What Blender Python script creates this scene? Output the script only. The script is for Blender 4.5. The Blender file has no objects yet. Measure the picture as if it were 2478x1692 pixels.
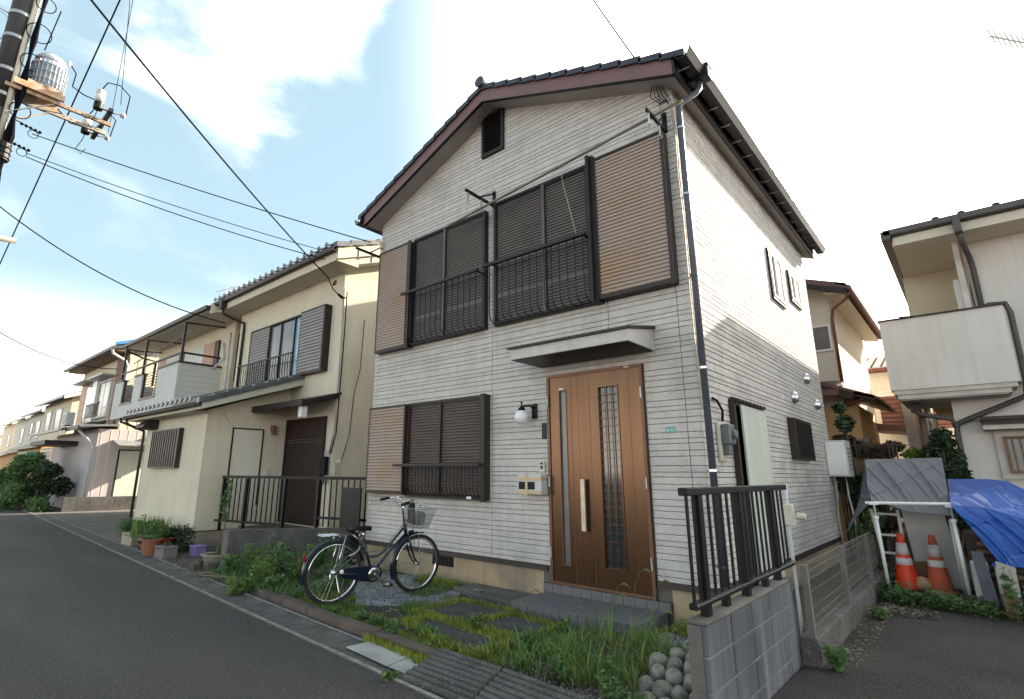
import bpy, math, random
import numpy as np
from mathutils import Vector, Matrix
random.seed(7); RNG = np.random.RandomState(7)
R_ = math.radians
scene = bpy.context.scene
COL = scene.collection

# ------------------------------------------------------------------ camera
FPX, PPX, PPY, IW, IH = 1297.03, 1166.4, 821.6, 2478.0, 1692.0
def cam_rot(yaw, pitch, roll):
    cy, sy, cp, sp = math.cos(yaw), math.sin(yaw), math.cos(pitch), math.sin(pitch)
    fwd = Vector((-sy*cp, cy*cp, sp)); right = Vector((cy, sy, 0)); up = right.cross(fwd)
    r2 = right*math.cos(roll)+up*math.sin(roll); u2 = -right*math.sin(roll)+up*math.cos(roll)
    return r2, u2, -fwd
CR, CU, CB = cam_rot(R_(42.0118), R_(14.1072), R_(.4219))
EYE = Vector((0, 0, 1.42))
cam = bpy.data.cameras.new('camera'); camo = bpy.data.objects.new('camera', cam); COL.objects.link(camo)
cam.sensor_width = 36; cam.lens = FPX/IW*36
cam.shift_x = (IW/2-PPX)/IW; cam.shift_y = -(IH/2-PPY)/IW
cam.clip_start = .05; cam.clip_end = 2000
M3 = Matrix((CR, CU, CB)).transposed()
camo.matrix_world = Matrix.Translation(EYE) @ M3.to_4x4()
scene.camera = camo
def ray(x, y): return CR*((x-PPX)/FPX) - CU*((y-PPY)/FPX) - CB
# measuring helpers: the point of a known plane of the place seen at a pixel of the survey photo
def onx(x, y, X): d = ray(x, y); return EYE+d*(X/d.x)
def ony(x, y, Y): d = ray(x, y); return EYE+d*(Y/d.y)
def onz(x, y, Z=0.): d = ray(x, y); return EYE+d*((Z-EYE.z)/d.z)

# ------------------------------------------------------------------ sky, sun, exposure
SUN_EL, SUN_AZ = R_(25.5), R_(14.5)          # azimuth measured from +Y towards +X
w = bpy.data.worlds.new('World'); scene.world = w; w.use_nodes = True
nt = w.node_tree; nt.nodes.clear()
def wn(t, **k):
    n = nt.nodes.new(t)
    for a, b in k.items(): setattr(n, a, b)
    return n
def wmath(op, a, b=None, clamp=False):
    n = wn('ShaderNodeMath', operation=op, use_clamp=clamp)
    for i, v in enumerate((a, b)):
        if v is None: continue
        if isinstance(v, (int, float)): n.inputs[i].default_value = v
        else: nt.links.new(v, n.inputs[i])
    return n.outputs[0]
sky = wn('ShaderNodeTexSky', sky_type='NISHITA', sun_disc=False)
sky.sun_elevation = SUN_EL; sky.sun_rotation = SUN_AZ; sky.air_density = 1.0; sky.dust_density = 1.2; sky.ozone_density = 1.3
tc = wn('ShaderNodeTexCoord')
def dotdir(d):
    n = wn('ShaderNodeVectorMath', operation='DOT_PRODUCT'); nt.links.new(tc.outputs['Generated'], n.inputs[0]); n.inputs[1].default_value = Vector(d).normalized(); return n.outputs['Value']
sep = wn('ShaderNodeSeparateXYZ'); nt.links.new(tc.outputs['Generated'], sep.inputs[0])
mp = wn('ShaderNodeMapping'); nt.links.new(tc.outputs['Generated'], mp.inputs[0]); mp.inputs['Scale'].default_value = (1., 1., 2.2)
nz = wn('ShaderNodeTexNoise'); nt.links.new(mp.outputs[0], nz.inputs['Vector']); nz.inputs['Scale'].default_value = 1.9; nz.inputs['Detail'].default_value = 7; nz.inputs['Roughness'].default_value = .55; nz.inputs['Distortion'].default_value = .5
nf = nz.outputs['Fac']
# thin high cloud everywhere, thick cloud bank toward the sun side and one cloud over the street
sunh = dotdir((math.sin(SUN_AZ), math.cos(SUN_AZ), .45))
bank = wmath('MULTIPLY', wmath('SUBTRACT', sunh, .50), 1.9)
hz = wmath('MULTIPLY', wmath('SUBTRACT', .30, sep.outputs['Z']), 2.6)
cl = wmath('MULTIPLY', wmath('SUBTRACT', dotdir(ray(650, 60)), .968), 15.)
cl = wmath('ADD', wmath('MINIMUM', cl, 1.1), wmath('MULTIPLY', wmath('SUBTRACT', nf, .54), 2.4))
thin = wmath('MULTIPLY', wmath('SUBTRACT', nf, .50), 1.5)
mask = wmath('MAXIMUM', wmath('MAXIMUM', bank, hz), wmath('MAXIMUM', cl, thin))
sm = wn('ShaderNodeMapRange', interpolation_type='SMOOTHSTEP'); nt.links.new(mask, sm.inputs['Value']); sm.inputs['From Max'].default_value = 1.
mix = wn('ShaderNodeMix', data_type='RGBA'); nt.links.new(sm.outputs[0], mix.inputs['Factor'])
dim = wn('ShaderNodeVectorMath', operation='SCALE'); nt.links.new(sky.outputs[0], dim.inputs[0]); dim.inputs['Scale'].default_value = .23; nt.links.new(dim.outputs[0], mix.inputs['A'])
mix.inputs['B'].default_value = (13.5, 12.1, 10.5, 1)  # cloud colour set far past white to add fill light
# pale high haze over the blue
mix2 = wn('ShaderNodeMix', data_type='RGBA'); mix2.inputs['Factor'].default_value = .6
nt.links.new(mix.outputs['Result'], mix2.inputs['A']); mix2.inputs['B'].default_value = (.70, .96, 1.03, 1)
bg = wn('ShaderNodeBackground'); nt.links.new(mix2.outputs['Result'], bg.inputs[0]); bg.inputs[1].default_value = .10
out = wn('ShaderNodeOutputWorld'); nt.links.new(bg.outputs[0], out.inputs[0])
sl = bpy.data.lights.new('sun', 'SUN'); sl.energy = 2.0; sl.angle = R_(.5); sl.color = (1, .86, .68)
so = bpy.data.objects.new('sun', sl); COL.objects.link(so)
sd = Vector((math.sin(SUN_AZ)*math.cos(SUN_EL), math.cos(SUN_AZ)*math.cos(SUN_EL), math.sin(SUN_EL)))
so.rotation_euler = sd.to_track_quat('Z', 'Y').to_euler(); so.location = (20, 60, 40)
vs = scene.view_settings; vs.view_transform = 'Standard'; vs.look = 'None'; vs.exposure = 3.45; vs.gamma = 1; vs.use_curve_mapping = False

# ------------------------------------------------------------------ materials
def mat(name, c1, c2=None, scale=4., rough=.75, bump=0., bscale=60., metal=0., spec=.4, streak=0., speck=0., rand=0., trans=0., stretch=None, dirt=None, dscale=1.3):
    m = bpy.data.materials.new(name); m.use_nodes = True; t = m.node_tree; N = t.nodes; L = t.links
    b = N['Principled BSDF']; b.inputs['Roughness'].default_value = rough; b.inputs['Metallic'].default_value = metal
    b.inputs['Specular IOR Level'].default_value = spec
    tcn = N.new('ShaderNodeTexCoord'); mpn = N.new('ShaderNodeMapping'); L.new(tcn.outputs['Object'], mpn.inputs[0])
    if stretch: mpn.inputs['Scale'].default_value = stretch
    def noise(s, det=5, vec=mpn.outputs[0]):
        n = N.new('ShaderNodeTexNoise'); L.new(vec, n.inputs['Vector']); n.inputs['Scale'].default_value = s; n.inputs['Detail'].default_value = det; return n.outputs['Fac']
    def ramp(f, lo, hi):
        r = N.new('ShaderNodeMapRange'); L.new(f, r.inputs['Value']); r.inputs['From Min'].default_value = lo; r.inputs['From Max'].default_value = hi; return r.outputs[0]
    def mixc(f, a, bb, mode='MIX'):
        n = N.new('ShaderNodeMix'); n.data_type = 'RGBA'; n.blend_type = mode
        if isinstance(f, float): n.inputs['Factor'].default_value = f
        else: L.new(f, n.inputs['Factor'])
        for s, v in (('A', a), ('B', bb)):
            if isinstance(v, tuple): n.inputs[s].default_value = (*v, 1)
            else: L.new(v, n.inputs[s])
        return n.outputs['Result']
    if c2 is None: c2 = tuple(v*.8 for v in c1)
    col = mixc(ramp(noise(scale), .35, .65), tuple(c1), tuple(c2))
    if dirt: col = mixc(ramp(noise(dscale, 8), .52, .72), col, tuple(dirt))
    if streak:
        ms = N.new('ShaderNodeMapping'); L.new(tcn.outputs['Object'], ms.inputs[0]); ms.inputs['Scale'].default_value = (9, 9, .5)
        f = ramp(noise(1.5, 6, ms.outputs[0]), .45, .75); g = N.new('ShaderNodeMath'); g.operation = 'MULTIPLY'; L.new(f, g.inputs[0]); g.inputs[1].default_value = streak
        col = mixc(g.outputs[0], col, tuple(v*.35 for v in c1))
    if speck:
        f = ramp(noise(85, 3), .56, .70); g = N.new('ShaderNodeMath'); g.operation = 'MULTIPLY'; L.new(f, g.inputs[0]); g.inputs[1].default_value = speck
        col = mixc(g.outputs[0], col, tuple(min(1, v*3.2+.02) for v in c1))
    if rand:
        ge = N.new('ShaderNodeNewGeometry'); r = N.new('ShaderNodeMapRange'); L.new(ge.outputs['Random Per Island'], r.inputs['Value']); r.inputs['To Min'].default_value = 1-rand; r.inputs['To Max'].default_value = 1+rand
        vm = N.new('ShaderNodeVectorMath'); vm.operation = 'SCALE'; L.new(col, vm.inputs[0]); L.new(r.outputs[0], vm.inputs['Scale']); col = vm.outputs[0]
    L.new(col, b.inputs['Base Color'])
    if bump:
        bn = N.new('ShaderNodeBump'); bn.inputs['Strength'].default_value = min(1, bump); bn.inputs['Distance'].default_value = .01*max(1, bump)
        L.new(noise(bscale, 4), bn.inputs['Height']); L.new(bn.outputs[0], b.inputs['Normal'])
    if trans:
        tr = N.new('ShaderNodeBsdfTranslucent'); L.new(col, tr.inputs[0]); ms_ = N.new('ShaderNodeMixShader'); ms_.inputs[0].default_value = trans
        o = N['Material Output']; L.new(b.outputs[0], ms_.inputs[1]); L.new(tr.outputs[0], ms_.inputs[2]); L.new(ms_.outputs[0], o.inputs[0])
    return m
def glassy(name, c, rough=.08): return mat(name, c, tuple(v*.8 for v in c), rough=rough, spec=.8, scale=1.)
M = dict(
 siding=mat('siding', (.54,.51,.48), (.485,.455,.43), scale=7, rough=.85, bump=1.2, bscale=42, streak=.16, stretch=(1, 1, 1.3), rand=.07, dirt=(.40,.385,.365)),
 core=mat('wall_core', (.13,.12,.11), rough=.9),
 found=mat('foundation_paint', (.40,.30,.195), (.34,.26,.165), scale=2, rough=.85, bump=.25, bscale=35, streak=.35, dirt=(.20,.17,.14)),
 brown=mat('brown_metal', (.035,.025,.022), (.028,.02,.018), rough=.5, spec=.3),
 bronze=mat('dark_bronze', (.022,.019,.019), (.017,.015,.015), rough=.45, metal=.1, spec=.3),
 maroon=mat('maroon_fascia', (.16,.085,.085), (.14,.075,.075), rough=.5, scale=2),
 tile=mat('roof_tile', (.04,.042,.062), (.028,.03,.046), rough=.45, rand=.2, bump=.2),
 tile_grey=mat('grey_kawara', (.12,.125,.14), (.08,.085,.095), rough=.4, rand=.25, bump=.2, dirt=(.05,.05,.05)),
 tile_red=mat('red_brown_tile', (.16,.085,.07), (.11,.06,.05), rough=.6, rand=.2, bump=.2),
 soffit=mat('soffit_board', (.36,.33,.30), (.31,.285,.26), rough=.8, scale=3),
 black=mat('black_aluminium', (.004,.004,.005), (.006,.006,.007), rough=.42, spec=.22),
 shutter_tan=mat('tan_shutter', (.33,.26,.22), (.30,.235,.20), rough=.55, scale=2, dirt=(.33,.22,.13), dscale=2),
 shutter_dark=mat('dark_shutter', (.105,.094,.088), (.09,.08,.076), rough=.6, spec=.3),
 shutter_low=mat('brown_shutter', (.105,.08,.073), (.088,.067,.06), rough=.6, spec=.3),
 door=mat('bronze_door', (.115,.062,.034), (.10,.052,.028), rough=.22, metal=.7, scale=1.5, stretch=(6, 6, .4), bump=.05),
 door_edge=mat('door_frame', (.16,.075,.045), rough=.4, metal=.3),
 glass=glassy('window_glass', (.03,.035,.04)), glass_blue=glassy('sky_glass', (.25,.42,.55)),
 frost=mat('frosted_glass', (.12,.12,.125), (.09,.09,.095), rough=.25, spec=.7), curtain=mat('curtain_glass', (.17,.16,.16), (.12,.115,.115), rough=.12, spec=.8, stretch=(12,12,.2)),
 white=mat('white_paint', (.75,.75,.74), (.68,.68,.67), rough=.4), globe=mat('lamp_globe', (.78,.76,.8), (.72,.7,.74), rough=.2, spec=.6),
 silver=mat('silver_metal', (.6,.6,.62), (.5,.5,.52), rough=.25, metal=.9), steel=mat('galvanised', (.42,.43,.44), (.32,.33,.33), rough=.4, metal=.6, bump=.1),
 dpipe=mat('blue_grey_pipe', (.07,.075,.10), (.055,.06,.08), rough=.4), steptile=mat('grey_step_tile', (.15,.14,.145), (.125,.117,.122), rough=.7, rand=.12, bump=.2, bscale=90),
 grout=mat('grout', (.07,.07,.07), rough=.9),
 asphalt=mat('asphalt', (.062,.056,.054), (.043,.040,.039), scale=.55, rough=.85, bump=1.0, bscale=190, speck=.75, spec=.3, dirt=(.068,.063,.059), dscale=.9, stretch=(.45,1.3,1)),
 asphalt_old=mat('old_asphalt', (.05,.046,.043), (.026,.024,.023), scale=.8, rough=.9, bump=1.0, bscale=130, speck=.7, dirt=(.03,.028,.027), spec=.2),
 concrete=mat('grey_concrete', (.13,.12,.11), (.085,.078,.072), scale=3, rough=.9, bump=.5, bscale=80, dirt=(.085,.08,.072), speck=.15),
 concrete_dk=mat('dark_concrete', (.085,.082,.078), (.055,.052,.05), scale=5, rough=.92, bump=.9, bscale=120, speck=.5, dirt=(.04,.04,.038)),
 concrete_lt=mat('pale_concrete', (.36,.36,.35), (.27,.27,.265), scale=3, rough=.85, bump=.3, dirt=(.2,.2,.19)),
 concrete_red=mat('reddish_kerb', (.115,.085,.07), (.08,.062,.054), scale=6, rough=.9, bump=.6, dirt=(.06,.05,.045)),
 block=mat('concrete_block', (.155,.165,.185), (.085,.09,.105), scale=3.5, rough=.9, bump=.6, bscale=110, streak=.75, dirt=(.045,.045,.05), stretch=(2, 2, .35)),
 block_end=mat('block_cap', (.16,.145,.13), (.09,.08,.075), rough=.92, bump=.7, dirt=(.06,.05,.045)), mortar=mat('mortar', (.30,.30,.31), (.18,.18,.19), rough=.9),
 soil=mat('soil', (.075,.060,.045), (.045,.036,.028), scale=9, rough=1, bump=1., bscale=70, dirt=(.06,.065,.03)),
 gravel=mat('gravel_stone', (.30,.30,.31), (.20,.20,.21), rough=.85, rand=.45), gravel_dk=mat('dark_pebble', (.13,.115,.10), (.09,.08,.07), rough=.85, rand=.6),
 moss=mat('moss', (.28,.30,.05), (.18,.23,.04), scale=6, rough=.95, rand=.35, trans=.3), grass=mat('grass', (.10,.18,.045), (.16,.22,.06), scale=4, rough=.7, rand=.4, trans=.35),
 weed=mat('weed_leaf', (.08,.16,.05), (.12,.20,.065), scale=4, rough=.6, rand=.45, trans=.3), weed_dk=mat('dark_leaf', (.022,.045,.018), (.035,.06,.02), rough=.5, rand=.5, trans=.2),
 leaf_red=mat('maple_leaf', (.10,.045,.028), (.055,.055,.025), scale=3, rough=.6, rand=.5, trans=.35), leaf_yel=mat('bright_leaf', (.20,.28,.05), (.12,.2,.04), rough=.6, rand=.4, trans=.5),
 dry_grass=mat('dry_grass', (.26,.22,.11), (.19,.16,.08), rough=.9, rand=.4, trans=.2), dry=mat('dry_twig', (.16,.13,.085), (.10,.085,.055), rough=.9, rand=.4), bark=mat('bark', (.09,.07,.055), (.06,.045,.035), rough=.9, bump=.6),
 seed=mat('foxtail_seed', (.16,.2,.07), (.12,.16,.05), rough=.8, rand=.3, trans=.3),
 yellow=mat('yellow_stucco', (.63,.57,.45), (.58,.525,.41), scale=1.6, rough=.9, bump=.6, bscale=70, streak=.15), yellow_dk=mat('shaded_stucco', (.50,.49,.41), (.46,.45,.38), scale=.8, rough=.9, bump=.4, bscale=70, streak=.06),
 yfound=mat('stone_base', (.34,.28,.21), (.25,.20,.155), rough=.9, bump=.6, streak=.25),
 cream=mat('cream_stucco', (.62,.55,.42), (.58,.51,.39), scale=1, rough=.9, bump=.3), cream_lt=mat('pale_stucco', (.66,.61,.52), (.62,.57,.49), scale=.7, rough=.9, bump=.3, streak=.05),
 orange_st=mat('orange_stucco', (.52,.34,.17), (.47,.30,.15), rough=.9, bump=.3),
 whitewall=mat('white_siding', (.55,.555,.53), (.50,.505,.485), scale=1.5, rough=.85, bump=.3, streak=.06), pinkwall=mat('pinkish_siding', (.45,.41,.41), (.40,.365,.365), scale=1, rough=.8, streak=.1),
 greywall=mat('grey_stucco', (.62,.585,.55), (.585,.555,.52), scale=1.7, rough=.9, bump=.3, streak=.13), trim_lt=mat('light_trim', (.56,.53,.49), rough=.7),
 wood=mat('brown_wood', (.20,.11,.06), (.14,.075,.04), rough=.6, stretch=(1,1,9), scale=6), wood_dk=mat('dark_wood', (.028,.015,.013), (.02,.011,.010), rough=.55, stretch=(8,8,.6)),
 wood_lt=mat('raw_timber', (.42,.29,.17), (.34,.23,.13), rough=.7, stretch=(1,8,8)), panel_pink=mat('orange_panel', (.48,.29,.2), (.44,.26,.18), rough=.6), redpipe=mat('red_brown_pipe', (.19,.07,.055), rough=.5), red_siding=mat('red_siding', (.20,.085,.07), (.15,.06,.05), rough=.7),
 blue_roof=mat('blue_roof', (.05,.19,.42), (.04,.15,.36), rough=.5), metal_roof=mat('dull_metal', (.26,.27,.29), (.2,.21,.22), rough=.4, metal=.5),
 tan=mat('beige_plastic', (.50,.47,.39), (.45,.42,.35), rough=.5), grey_pl=mat('grey_plastic', (.12,.14,.15), rough=.35), ltgrey=mat('light_grey_metal', (.52,.52,.51), (.46,.46,.455), rough=.45), door_panel=mat('pale_green_board', (.50,.53,.47), (.44,.47,.42), rough=.7, streak=.15, stretch=(3,3,.3)),
 teal=mat('address_green', (.09,.32,.29), rough=.4), lettering=mat('white_lettering', (.75,.8,.78), rough=.5), tape=mat('brown_tape', (.52,.40,.24), (.46,.34,.2), rough=.35), blk_pl=mat('black_plastic', (.005,.005,.006), (.009,.009,.010), rough=.5, spec=.2), rubber=mat('tyre_rubber', (.02,.02,.021), rough=.75),
 navy=mat('navy_paint', (.006,.011,.03), (.005,.009,.025), rough=.25, spec=.6), chrome=mat('chrome', (.7,.7,.7), (.62,.62,.62), rough=.12, metal=1.), red=mat('red_reflector', (.25,.012,.01), rough=.2), cone_r=mat('orange_cone', (.72,.055,.012), (.62,.045,.012), rough=.45, dirt=(.4,.06,.02)), cone_d=mat('faded_cone', (.48,.10,.045), (.38,.08,.04), rough=.7, dirt=(.3,.14,.1)),
 cone_w=mat('cone_band', (.66,.63,.62), (.55,.52,.51), rough=.4, dirt=(.32,.3,.28), dscale=9), tarp_g=mat('grey_tarp', (.115,.12,.145), (.10,.105,.125), rough=.6, bump=.15, bscale=25), tarp_b=mat('blue_tarp', (.010,.085,.40), (.008,.07,.34), rough=.32, bump=.2, bscale=20, spec=.6),
 cable=mat('cable_black', (.005,.005,.008), rough=.9, spec=.05), cable_lt=mat('cable_beige', (.42,.38,.32), rough=.6), pole=mat('pole_concrete', (.12,.115,.11), (.08,.075,.07), rough=.85, bump=.4, dirt=(.05,.045,.045)), pole_sleeve=mat('pole_sleeve', (.035,.035,.037), rough=.6), rust=mat('rusty_steel', (.33,.20,.11), (.42,.33,.25), rough=.8, scale=9, dirt=(.22,.08,.03), dscale=6), porcelain=mat('porcelain', (.62,.60,.58), rough=.25), trafo=mat('transformer_steel', (.42,.45,.49), (.36,.39,.43), rough=.4, metal=.3), bamboo=mat('beige_pole', (.20,.18,.14), (.14,.125,.10), rough=.5), pipe_grey=mat('grey_brown_pipe', (.085,.075,.072), rough=.5),
 terracotta=mat('terracotta', (.26,.10,.055), (.20,.08,.045), rough=.85, dirt=(.22,.12,.08)), pot_cream=mat('glazed_pot', (.30,.27,.2), (.22,.2,.15), rough=.5), pot_grey=mat('grey_planter', (.17,.15,.15), rough=.7), lilac=mat('lilac_planter', (.2,.16,.36), rough=.5), stone=mat('rough_stone', (.24,.225,.195), (.13,.125,.105), scale=14, rough=.95, bump=1., bscale=50, dirt=(.1,.1,.06)),
 plastic_w=mat('milky_plastic', (.5,.53,.56), rough=.4), signboard=mat('weathered_board', (.38,.37,.33), (.3,.29,.26), rough=.8), ink=mat('ink', (.03,.03,.035), rough=.8), bag=mat('black_bag', (.015,.015,.018), rough=.4), bag2=mat('clear_bag', (.20,.20,.22), (.15,.15,.17), rough=.3), slat_grey=mat('grey_slats', (.24,.235,.225), (.20,.195,.19), rough=.5), bar_brown=mat('brown_bars', (.10,.065,.055), rough=.5), handle_m=mat('pale_handle', (.55,.46,.37), (.46,.38,.3), rough=.35, metal=.3, stretch=(1,1,6)), fence_grey=mat('fence_grey', (.15,.14,.13), (.11,.10,.095), rough=.6), edge_line=mat('worn_edge_line', (.27,.26,.245), (.15,.145,.14), scale=14, rough=.9, bump=.5, dirt=(.10,.095,.09), dscale=8), gutter_c=mat('gutter_concrete', (.115,.105,.10), (.075,.07,.066), scale=5, rough=.92, bump=.8, bscale=110, speck=.35, dirt=(.055,.05,.045)), mullion=mat('mullion', (.10,.092,.10), rough=.35, metal=.3),
)

# ------------------------------------------------------------------ mesh tools
ORG = {}
class MB:
    def __init__(s): s.v = []; s.f = []; s.sm = False
    def add(s, vs, fs): n = len(s.v); s.v += [tuple(v) for v in vs]; s.f += [tuple(i+n for i in f) for f in fs]; return s
    def box(s, x0, x1, y0, y1, z0, z1):
        x0, x1 = sorted((x0, x1)); y0, y1 = sorted((y0, y1)); z0, z1 = sorted((z0, z1))
        return s.add([(x0,y0,z0),(x1,y0,z0),(x1,y1,z0),(x0,y1,z0),(x0,y0,z1),(x1,y0,z1),(x1,y1,z1),(x0,y1,z1)], [(0,3,2,1),(4,5,6,7),(0,1,5,4),(1,2,6,5),(2,3,7,6),(3,0,4,7)])
    def prism(s, poly, ext):                 # poly: 3-D points in order, ext: extrusion vector
        n = len(poly); e = Vector(ext); P = [Vector(p) for p in poly]
        nrm = sum(((P[i].cross(P[(i+1) % n])) for i in range(n)), Vector())
        if nrm.dot(e) > 0: P = P[::-1]
        return s.add([*P, *[p+e for p in P]], [tuple(range(n)), tuple(range(2*n-1, n-1, -1))]+[(i, i+n, (i+1) % n+n, (i+1) % n) for i in range(n)])
    def bar(s, a, b, w, h=None, up=(0,0,1)):  # rectangular bar between two points
        a = Vector(a); b = Vector(b); h = h or w; d = (b-a).normalized(); u = Vector(up)
        if abs(d.dot(u)) > .95: u = Vector((0,1,0))
        r = d.cross(u).normalized(); u = r.cross(d)
        q = [a+r*(i*w/2)+u*(j*h/2) for i, j in ((-1,-1),(1,-1),(1,1),(-1,1))]
        return s.prism(q, b-a)
    def tube(s, pts, r, n=8, cap=True):
        P = [Vector(p) for p in pts]; m = len(P); R = r if isinstance(r, (list, tuple)) else [r]*m
        vs = []; u = None
        for i, p in enumerate(P):
            d = (P[min(i+1, m-1)]-P[max(i-1, 0)])
            if d.length < 1e-9: d = Vector((0,0,1))
            d.normalize()
            if u is None: u = d.orthogonal().normalized()
            u = (u-d*u.dot(d)); u = u.normalized() if u.length > 1e-6 else d.orthogonal().normalized(); w_ = d.cross(u)
            vs += [p+(u*math.cos(t)+w_*math.sin(t))*R[i] for t in [2*math.pi*k/n for k in range(n)]]
        fs = [(i*n+k, i*n+(k+1) % n, (i+1)*n+(k+1) % n, (i+1)*n+k) for i in range(m-1) for k in range(n)]
        if cap: fs += [tuple(range(n))[::-1], tuple(range((m-1)*n, m*n))]
        return s.add(vs, fs)
    def lathe(s, prof, c=(0,0,0), n=16, axis='z'):
        vs = []; c = Vector(c)
        for r, h in prof:
            for k in range(n):
                t = 2*math.pi*k/n; a, b = r*math.cos(t), r*math.sin(t)
                vs.append(c+Vector({'z': (a, b, h), 'x': (h, a, b), 'y': (b, h, a)}[axis]))
        m = len(prof)
        fs = [(i*n+k, i*n+(k+1) % n, (i+1)*n+(k+1) % n, (i+1)*n+k) for i in range(m-1) for k in range(n)]
        if prof[0][0] > 1e-5: fs.append(tuple(range(n))[::-1])
        if prof[-1][0] > 1e-5: fs.append(tuple(range((m-1)*n, m*n)))
        return s.add(vs, fs)
    def torus(s, c, R, r, ax, n=40, m=8, sx=1.):   # ax = two in-plane unit axes
        a, b = Vector(ax[0]), Vector(ax[1]); nn = a.cross(b); c = Vector(c); vs = []
        for i in range(n):
            t = 2*math.pi*i/n; d = a*math.cos(t)+b*math.sin(t)
            for j in range(m):
                q = 2*math.pi*j/m; vs.append(c+d*(R+r*math.cos(q))+nn*(r*sx*math.sin(q)))
        return s.add(vs, [(i*m+j, ((i+1) % n)*m+j, ((i+1) % n)*m+(j+1) % m, i*m+(j+1) % m) for i in range(n) for j in range(m)])
    def quad(s, a, b, c, d): return s.add([a, b, c, d], [(0,1,2,3)])
    def mesh(s, name, m, org=(0,0,0), smooth=False):
        me = bpy.data.meshes.new(name); o = Vector(org)
        me.from_pydata([Vector(v)-o for v in s.v], [], s.f); me.materials.append(M[m])
        if smooth or s.sm: me.polygons.foreach_set('use_smooth', [True]*len(me.polygons))
        me.update(); return me
    def build(s, name, m, parent=None, smooth=False, bevel=0, stuff=False, label=None):
        org = ORG.get(parent.name, Vector()) if parent else Vector()
        ob = bpy.data.objects.new(name, s.mesh(name, m, org, smooth)); COL.objects.link(ob)
        if parent: ob.parent = parent; ORG[ob.name] = org
        if bevel: b = ob.modifiers.new('bevel', 'BEVEL'); b.width = bevel; b.segments = 2; b.limit_method = 'ANGLE'
        if stuff: ob['kind'] = 'stuff'
        if label: ob['label'] = label
        return ob
    def thing(s, name, m, label, cat, group=None, smooth=False, bevel=0, org=None):   # a thing that is one mesh
        o = Vector(org) if org else Vector((sum(v[0] for v in s.v)/len(s.v), sum(v[1] for v in s.v)/len(s.v), min(v[2] for v in s.v)))
        ob = bpy.data.objects.new(name, s.mesh(name, m, o, smooth)); ob.location = o; COL.objects.link(ob); ORG[ob.name] = o
        if bevel: b = ob.modifiers.new('bevel', 'BEVEL'); b.width = bevel; b.segments = 2; b.limit_method = 'ANGLE'
        ob['label'] = label; ob['category'] = cat
        if group: ob['group'] = group
        return ob
def thing(name, label, cat, org=(0,0,0), group=None):
    o = bpy.data.objects.new(name, None); o.empty_display_size = .2; o.location = org; COL.objects.link(o)
    ORG[o.name] = Vector(org); o['label'] = label; o['category'] = cat
    if group: o['group'] = group
    return o
def struct(name, mb, m, z=0, kind='structure', **k):
    ob = mb.build(name, m, **k); ob['kind'] = kind; return ob
def inst(name, me, parent, loc, rot=(0,0,0), scale=(1,1,1)):   # loc in the frame of the place
    ob = bpy.data.objects.new(name, me); COL.objects.link(ob); org = ORG.get(parent.name, Vector()) if parent else Vector()
    ob.parent = parent; ob.location = Vector(loc)-org; ob.rotation_euler = rot; ob.scale = scale
    if parent: ORG[ob.name] = org
    return ob
def copy_tree(o, parent=None):
    c = o.copy(); COL.objects.link(c); c.parent = parent
    for ch in list(o.children): copy_tree(ch, c)
    return c
def fast_mesh(name, V, F, m, stuff=True, parent=None, smooth=False):     # numpy arrays, F all triangles or quads
    me = bpy.data.meshes.new(name); V = np.asarray(V, dtype=np.float32); F = np.asarray(F, dtype=np.int32)
    if parent is not None: V = V-np.array(ORG.get(parent.name, Vector()), dtype=np.float32)
    k = F.shape[1]; me.vertices.add(len(V)); me.vertices.foreach_set('co', V.ravel()); me.loops.add(F.size); me.loops.foreach_set('vertex_index', F.ravel())
    me.polygons.add(len(F)); me.polygons.foreach_set('loop_start', np.arange(0, F.size, k, dtype=np.int32)); me.materials.append(M[m])
    if smooth: me.polygons.foreach_set('use_smooth', np.ones(len(F), dtype=bool))
    me.update(calc_edges=True); me.validate()
    ob = bpy.data.objects.new(name, me); COL.objects.link(ob)
    if parent is not None: ob.parent = parent; ORG[ob.name] = ORG.get(parent.name, Vector())
    elif stuff: ob['kind'] = 'stuff'
    return ob
def text_mb(body, size, m, name, parent, loc, rot, depth=.001, bold=0., label=None):
    cu = bpy.data.curves.new(name, 'FONT'); cu.body = body; cu.size = size; cu.extrude = depth; cu.offset = bold; cu.align_x = 'CENTER'; cu.align_y = 'CENTER'
    t = bpy.data.objects.new('tmp', cu); COL.objects.link(t); dg = bpy.context.evaluated_depsgraph_get()
    me = bpy.data.meshes.new_from_object(t.evaluated_get(dg)); bpy.data.objects.remove(t); me.materials.clear(); me.materials.append(M[m])
    ob = inst(name, me, parent, loc, rot); return ob

# ================================================================== GROUND
EDGE0, EDGEK = 2.55, -.0587                  # street edge: y = EDGE0 + EDGEK*x
def ey(x): return EDGE0+EDGEK*x
def strip(name, m, xs, off0, off1, z0, z1):  # strip of the street that follows its edge, offsets towards the houses
    b = MB(); q = [(x, ey(x)+off0) for x in xs]; r = [(x, ey(x)+off1) for x in reversed(xs)]
    b.prism([(x, y, z0) for x, y in q+r], (0, 0, z1-z0)); return struct(name, b, m)
g = MB(); g.add([(-900,-900,-.06),(900,-900,-.06),(900,900,-.06),(-900,900,-.06)], [(0,1,2,3)]); struct('ground', g, 'soil')
strip('road', 'asphalt', [9, -90], -2.9, 0, -.05, .0)
strip('far_verge', 'asphalt_old', [9, -90], -9, -2.9, -.05, -.004)
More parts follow.
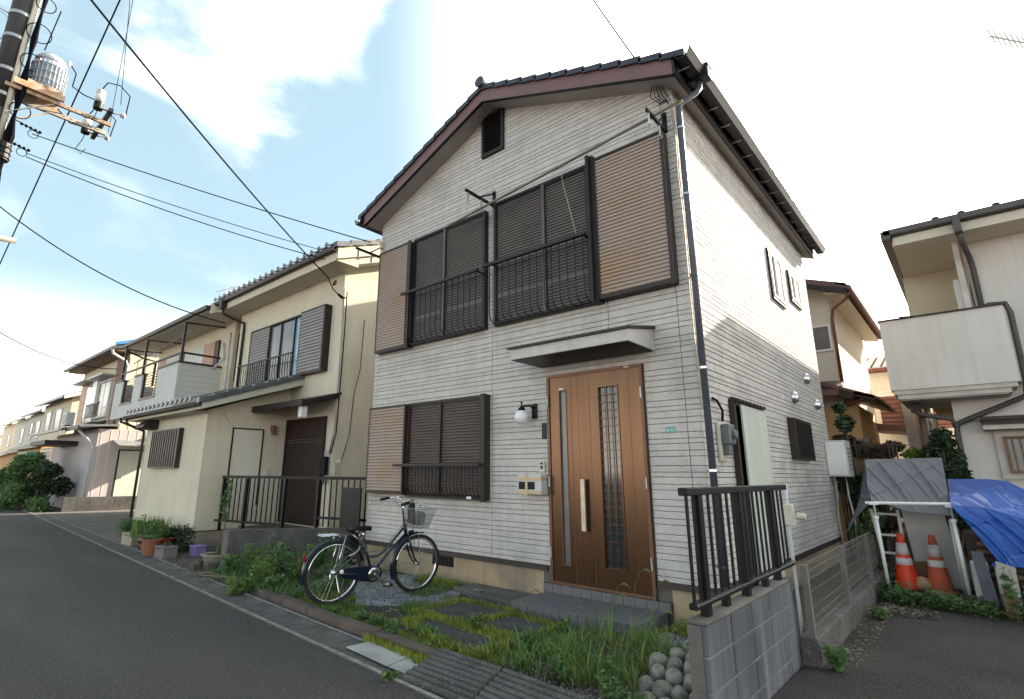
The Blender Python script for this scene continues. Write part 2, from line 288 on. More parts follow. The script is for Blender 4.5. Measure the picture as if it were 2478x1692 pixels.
# street gutter of precast pieces, each its own part
gut = thing('gutter', '', 'gutter', (-6, 2.9, 0)); del gut['label']; del gut['category']; gut['kind'] = 'structure'
mb = MB(); L_ = .6; prof = [(0,-.04),(0,.012),(.045,.012),(.055,.002),(.27,-.006),(.34,.004),(.40,.006),(.40,-.04)]
mb.prism([(0, y, z) for y, z in prof], (-(L_-.008), 0, 0)); gm = mb.mesh('gutter_slab', 'gutter_c'); ang = math.atan(-EDGEK)
x = 4.
while x > -46:
    inst('gutter_slab', gm, gut, (x, ey(x), random.uniform(-.002, .002)), (0, 0, -ang)); x -= L_*math.cos(ang)
b = MB(); b.prism([(4, ey(4)+.004, .0125), (4, ey(4)+.040, .0125), (-46, ey(-46)+.040, .0125), (-46, ey(-46)+.004, .0125)], (0, 0, .003)); b.build('edge_strip', 'edge_line', gut)
b = MB(); b.prism([(-2.5, ey(-2.5)+.345, .008), (-2.5, ey(-2.5)+.375, .008), (-30, ey(-30)+.375, .008), (-30, ey(-30)+.345, .008)], (0, 0, .004)); b.build('edge_strip', 'edge_line', gut)
# kerb in front of the garden of the grey house
kb = thing('kerb', '', 'k', (-4.4, 3.3, 0)); del kb['label']; del kb['category']; kb['kind'] = 'structure'
x = -2.35
while x > -6.35:
    b = MB(); y = ey(x)+.42; y2 = ey(x-.595)+.42
    b.prism([(x,y,-.03),(x-.592,y2,-.03),(x-.592,y2+.11,-.03),(x,y+.11,-.03)], (0,0,.105+random.uniform(-.006,.006))); b.build('kerb_stone', 'concrete_red', kb, bevel=.008)
    x -= .6
def ground_patch(name, poly, m, z0, z1): b = MB(); b.prism([(x, y, z0) for x, y in poly], (0, 0, z1-z0)); return struct(name, b, m)
ground_patch('garden_soil', [(-8.9, ey(-8.9)+.40), (-1.36, ey(-1.36)+.53), (-1.36, 5.6), (-1.36, 12), (-7.45, 12), (-7.45, 5.6), (-9.6, 6.2)], 'soil', -.05, .012)
ground_patch('yard_soil', [(-15.2, ey(-15.2)+.4), (-8.9, ey(-8.9)+.40), (-9.6, 6.4), (-15.2, 6.4)], 'gravel_dk', -.05, .01)
ground_patch('driveway', [(-24.6, ey(-24.6)+.4), (-15.2, ey(-15.2)+.4), (-15.2, 12), (-24.6, 12)], 'concrete', -.05, .012)
ground_patch('parking_lot', [(-1.24, ey(-1.24)+.4), (9, ey(9)+.4), (9, 8.1), (.1, 7.95), (-1.0, 8.05), (-1.2, 8.4)], 'asphalt_old', -.05, .01)

# ================================================================== GREY HOUSE
HX0, HX1, HY0, HY1 = -7.44, -1.98, 5.507, 11.93; RX = -4.71; RS = .395
def zr(x, base=6.93): return base-RS*abs(x-RX)
house = thing('grey_house', 'two storey house clad in grey stone pattern siding with bronze double door', 'house', (-4.7, 8.5, 0))
CI = .012                                     # the boards stand this far proud of the core
b = MB(); b.prism([(HX0+CI,HY0+CI,-.05),(HX1-CI,HY0+CI,-.05),(HX1-CI,HY0+CI,5.86),(RX,HY0+CI,6.95),(HX0+CI,HY0+CI,5.86)], (0,HY1-HY0-2*CI,0)); b.build('wall', 'core', house)
b = MB(); b.box(HX0+.008,-3.96,HY0+.004,HY0+CI+.05,-.04,.335).box(-2.42,HX1-.005,HY0+.004,HY0+CI+.05,-.04,.335).box(HX1-CI-.05,HX1-.005,HY0+CI+.05,HY1,-.04,.335)
fd = b.build('foundation', 'found', house)
b = MB(); b.box(-5.86,-5.45,HY0-.004,HY0+.03,.20,.33); vt = b.build('foundation_vent', 'blk_pl', house)
for k in range(5): b = MB(); b.box(-5.84+.078*k,-5.815+.078*k,HY0-.010,HY0+.0,.205,.325); b.build('vent_bar', 'bronze', vt)
b = MB()
for x0, x1 in ((HX0, -3.90), (-2.56, HX1+.005)): b.prism([(x0,HY0-.022,.335),(x0,HY0-.012,.39),(x0,HY0+.03,.39),(x0,HY0+.03,.335)], (x1-x0,0,0))
b.prism([(HX1+.022,HY0-.02,.335),(HX1+.012,HY0-.02,.39),(HX1-.03,HY0-.02,.39),(HX1-.03,HY0-.02,.335)], (0,HY1-HY0+.02,0)); b.build('base_flashing', 'brown', house)
# siding courses
PITCH = [.050,.064,.094,.058,.071]
rows = []; z = .392; k = 0
while z < 6.95: rows.append((z, z+PITCH[k % 5])); z += PITCH[k % 5]; k += 1
holes_f = [(-3.86,-2.56,.2,2.63)]            # door
def roof_limit(z):                            # x-range of the gable at height z
    if z < 5.80: return HX0, HX1
    d = (6.90-z)/RS
    return max(HX0, RX-d), min(HX1, RX+d)
boards = []
for z0, z1 in rows:
    xa, xb = roof_limit(z0-.02)
    if xb-xa < .25: continue
    cuts = {xa, xb}
    for c, lo, hi in ((-7.33, .3, 5.9), (-4.765, .3, 6.9), (-2.13, .3, 6.4), (-2.955, 2.62, 3.5)):
        if lo <= z0 <= hi and xa+.05 < c < xb-.05: cuts.add(c)
    segs = []
    cs = sorted(cuts)
    for a, c in zip(cs, cs[1:]):
        parts_ = [(a, c)]
        for h0, h1, hz0, hz1 in holes_f:
            if z1 > hz0+.01 and z0 < hz1-.01:
                parts_ = [q for p in parts_ for q in ((p[0], min(p[1], h0)), (max(p[0], h1), p[1])) if q[1]-q[0] > .02]
        segs += parts_
    for a, c in segs: boards.append((z0, z1, a, c))
def board_prof(z0, z1, g=.0025, d=.005): return [(CI, z0+g), (d, z0+g), (0, z0+g+d*.8), (0, z1-g-d*.8), (d, z1-g), (CI, z1-g)]
boards.sort(key=lambda q: -(q[3]-q[2])*(q[1]-q[0]))
for i, (z0, z1, a, c) in enumerate(boards[:290]):
    b = MB(); dz = 0
    b.prism([(a+.004, HY0+y+dz, z_) for y, z_ in board_prof(z0, z1)], (c-a-.008, 0, 0)); b.build('siding_board', 'siding', house)
b = MB()
for z0, z1, a, c in boards[290:]: b.prism([(a+.004, HY0+y, z_) for y, z_ in board_prof(z0, z1)], (c-a-.008, 0, 0))
# the side wall: courses broken into stones, far too many to be parts
holes_s = [(9.03,9.79,4.15,4.99),(10.31,11.07,4.43,4.99),(6.38,7.55,0,2.25),(8.96,10.03,1.67,2.25)]
for z0, z1 in rows:
    if z1 > 5.9: break
    y = HY0+.004
    while y < HY1:
        L = random.choice((.18,.27,.36,.45)); y1 = min(HY1, y+L)
        dx = random.uniform(-.0012, .0012); ps = [(y, y1)]
        for h in holes_s:
            if z1 > h[2]+.01 and z0 < h[3]-.01: ps = [q for p in ps for q in ((p[0], min(p[1], h[0])), (max(p[0], h[1]), p[1])) if q[1]-q[0] > .012]
        for ya, yb_ in ps: b.prism([(HX1-q+dx, ya+.002, z_) for q, z_ in board_prof(z0, z1, .003, .005)], (0, yb_-ya-.004, 0))
        y = y1
for z0, z1 in rows:
    if z1 > 5.8: break
    b.prism([(HX0+q, HY0+.01, z_) for q, z_ in board_prof(z0, z1)], (0, HY1-HY0-.02, 0))
b.build('siding_stone', 'siding', house, stuff=True)
# roof
YF, YB = 5.19, 12.3; EL, ER = -7.57, -1.84
for xe, s in ((EL, -1), (ER, 1)):
    b = MB(); zb = zr(xe)-.02
    b.prism([(RX, YF, zr(RX)-.02+.004), (xe, YF, zb), (xe, YF, zb+.212), (RX, YF, zr(RX)+.19+.004)], (0, .03, 0)); b.build('fascia', 'maroon', house)
    b = MB(); b.prism([(RX, YF-.006, zr(RX)-.032), (xe, YF-.006, zb-.012), (xe, YF-.006, zb), (RX, YF-.006, zr(RX)-.02)], (0, .045, 0))
    b.prism([(RX, YF-.02, zr(RX)+.19), (xe-s*-.03, YF-.02, zb+.20), (xe-s*-.03, YF-.02, zb+.235), (RX, YF-.02, zr(RX)+.228)], (0, .05, 0)); b.build('fascia_trim', 'black', house)
    b = MB(); b.prism([(RX, YF+.03, zr(RX)+.0), (xe, YF+.03, zb+.01), (xe, YF+.03, zb+.03), (RX, YF+.03, zr(RX)+.02)], (0, YB-YF-.06, 0)); b.build('soffit', 'soffit', house)
    b = MB(); b.prism([(xe, YF, zb), (xe+s*.03, YF, zb), (xe+s*.03, YF, zb+.19), (xe, YF, zb+.19)], (0, YB-YF, 0)); b.build('eaves_board', 'bronze', house)
    b = MB(); b.prism([(RX, YF, zr(RX)+.195), (xe+s*.06, YF, zr(xe)+.185), (xe+s*.06, YF, zr(xe)+.205), (RX, YF, zr(RX)+.225)], (0, YB-YF, 0)); b.build('roof_deck', 'black', house)
    # tiles: courses step down the slope; each verge tile is a part, the rest of each course one joined piece
    n = 12; dx = (abs(xe-RX)+.13)/n
    tm = MB(); tl = .245; th = .028
    for i in range(n):
        xa = RX+s*i*dx; xb = RX+s*((i+1)*dx+.03); za = zr(xa)+.222; zc = zr(xb)+.245
        p = [(xa, za), (xb, zc), (xb, zc+th), (xa, za+th*.6)]
        b = MB(); b.prism([(x_, YF-.035, z_) for x_, z_ in p], (0, .30, 0)); b.prism([(x_, YF-.035, z_-.055) for x_, z_ in (p[0], p[1])]+[(x_, YF-.035, z_) for x_, z_ in (p[1], p[0])], (0, .018, 0)); b.build('roof_tile', 'tile', house)
        j = 0; y = YF+.27
        while y < YB:
            tm.prism([(x_, y+.004, z_) for x_, z_ in p], (0, .292, 0)); y += .30
    tm.build('roof_tile_course', 'tile', house, stuff=True)
b = MB(); y = YF-.05
b.tube([(RX, YF-.06, zr(RX)+.285), (RX, YB, zr(RX)+.285)], .062, 12); b.lathe([(0, -.012), (.085, -.008), (.085, .02), (.06, .03)], (RX, YF-.07, zr(RX)+.285), 14, 'y'); b.build('ridge_tile', 'tile', house, smooth=False)
# gutters
for xe, s in ((ER+.05, 1), (EL-.05, -1)):
    b = MB(); zg = 5.985 if s > 0 else 5.93
    pr = [(0,.0),(.02,-.09),(.14,-.105),(.185,-.02),(.185,0),(.178,0),(.172,-.015),(.132,-.092),(.026,-.08),(.008,0)]
    b.prism([(xe+s*x_, YF-.05, zg+z_) for x_, z_ in pr], (0, YB-YF+.1, 0)); gt = b.build('gutter', 'bronze', house)
    b = MB(); b.prism([(xe+s*.186, YF-.05, zg-.02), (xe+s*.192, YF-.05, zg-.02), (xe+s*.192, YF-.05, zg+.006), (xe+s*.172, YF-.05, zg+.006), (xe+s*.172, YF-.05, zg+.001), (xe+s*.186, YF-.05, zg+.001)], (0, YB-YF+.1, 0)); b.build('gutter_lip', 'silver', gt)
    br = MB(); br.bar((0,0,-.12),(s*.12,0,-.125),.014,.006).bar((0,0,-.02),(0,0,-.13),.014,.006); bm = br.mesh('gutter_bracket', 'steel'); y = YF+.12
    while y < YB: inst('gutter_bracket', bm, house, (xe-s*.018, y, zg+.005)); y += .455
b = MB(); b.box(-1.83,-1.57,5.56,5.70,5.86,6.04); b.box(-1.84,-1.56,5.55,5.71,6.0,6.02); b.build('rain_head', 'bronze', house, bevel=.01)
b = MB(); b.tube([(-1.70,5.63,5.88),(-1.70,5.62,5.78),(-1.74,5.6,5.72),(-1.86,5.49,5.6),(-1.90,5.46,5.54),(-1.90,5.455,5.4),(-1.90,5.455,.10)], .034, 12); dp = b.build('downpipe', 'dpipe', house, smooth=True)
for z in (5.25, 4.42, 3.48, 2.48, 1.47, .6):
    b = MB(); b.tube([(-1.90,5.455,z-.012),(-1.90,5.455,z+.012)], .042, 12); b.bar((-1.90,5.455,z),(-1.99,5.52,z),.012,.012); b.build('pipe_clip', 'silver' if z in (5.25, 4.42, 2.48, 1.47) else 'dpipe', dp)
# gable louvre
lv = MB(); X0, X1, Z0, Z1 = -4.965, -4.53, 6.17, 6.885
for q in ((X0,X0+.045,Z0,Z1),(X1-.045,X1,Z0,Z1),(X0+.045,X1-.045,Z0,Z0+.05),(X0+.045,X1-.045,Z1-.04,Z1)): lv.box(q[0],q[1],HY0-.045,HY0+.02,q[2],q[3])
lvo = lv.build('gable_louvre', 'bronze', house)
b = MB(); b.box(X0+.03,X1-.03,HY0-.004,HY0+.01,Z0+.03,Z1-.03); b.build('louvre_back', 'blk_pl', lvo)
for k in range(12):
    z = Z0+.065+k*.0505; b = MB(); b.prism([(X0+.046,HY0-.040,z),(X0+.046,HY0-.035,z-.006),(X0+.046,HY0-.008,z+.030),(X0+.046,HY0-.012,z+.036)], (X1-X0-.092,0,0)); b.build('slat', 'bronze', lvo)

# ---- corrugated sheets (shutter leaves, shutter boxes)
def ribbed(x0, x1, z0, z1, y, pitch, depth, m, name, parent, axis='x', flip=1):
    n = max(2, round((z1-z0)/pitch)); p = (z1-z0)/n; b = MB(); pts = []
    for k in range(n):
        z = z0+k*p; pts += [(0, z), (-depth, z+p*.22), (-depth, z+p*.68), (0, z+p*.86)]
    pts.append((0, z1)); vs = []
    for d, z in pts: vs += [(x0, y+d*flip, z), (x1, y+d*flip, z)] if axis == 'x' else [(y-d*flip, x0, z), (y-d*flip, x1, z)]
    b.add(vs, [(2*i, 2*i+1, 2*i+3, 2*i+2) for i in range(len(pts)-1)]); return b.build(name, m, parent)
def frame_mb(x0, x1, z0, z1, ya, yb, w, wb=None):
    wb = wb or w; b = MB(); b.box(x0,x0+w,ya,yb,z0,z1).box(x1-w,x1,ya,yb,z0,z1).box(x0+w,x1-w,ya,yb,z0,z0+wb).box(x0+w,x1-w,ya,yb,z1-w,z1); return b
def shutter_box(x0, x1, z0, z1, m='shutter_tan', edge='brown', post=None):
    Y = HY0
    o = frame_mb(x0, x1, z0, z1, Y-.135, Y-.001, .03, .045).build('shutter_box', edge, house)
    ribbed(x0+.03, x1-.03, z0+.045, z1-.03, Y-.120, .047, .016, m, 'ribbed_panel', o)
    if post:
        b = MB()
        for p in post: b.box(p[0], p[1], Y-.15, Y-.136, z0-.02, z1+.01)
        b.build('box_post', edge, o)
    return o
def shutters(x0, x1, z0, z1, mid, m, fr):
    Y = HY0; o = frame_mb(x0, x1, z0, z1, Y-.085, Y-.001, .035).build('window_frame', fr, house)
    for a, c in ((x0+.036, mid-.004), (mid+.004, x1-.036)):
        l = frame_mb(a, c, z0+.036, z1-.036, Y-.062 if a < mid-.1 else Y-.070, Y-.03, .022).build('shutter_leaf', fr, o)
        ribbed(a+.023, c-.023, z0+.059, z1-.059, Y-.042, .043, .016, m, 'ribbed_panel', o)
        if z1-z0 > 1.6: b = MB(); b.box(a+.022, c-.022, Y-.060, Y-.046, z0+.40, z0+.45); b.build('shutter_rail', fr if m != 'shutter_dark' else 'mullion', o)
    b = MB(); b.box(mid-.022, mid+.022, Y-.090, Y-.063, z0+.036, z1-.036); b.build('mullion', fr if m != 'shutter_dark' else 'mullion', o)
    return o
shutter_box(-7.30,-6.47,3.385,5.205, post=[(-6.52,-6.44)])
shutters(-6.445,-4.845,3.41,5.235,-5.70,'shutter_dark','bronze')
shutters(-4.675,-3.10,3.41,5.285,-3.80,'shutter_dark','bronze')
shutter_box(-2.985,-2.085,3.425,5.275, post=[(-2.115,-2.08)])
b = MB(); b.box(-3.085,-2.99,HY0-.14,HY0-.005,3.40,5.33).box(-3.07,-3.03,HY0-.19,HY0-.141,3.40,5.33); b.build('box_post', 'bronze', house)
shutter_box(-7.335,-6.425,1.115,2.465, m='shutter_tan')
shutters(-6.42,-4.80,1.085,2.475,-5.70,'shutter_low','brown')
b = MB(); b.box(-4.87,-4.795,HY0-.13,HY0-.086,1.07,2.48); b.build('box_post', 'brown', house)
def window_rail(x0, x1, zt, zb, n, m, Yt, left_over=.12):
    o = MB(); o.box(x0-left_over, x1+.04, Yt-.022, Yt+.022, zt-.022, zt+.018); ob = o.build('window_railing', m, house)
    b = MB(); b.box(x0, x1, HY0-.115, HY0-.09, zb-.015, zb+.008).box(x0,x1,Yt+.006,Yt+.016,zb+.09,zb+.1) if False else b.box(x0, x1, HY0-.115, HY0-.09, zb-.015, zb+.008); b.build('bottom_rail', m, ob)
    t = MB(); t.tube([(0,Yt,zt-.02),(0,Yt,zb+.14),(0,Yt+.008,zb+.08),(0,Yt+.035,zb+.025),(0,Yt+.07,zb),(0,HY0-.10,zb-.004)], .0075, 6); me = t.mesh('baluster', m, (0,0,0), True)
    for k in range(n): inst('baluster', me, ob, (x0+(x1-x0)*k/(n-1), 0, 0))
    for x in (x0+.01, x1-.01): q = MB(); q.bar((x, Yt, zt), (x, HY0-.08, zt), .02); q.build('bracket', m, ob)
    return ob
window_rail(-6.40,-4.88,4.245,3.42,14,'bronze',HY0-.235)
window_rail(-4.62,-3.12,4.265,3.435,14,'bronze',HY0-.235)
window_rail(-6.36,-4.86,1.545,1.12,22,'bronze',HY0-.19,.22)
b = MB(); b.box(-5.02,-4.94,HY0-.225,HY0-.20,1.10,1.135); b.build('rail_bracket_cap', 'white', house, bevel=.01)

# ---- porch canopy
cp = MB(); X0, X1, Yc = -3.95, -2.42, 4.895
cp.prism([(X0,Yc,2.745),(X0,Yc,2.868),(X0,HY0-.003,2.985),(X0,HY0-.003,2.745)], (X1-X0,0,0)); cpo = cp.build('porch_canopy', 'siding', house)
b = MB(); b.box(X0+.015,X1-.015,Yc+.015,HY0-.004,2.738,2.7445); b.build('canopy_soffit', 'bronze', cpo)
b = MB(); b.prism([(X0-.03,Yc-.03,2.868),(X0-.03,Yc-.03,2.893),(X0-.03,HY0-.003,3.02),(X0-.03,HY0-.003,2.988)], (X1-X0+.06,0,0)); b.build('canopy_cap', 'brown', cpo)
# ---- front door
D0, D1, DB, DT = -3.845, -2.575, .215, 2.62
dr = frame_mb(D0, D1, DB, DT, HY0-.03, HY0+.04, .035, .03).build('front_door', 'door_edge', house)
b = MB(); b.box(D0+.03,D1-.03,HY0+.028,HY0+.036,DB+.02,DT-.02); b.build('door_back', 'core', dr)
DM = -3.405
def leaf_panel(name, x0, x1, holes, Y0, Y1):
    b = MB(); xs = sorted({x0, x1, *[h[0] for h in holes], *[h[1] for h in holes]})
    for a, c in zip(xs, xs[1:]):
        h = [q for q in holes if q[0] <= a and q[1] >= c]
        if h: b.box(a, c, Y0, Y1, DB+.032, h[0][2]); b.box(a, c, Y0, Y1, h[0][3], DT-.036)
        else: b.box(a, c, Y0, Y1, DB+.032, DT-.036)
    return b.build(name, 'door', dr)
lf = leaf_panel('door_leaf', D0+.037, DM-.003, [(-3.665,-3.575,.43,2.41)], HY0-.015, HY0+.027)
b = MB(); b.box(-3.665,-3.575,HY0+.005,HY0+.012,.43,2.41); b.build('glass_slit', 'frost', dr)
frame_mb(-3.675,-3.565,.42,2.42,HY0-.021,HY0-.016,.011).build('slit_frame', 'door_edge', dr)
rf = leaf_panel('door_leaf', DM+.003, D1-.037, [(-3.125,-2.885,.455,2.405)], HY0-.020, HY0+.027)
for xx in (-3.25, -2.745, -3.565+.09 if False else -3.50):
    b = MB(); b.box(xx-.002, xx+.002, HY0-.0225 if xx > DM else HY0-.0175, HY0-.0201 if xx > DM else HY0-.0151, DB+.035, DT-.04); b.build('door_groove', 'door_edge', dr)
frame_mb(-3.137,-2.873,.443,2.417,HY0-.030,HY0-.021,.013).build('lattice_frame', 'door', dr)
b = MB(); b.box(-3.124,-2.886,HY0+.008,HY0+.014,.456,2.404); b.build('lattice_glass', 'glass', dr)
for k in (1, 2): b = MB(); x = -3.125+.08*k; b.box(x-.0045, x+.0045, HY0-.024, HY0-.012, .456, 2.404); b.build('lattice_bar', 'door', dr)
for k in range(1, 22): b = MB(); z = .455+1.95*k/22; b.box(-3.124,-2.886,HY0-.018,HY0-.008,z-.0045,z+.0045); b.build('lattice_bar', 'door', dr)
b = MB(); b.box(-3.375,-3.320,HY0-.085,HY0-.062,.81,1.375); hd = b.build('handle', 'handle_m', dr, bevel=.006)
b = MB(); b.bar((-3.347,HY0-.061,.87),(-3.347,HY0-.021,.87),.02).bar((-3.347,HY0-.061,1.31),(-3.347,HY0-.021,1.31),.02); b.build('handle_mount', 'bronze', dr)
for x, zs in ((D0+.02, (2.30, 1.34, .55)), (D1-.02, (2.30, 1.34, .55))):
    for z in zs: b = MB(); b.tube([(x,HY0-.04,z-.06),(x,HY0-.04,z+.06)], .010, 8); b.build('hinge', 'steel', dr)
b = MB(); b.box(-3.665,-3.60,HY0-.024,HY0-.0155,2.425,2.445); b.build('door_latch', 'white', dr)
b = MB(); b.box(-2.78,-2.72,HY0-.04,HY0-.031,2.59,2.61); b.build('door_catch', 'tan', dr)
# ---- tiled step
st = thing('entrance_step', 'low step of grey tiles in front of the bronze double door', 'step', (-3.2, 5.1, 0))
b = MB(); b.box(-3.90,-2.475,4.84,HY0+.01,-.04,.105).box(-3.95,-2.425,HY0-.02,HY0+.011,.105,.212); b.build('step_core', 'grout', st)
nx, ny = 14, 6; tw = 1.44/nx; td = (HY0-.022-4.83)/ny
t = MB(); t.box(.003, tw-.003, .003, td-.003, 0, .012); tm_ = t.mesh('tile', 'steptile')
for i in range(nx):
    for j in range(ny): inst('tile', tm_, st, (-3.91+i*tw, 4.828+j*td, .105))
t = MB(); t.box(.003, tw-.003, -.010, 0, -.04, .102); tf = t.mesh('tile', 'steptile')
for i in range(nx): inst('tile', tf, st, (-3.91+i*tw, 4.8395, 0))
t = MB(); t.box(0, .010, .003, td-.003, -.04, .102); ts = t.mesh('tile', 'steptile')
for j in range(ny): inst('tile', ts, st, (-2.474, 4.83+j*td, 0)); inst('tile', ts, st, (-3.911, 4.83+j*td, 0))
t = MB(); t.box(.003, .123, -.008, 0, .118, .205); tr_ = t.mesh('tile', 'steptile')
for i in range(12): inst('tile', tr_, st, (-3.95+i*.1265, HY0-.021, 0))
# ---- side wall fittings
def side_window(y0, y1, z0, z1):
    b = MB(); X = HX1; w = .045
    for q in ((y0,y0+w,z0,z1),(y1-w,y1,z0,z1),(y0+w,y1-w,z0,z0+w),(y0+w,y1-w,z1-w,z1)): b.box(X-.04,X+.035,q[0],q[1],q[2],q[3])
    o = b.build('side_window', 'bronze', house)
    b = MB(); ym = y0+(y1-y0)*.42
    for q in ((y0+w,y0+w+.035,z0+w,z1-w),(ym,ym+.05,z0+w,z1-w),(y1-w-.035,y1-w,z0+w,z1-w),(y0+w+.035,y1-w-.035,z0+w,z0+w+.035),(y0+w+.035,y1-w-.035,z1-w-.035,z1-w)): b.box(X+.0,X+.045,q[0],q[1],q[2],q[3])
    b.build('sash', 'white', o); b = MB(); b.box(X+.01,X+.016,y0+w,ym,z0+w,z1-w); b.build('window_pane', 'glass', o)
    b = MB(); b.box(X+.02,X+.028,ym+.05,y1-w,z0+w,z1-w); b.build('window_pane', 'cream', o)
side_window(9.02, 9.80, 4.14, 5.0); side_window(10.30, 11.08, 4.42, 5.0)
for y, z in ((10.55, 3.04), (9.48, 2.60), (11.15, 2.65)):
    b = MB(); prof = [(0,.10),(.03,.098),(.06,.085),(.085,.055),(.097,.01)]; vs = []; n = 12
    for d, r in prof: vs += [(HX1+.001+d, y+r*.8*math.cos(t_), z+.03+r*.9*math.sin(t_)-(.02 if math.sin(t_) < 0 else 0)) for t_ in [2*math.pi*k/n for k in range(n)]]
    m_ = len(prof); b.add(vs, [(i*n+k, i*n+(k+1) % n, (i+1)*n+(k+1) % n, (i+1)*n+k) for i in range(m_-1) for k in range(n)]+[tuple(range((m_-1)*n, m_*n))]); b.build('vent_hood', 'silver', house, smooth=True)
# side door covered by a pale board
b = MB(); b.box(HX1-.02,HX1+.06,6.37,6.43,-.03,2.26).box(HX1-.02,HX1+.06,7.50,7.56,-.03,2.26).box(HX1-.02,HX1+.06,6.43,7.50,2.2,2.26); sdo = b.build('side_door', 'brown', house)
b = MB(); b.box(HX1-.02,HX1+.0,6.43,7.50,-.03,2.2); b.build('door_recess', 'blk_pl', sdo)
b = MB(); b.box(HX1+.065,HX1+.085,6.56,7.52,.02,2.215); b.build('cover_board', 'door_panel', sdo)
for k in range(8): b = MB(); y = 6.40+k*.14; b.prism([(HX1+.02,y,2.25),(HX1+.12,y,2.235),(HX1+.12,y,2.262),(HX1+.02,y,2.30)], (0,.065,0)); b.build('hood_slat', 'brown', sdo)
# small barred window on the side wall
b = MB(); b.box(HX1-.02,HX1+.10,8.95,9.01,1.66,2.26).box(HX1-.02,HX1+.10,9.98,10.04,1.66,2.26).box(HX1-.02,HX1+.10,9.01,9.98,1.66,1.71).box(HX1-.02,HX1+.10,9.01,9.98,2.21,2.26); lw = b.build('side_window', 'brown', house)
b = MB(); b.box(HX1-.02,HX1+.01,9.01,9.98,1.71,2.21); b.build('window_pane', 'frost', lw)
for k in range(12): b = MB(); y = 9.03+k*.085; b.box(HX1+.08,HX1+.105,y-.012,y+.012,1.67,2.25); b.build('window_bar', 'bronze', lw)
# rear lean-to meter cabinet, pipes
mc = thing('meter_cabinet', 'pale grey metal cabinet on the rear corner of the grey side wall', 'cabinet', (-1.9, 11.6, 1.4))
b = MB(); b.box(HX1-.0,HX1+.32,11.42,11.90,1.42,2.05); b.build('body', 'ltgrey', mc, bevel=.01)
b = MB(); b.box(HX1+.02,HX1+.30,11.405,11.419,1.45,2.02); b.build('cover', 'white', mc)
for k in range(6): b = MB(); z = 1.55+.07*k; b.box(HX1+.322,HX1+.328,11.5,11.82,z,z+.02); b.build('vent_slot', 'grey_pl', mc)
for k, (dx, dy) in enumerate(((.06,0),(.13,.03),(.22,.05))): b = MB(); b.tube([(HX1+dx,11.6+dy,1.42),(HX1+dx,11.6+dy,1.1),(HX1+dx+.04*(k-1),11.6+dy,.7),(HX1+dx,11.6+dy,.02)], .018, 8); b.build('pipe', ('cable_lt','bronze','steel')[k], mc, smooth=True)
# electric meter with grey hood on tan backing
em = thing('electric_meter', 'grey electricity meter on a beige backing beside the downpipe', 'meter', (-1.97, 6.1, 1.6))
b = MB(); b.box(HX1+.0,HX1+.04,5.87,6.05,1.56,1.97); b.build('backing', 'tan', em, bevel=.015)
b = MB(); b.box(HX1+.04,HX1+.13,5.91,6.10,1.74,1.95).box(HX1+.04,HX1+.11,5.93,6.04,1.63,1.74).lathe([(0,0),(.05,0),(.05,.03),(.035,.04),(0,.045)],(HX1+.13,6.02,1.84),14,'x'); b.build('body', 'grey_pl', em, bevel=.012)
b = MB(); b.tube([(HX1+.03,6.03,1.99),(HX1+.05,6.0,2.1),(HX1+.03,5.92,2.2),(HX1+.01,5.84,2.22)], .014, 8); b.build('cable', 'blk_pl', em, smooth=True)

# ---- small fittings on the front wall: things of their own
wl = thing('wall_lamp', 'white globe lamp on a black bracket left of the bronze door', 'lamp', (-4.1, 5.4, 2.1))
b = MB(); b.lathe([(0,0),(.05,0),(.06,.012),(.045,.03),(.02,.04)], (-4.045,HY0-.001,2.20), 14, 'y')
b2 = MB(); b2.box(-4.085,-4.005,HY0-.03,HY0-.001,2.10,2.29); b2.build('back_plate', 'black', wl, bevel=.012)
b2 = MB(); b2.tube([(-4.045,HY0-.03,2.23),(-4.06,HY0-.10,2.26),(-4.10,HY0-.16,2.25),(-4.13,HY0-.17,2.22)], .014, 8).lathe([(.008,.17),(.013,.14),(.006,.12),(.02,.10),(.045,.07),(.05,.05),(.05,.04)], (-4.13,HY0-.17,2.145), 14); b2.build('arm', 'black', wl, smooth=True)
b2 = MB(); b2.lathe([(0,-.093)]+[(.093*math.sin(t), -.093*math.cos(t)) for t in np.linspace(.2, 2.75, 14)]+[(.035,.088)], (-4.13,HY0-.17,2.115), 22); b2.build('globe', 'globe', wl, smooth=True)
nm = MB(); nm.box(-3.935,-3.875,HY0-.022,HY0-.001,1.845,2.04); nm.thing('name_plate', 'bronze', 'small vertical wooden name plate left of the bronze door', 'name plate', bevel=.004); 
ic = thing('intercom', 'cream door intercom above the taped mailbox', 'intercom', (-3.94, 5.48, 1.45))
b = MB(); b.box(-3.98,-3.90,HY0-.03,HY0-.001,1.45,1.575); b.build('case', 'tan', ic, bevel=.005); b = MB(); b.box(-3.955,-3.925,HY0-.034,HY0-.0305,1.49,1.52); b.build('button', 'blk_pl', ic); b = MB(); b.box(-3.96,-3.92,HY0-.033,HY0-.0305,1.54,1.56); b.build('speaker', 'bronze', ic)
mbx = thing('mailbox', 'silver mailbox taped shut with brown tape left of the bronze door', 'mailbox', (-4.05, 5.4, 1.18))
mx0, mx1, my, mz0, mz1 = -4.22, -3.865, HY0-.15, 1.185, 1.425
b = MB(); b.box(mx0,mx1,my,HY0-.002,mz0,mz1); b.build('body', 'ltgrey', mbx, bevel=.012)
b = MB(); b.box(mx0+.02,mx0+.125,my-.004,my-.001,mz0+.06,mz1-.09).box(mx0+.155,mx0+.26,my-.004,my-.001,mz0+.06,mz1-.09); b.build('flap', 'blk_pl', mbx)
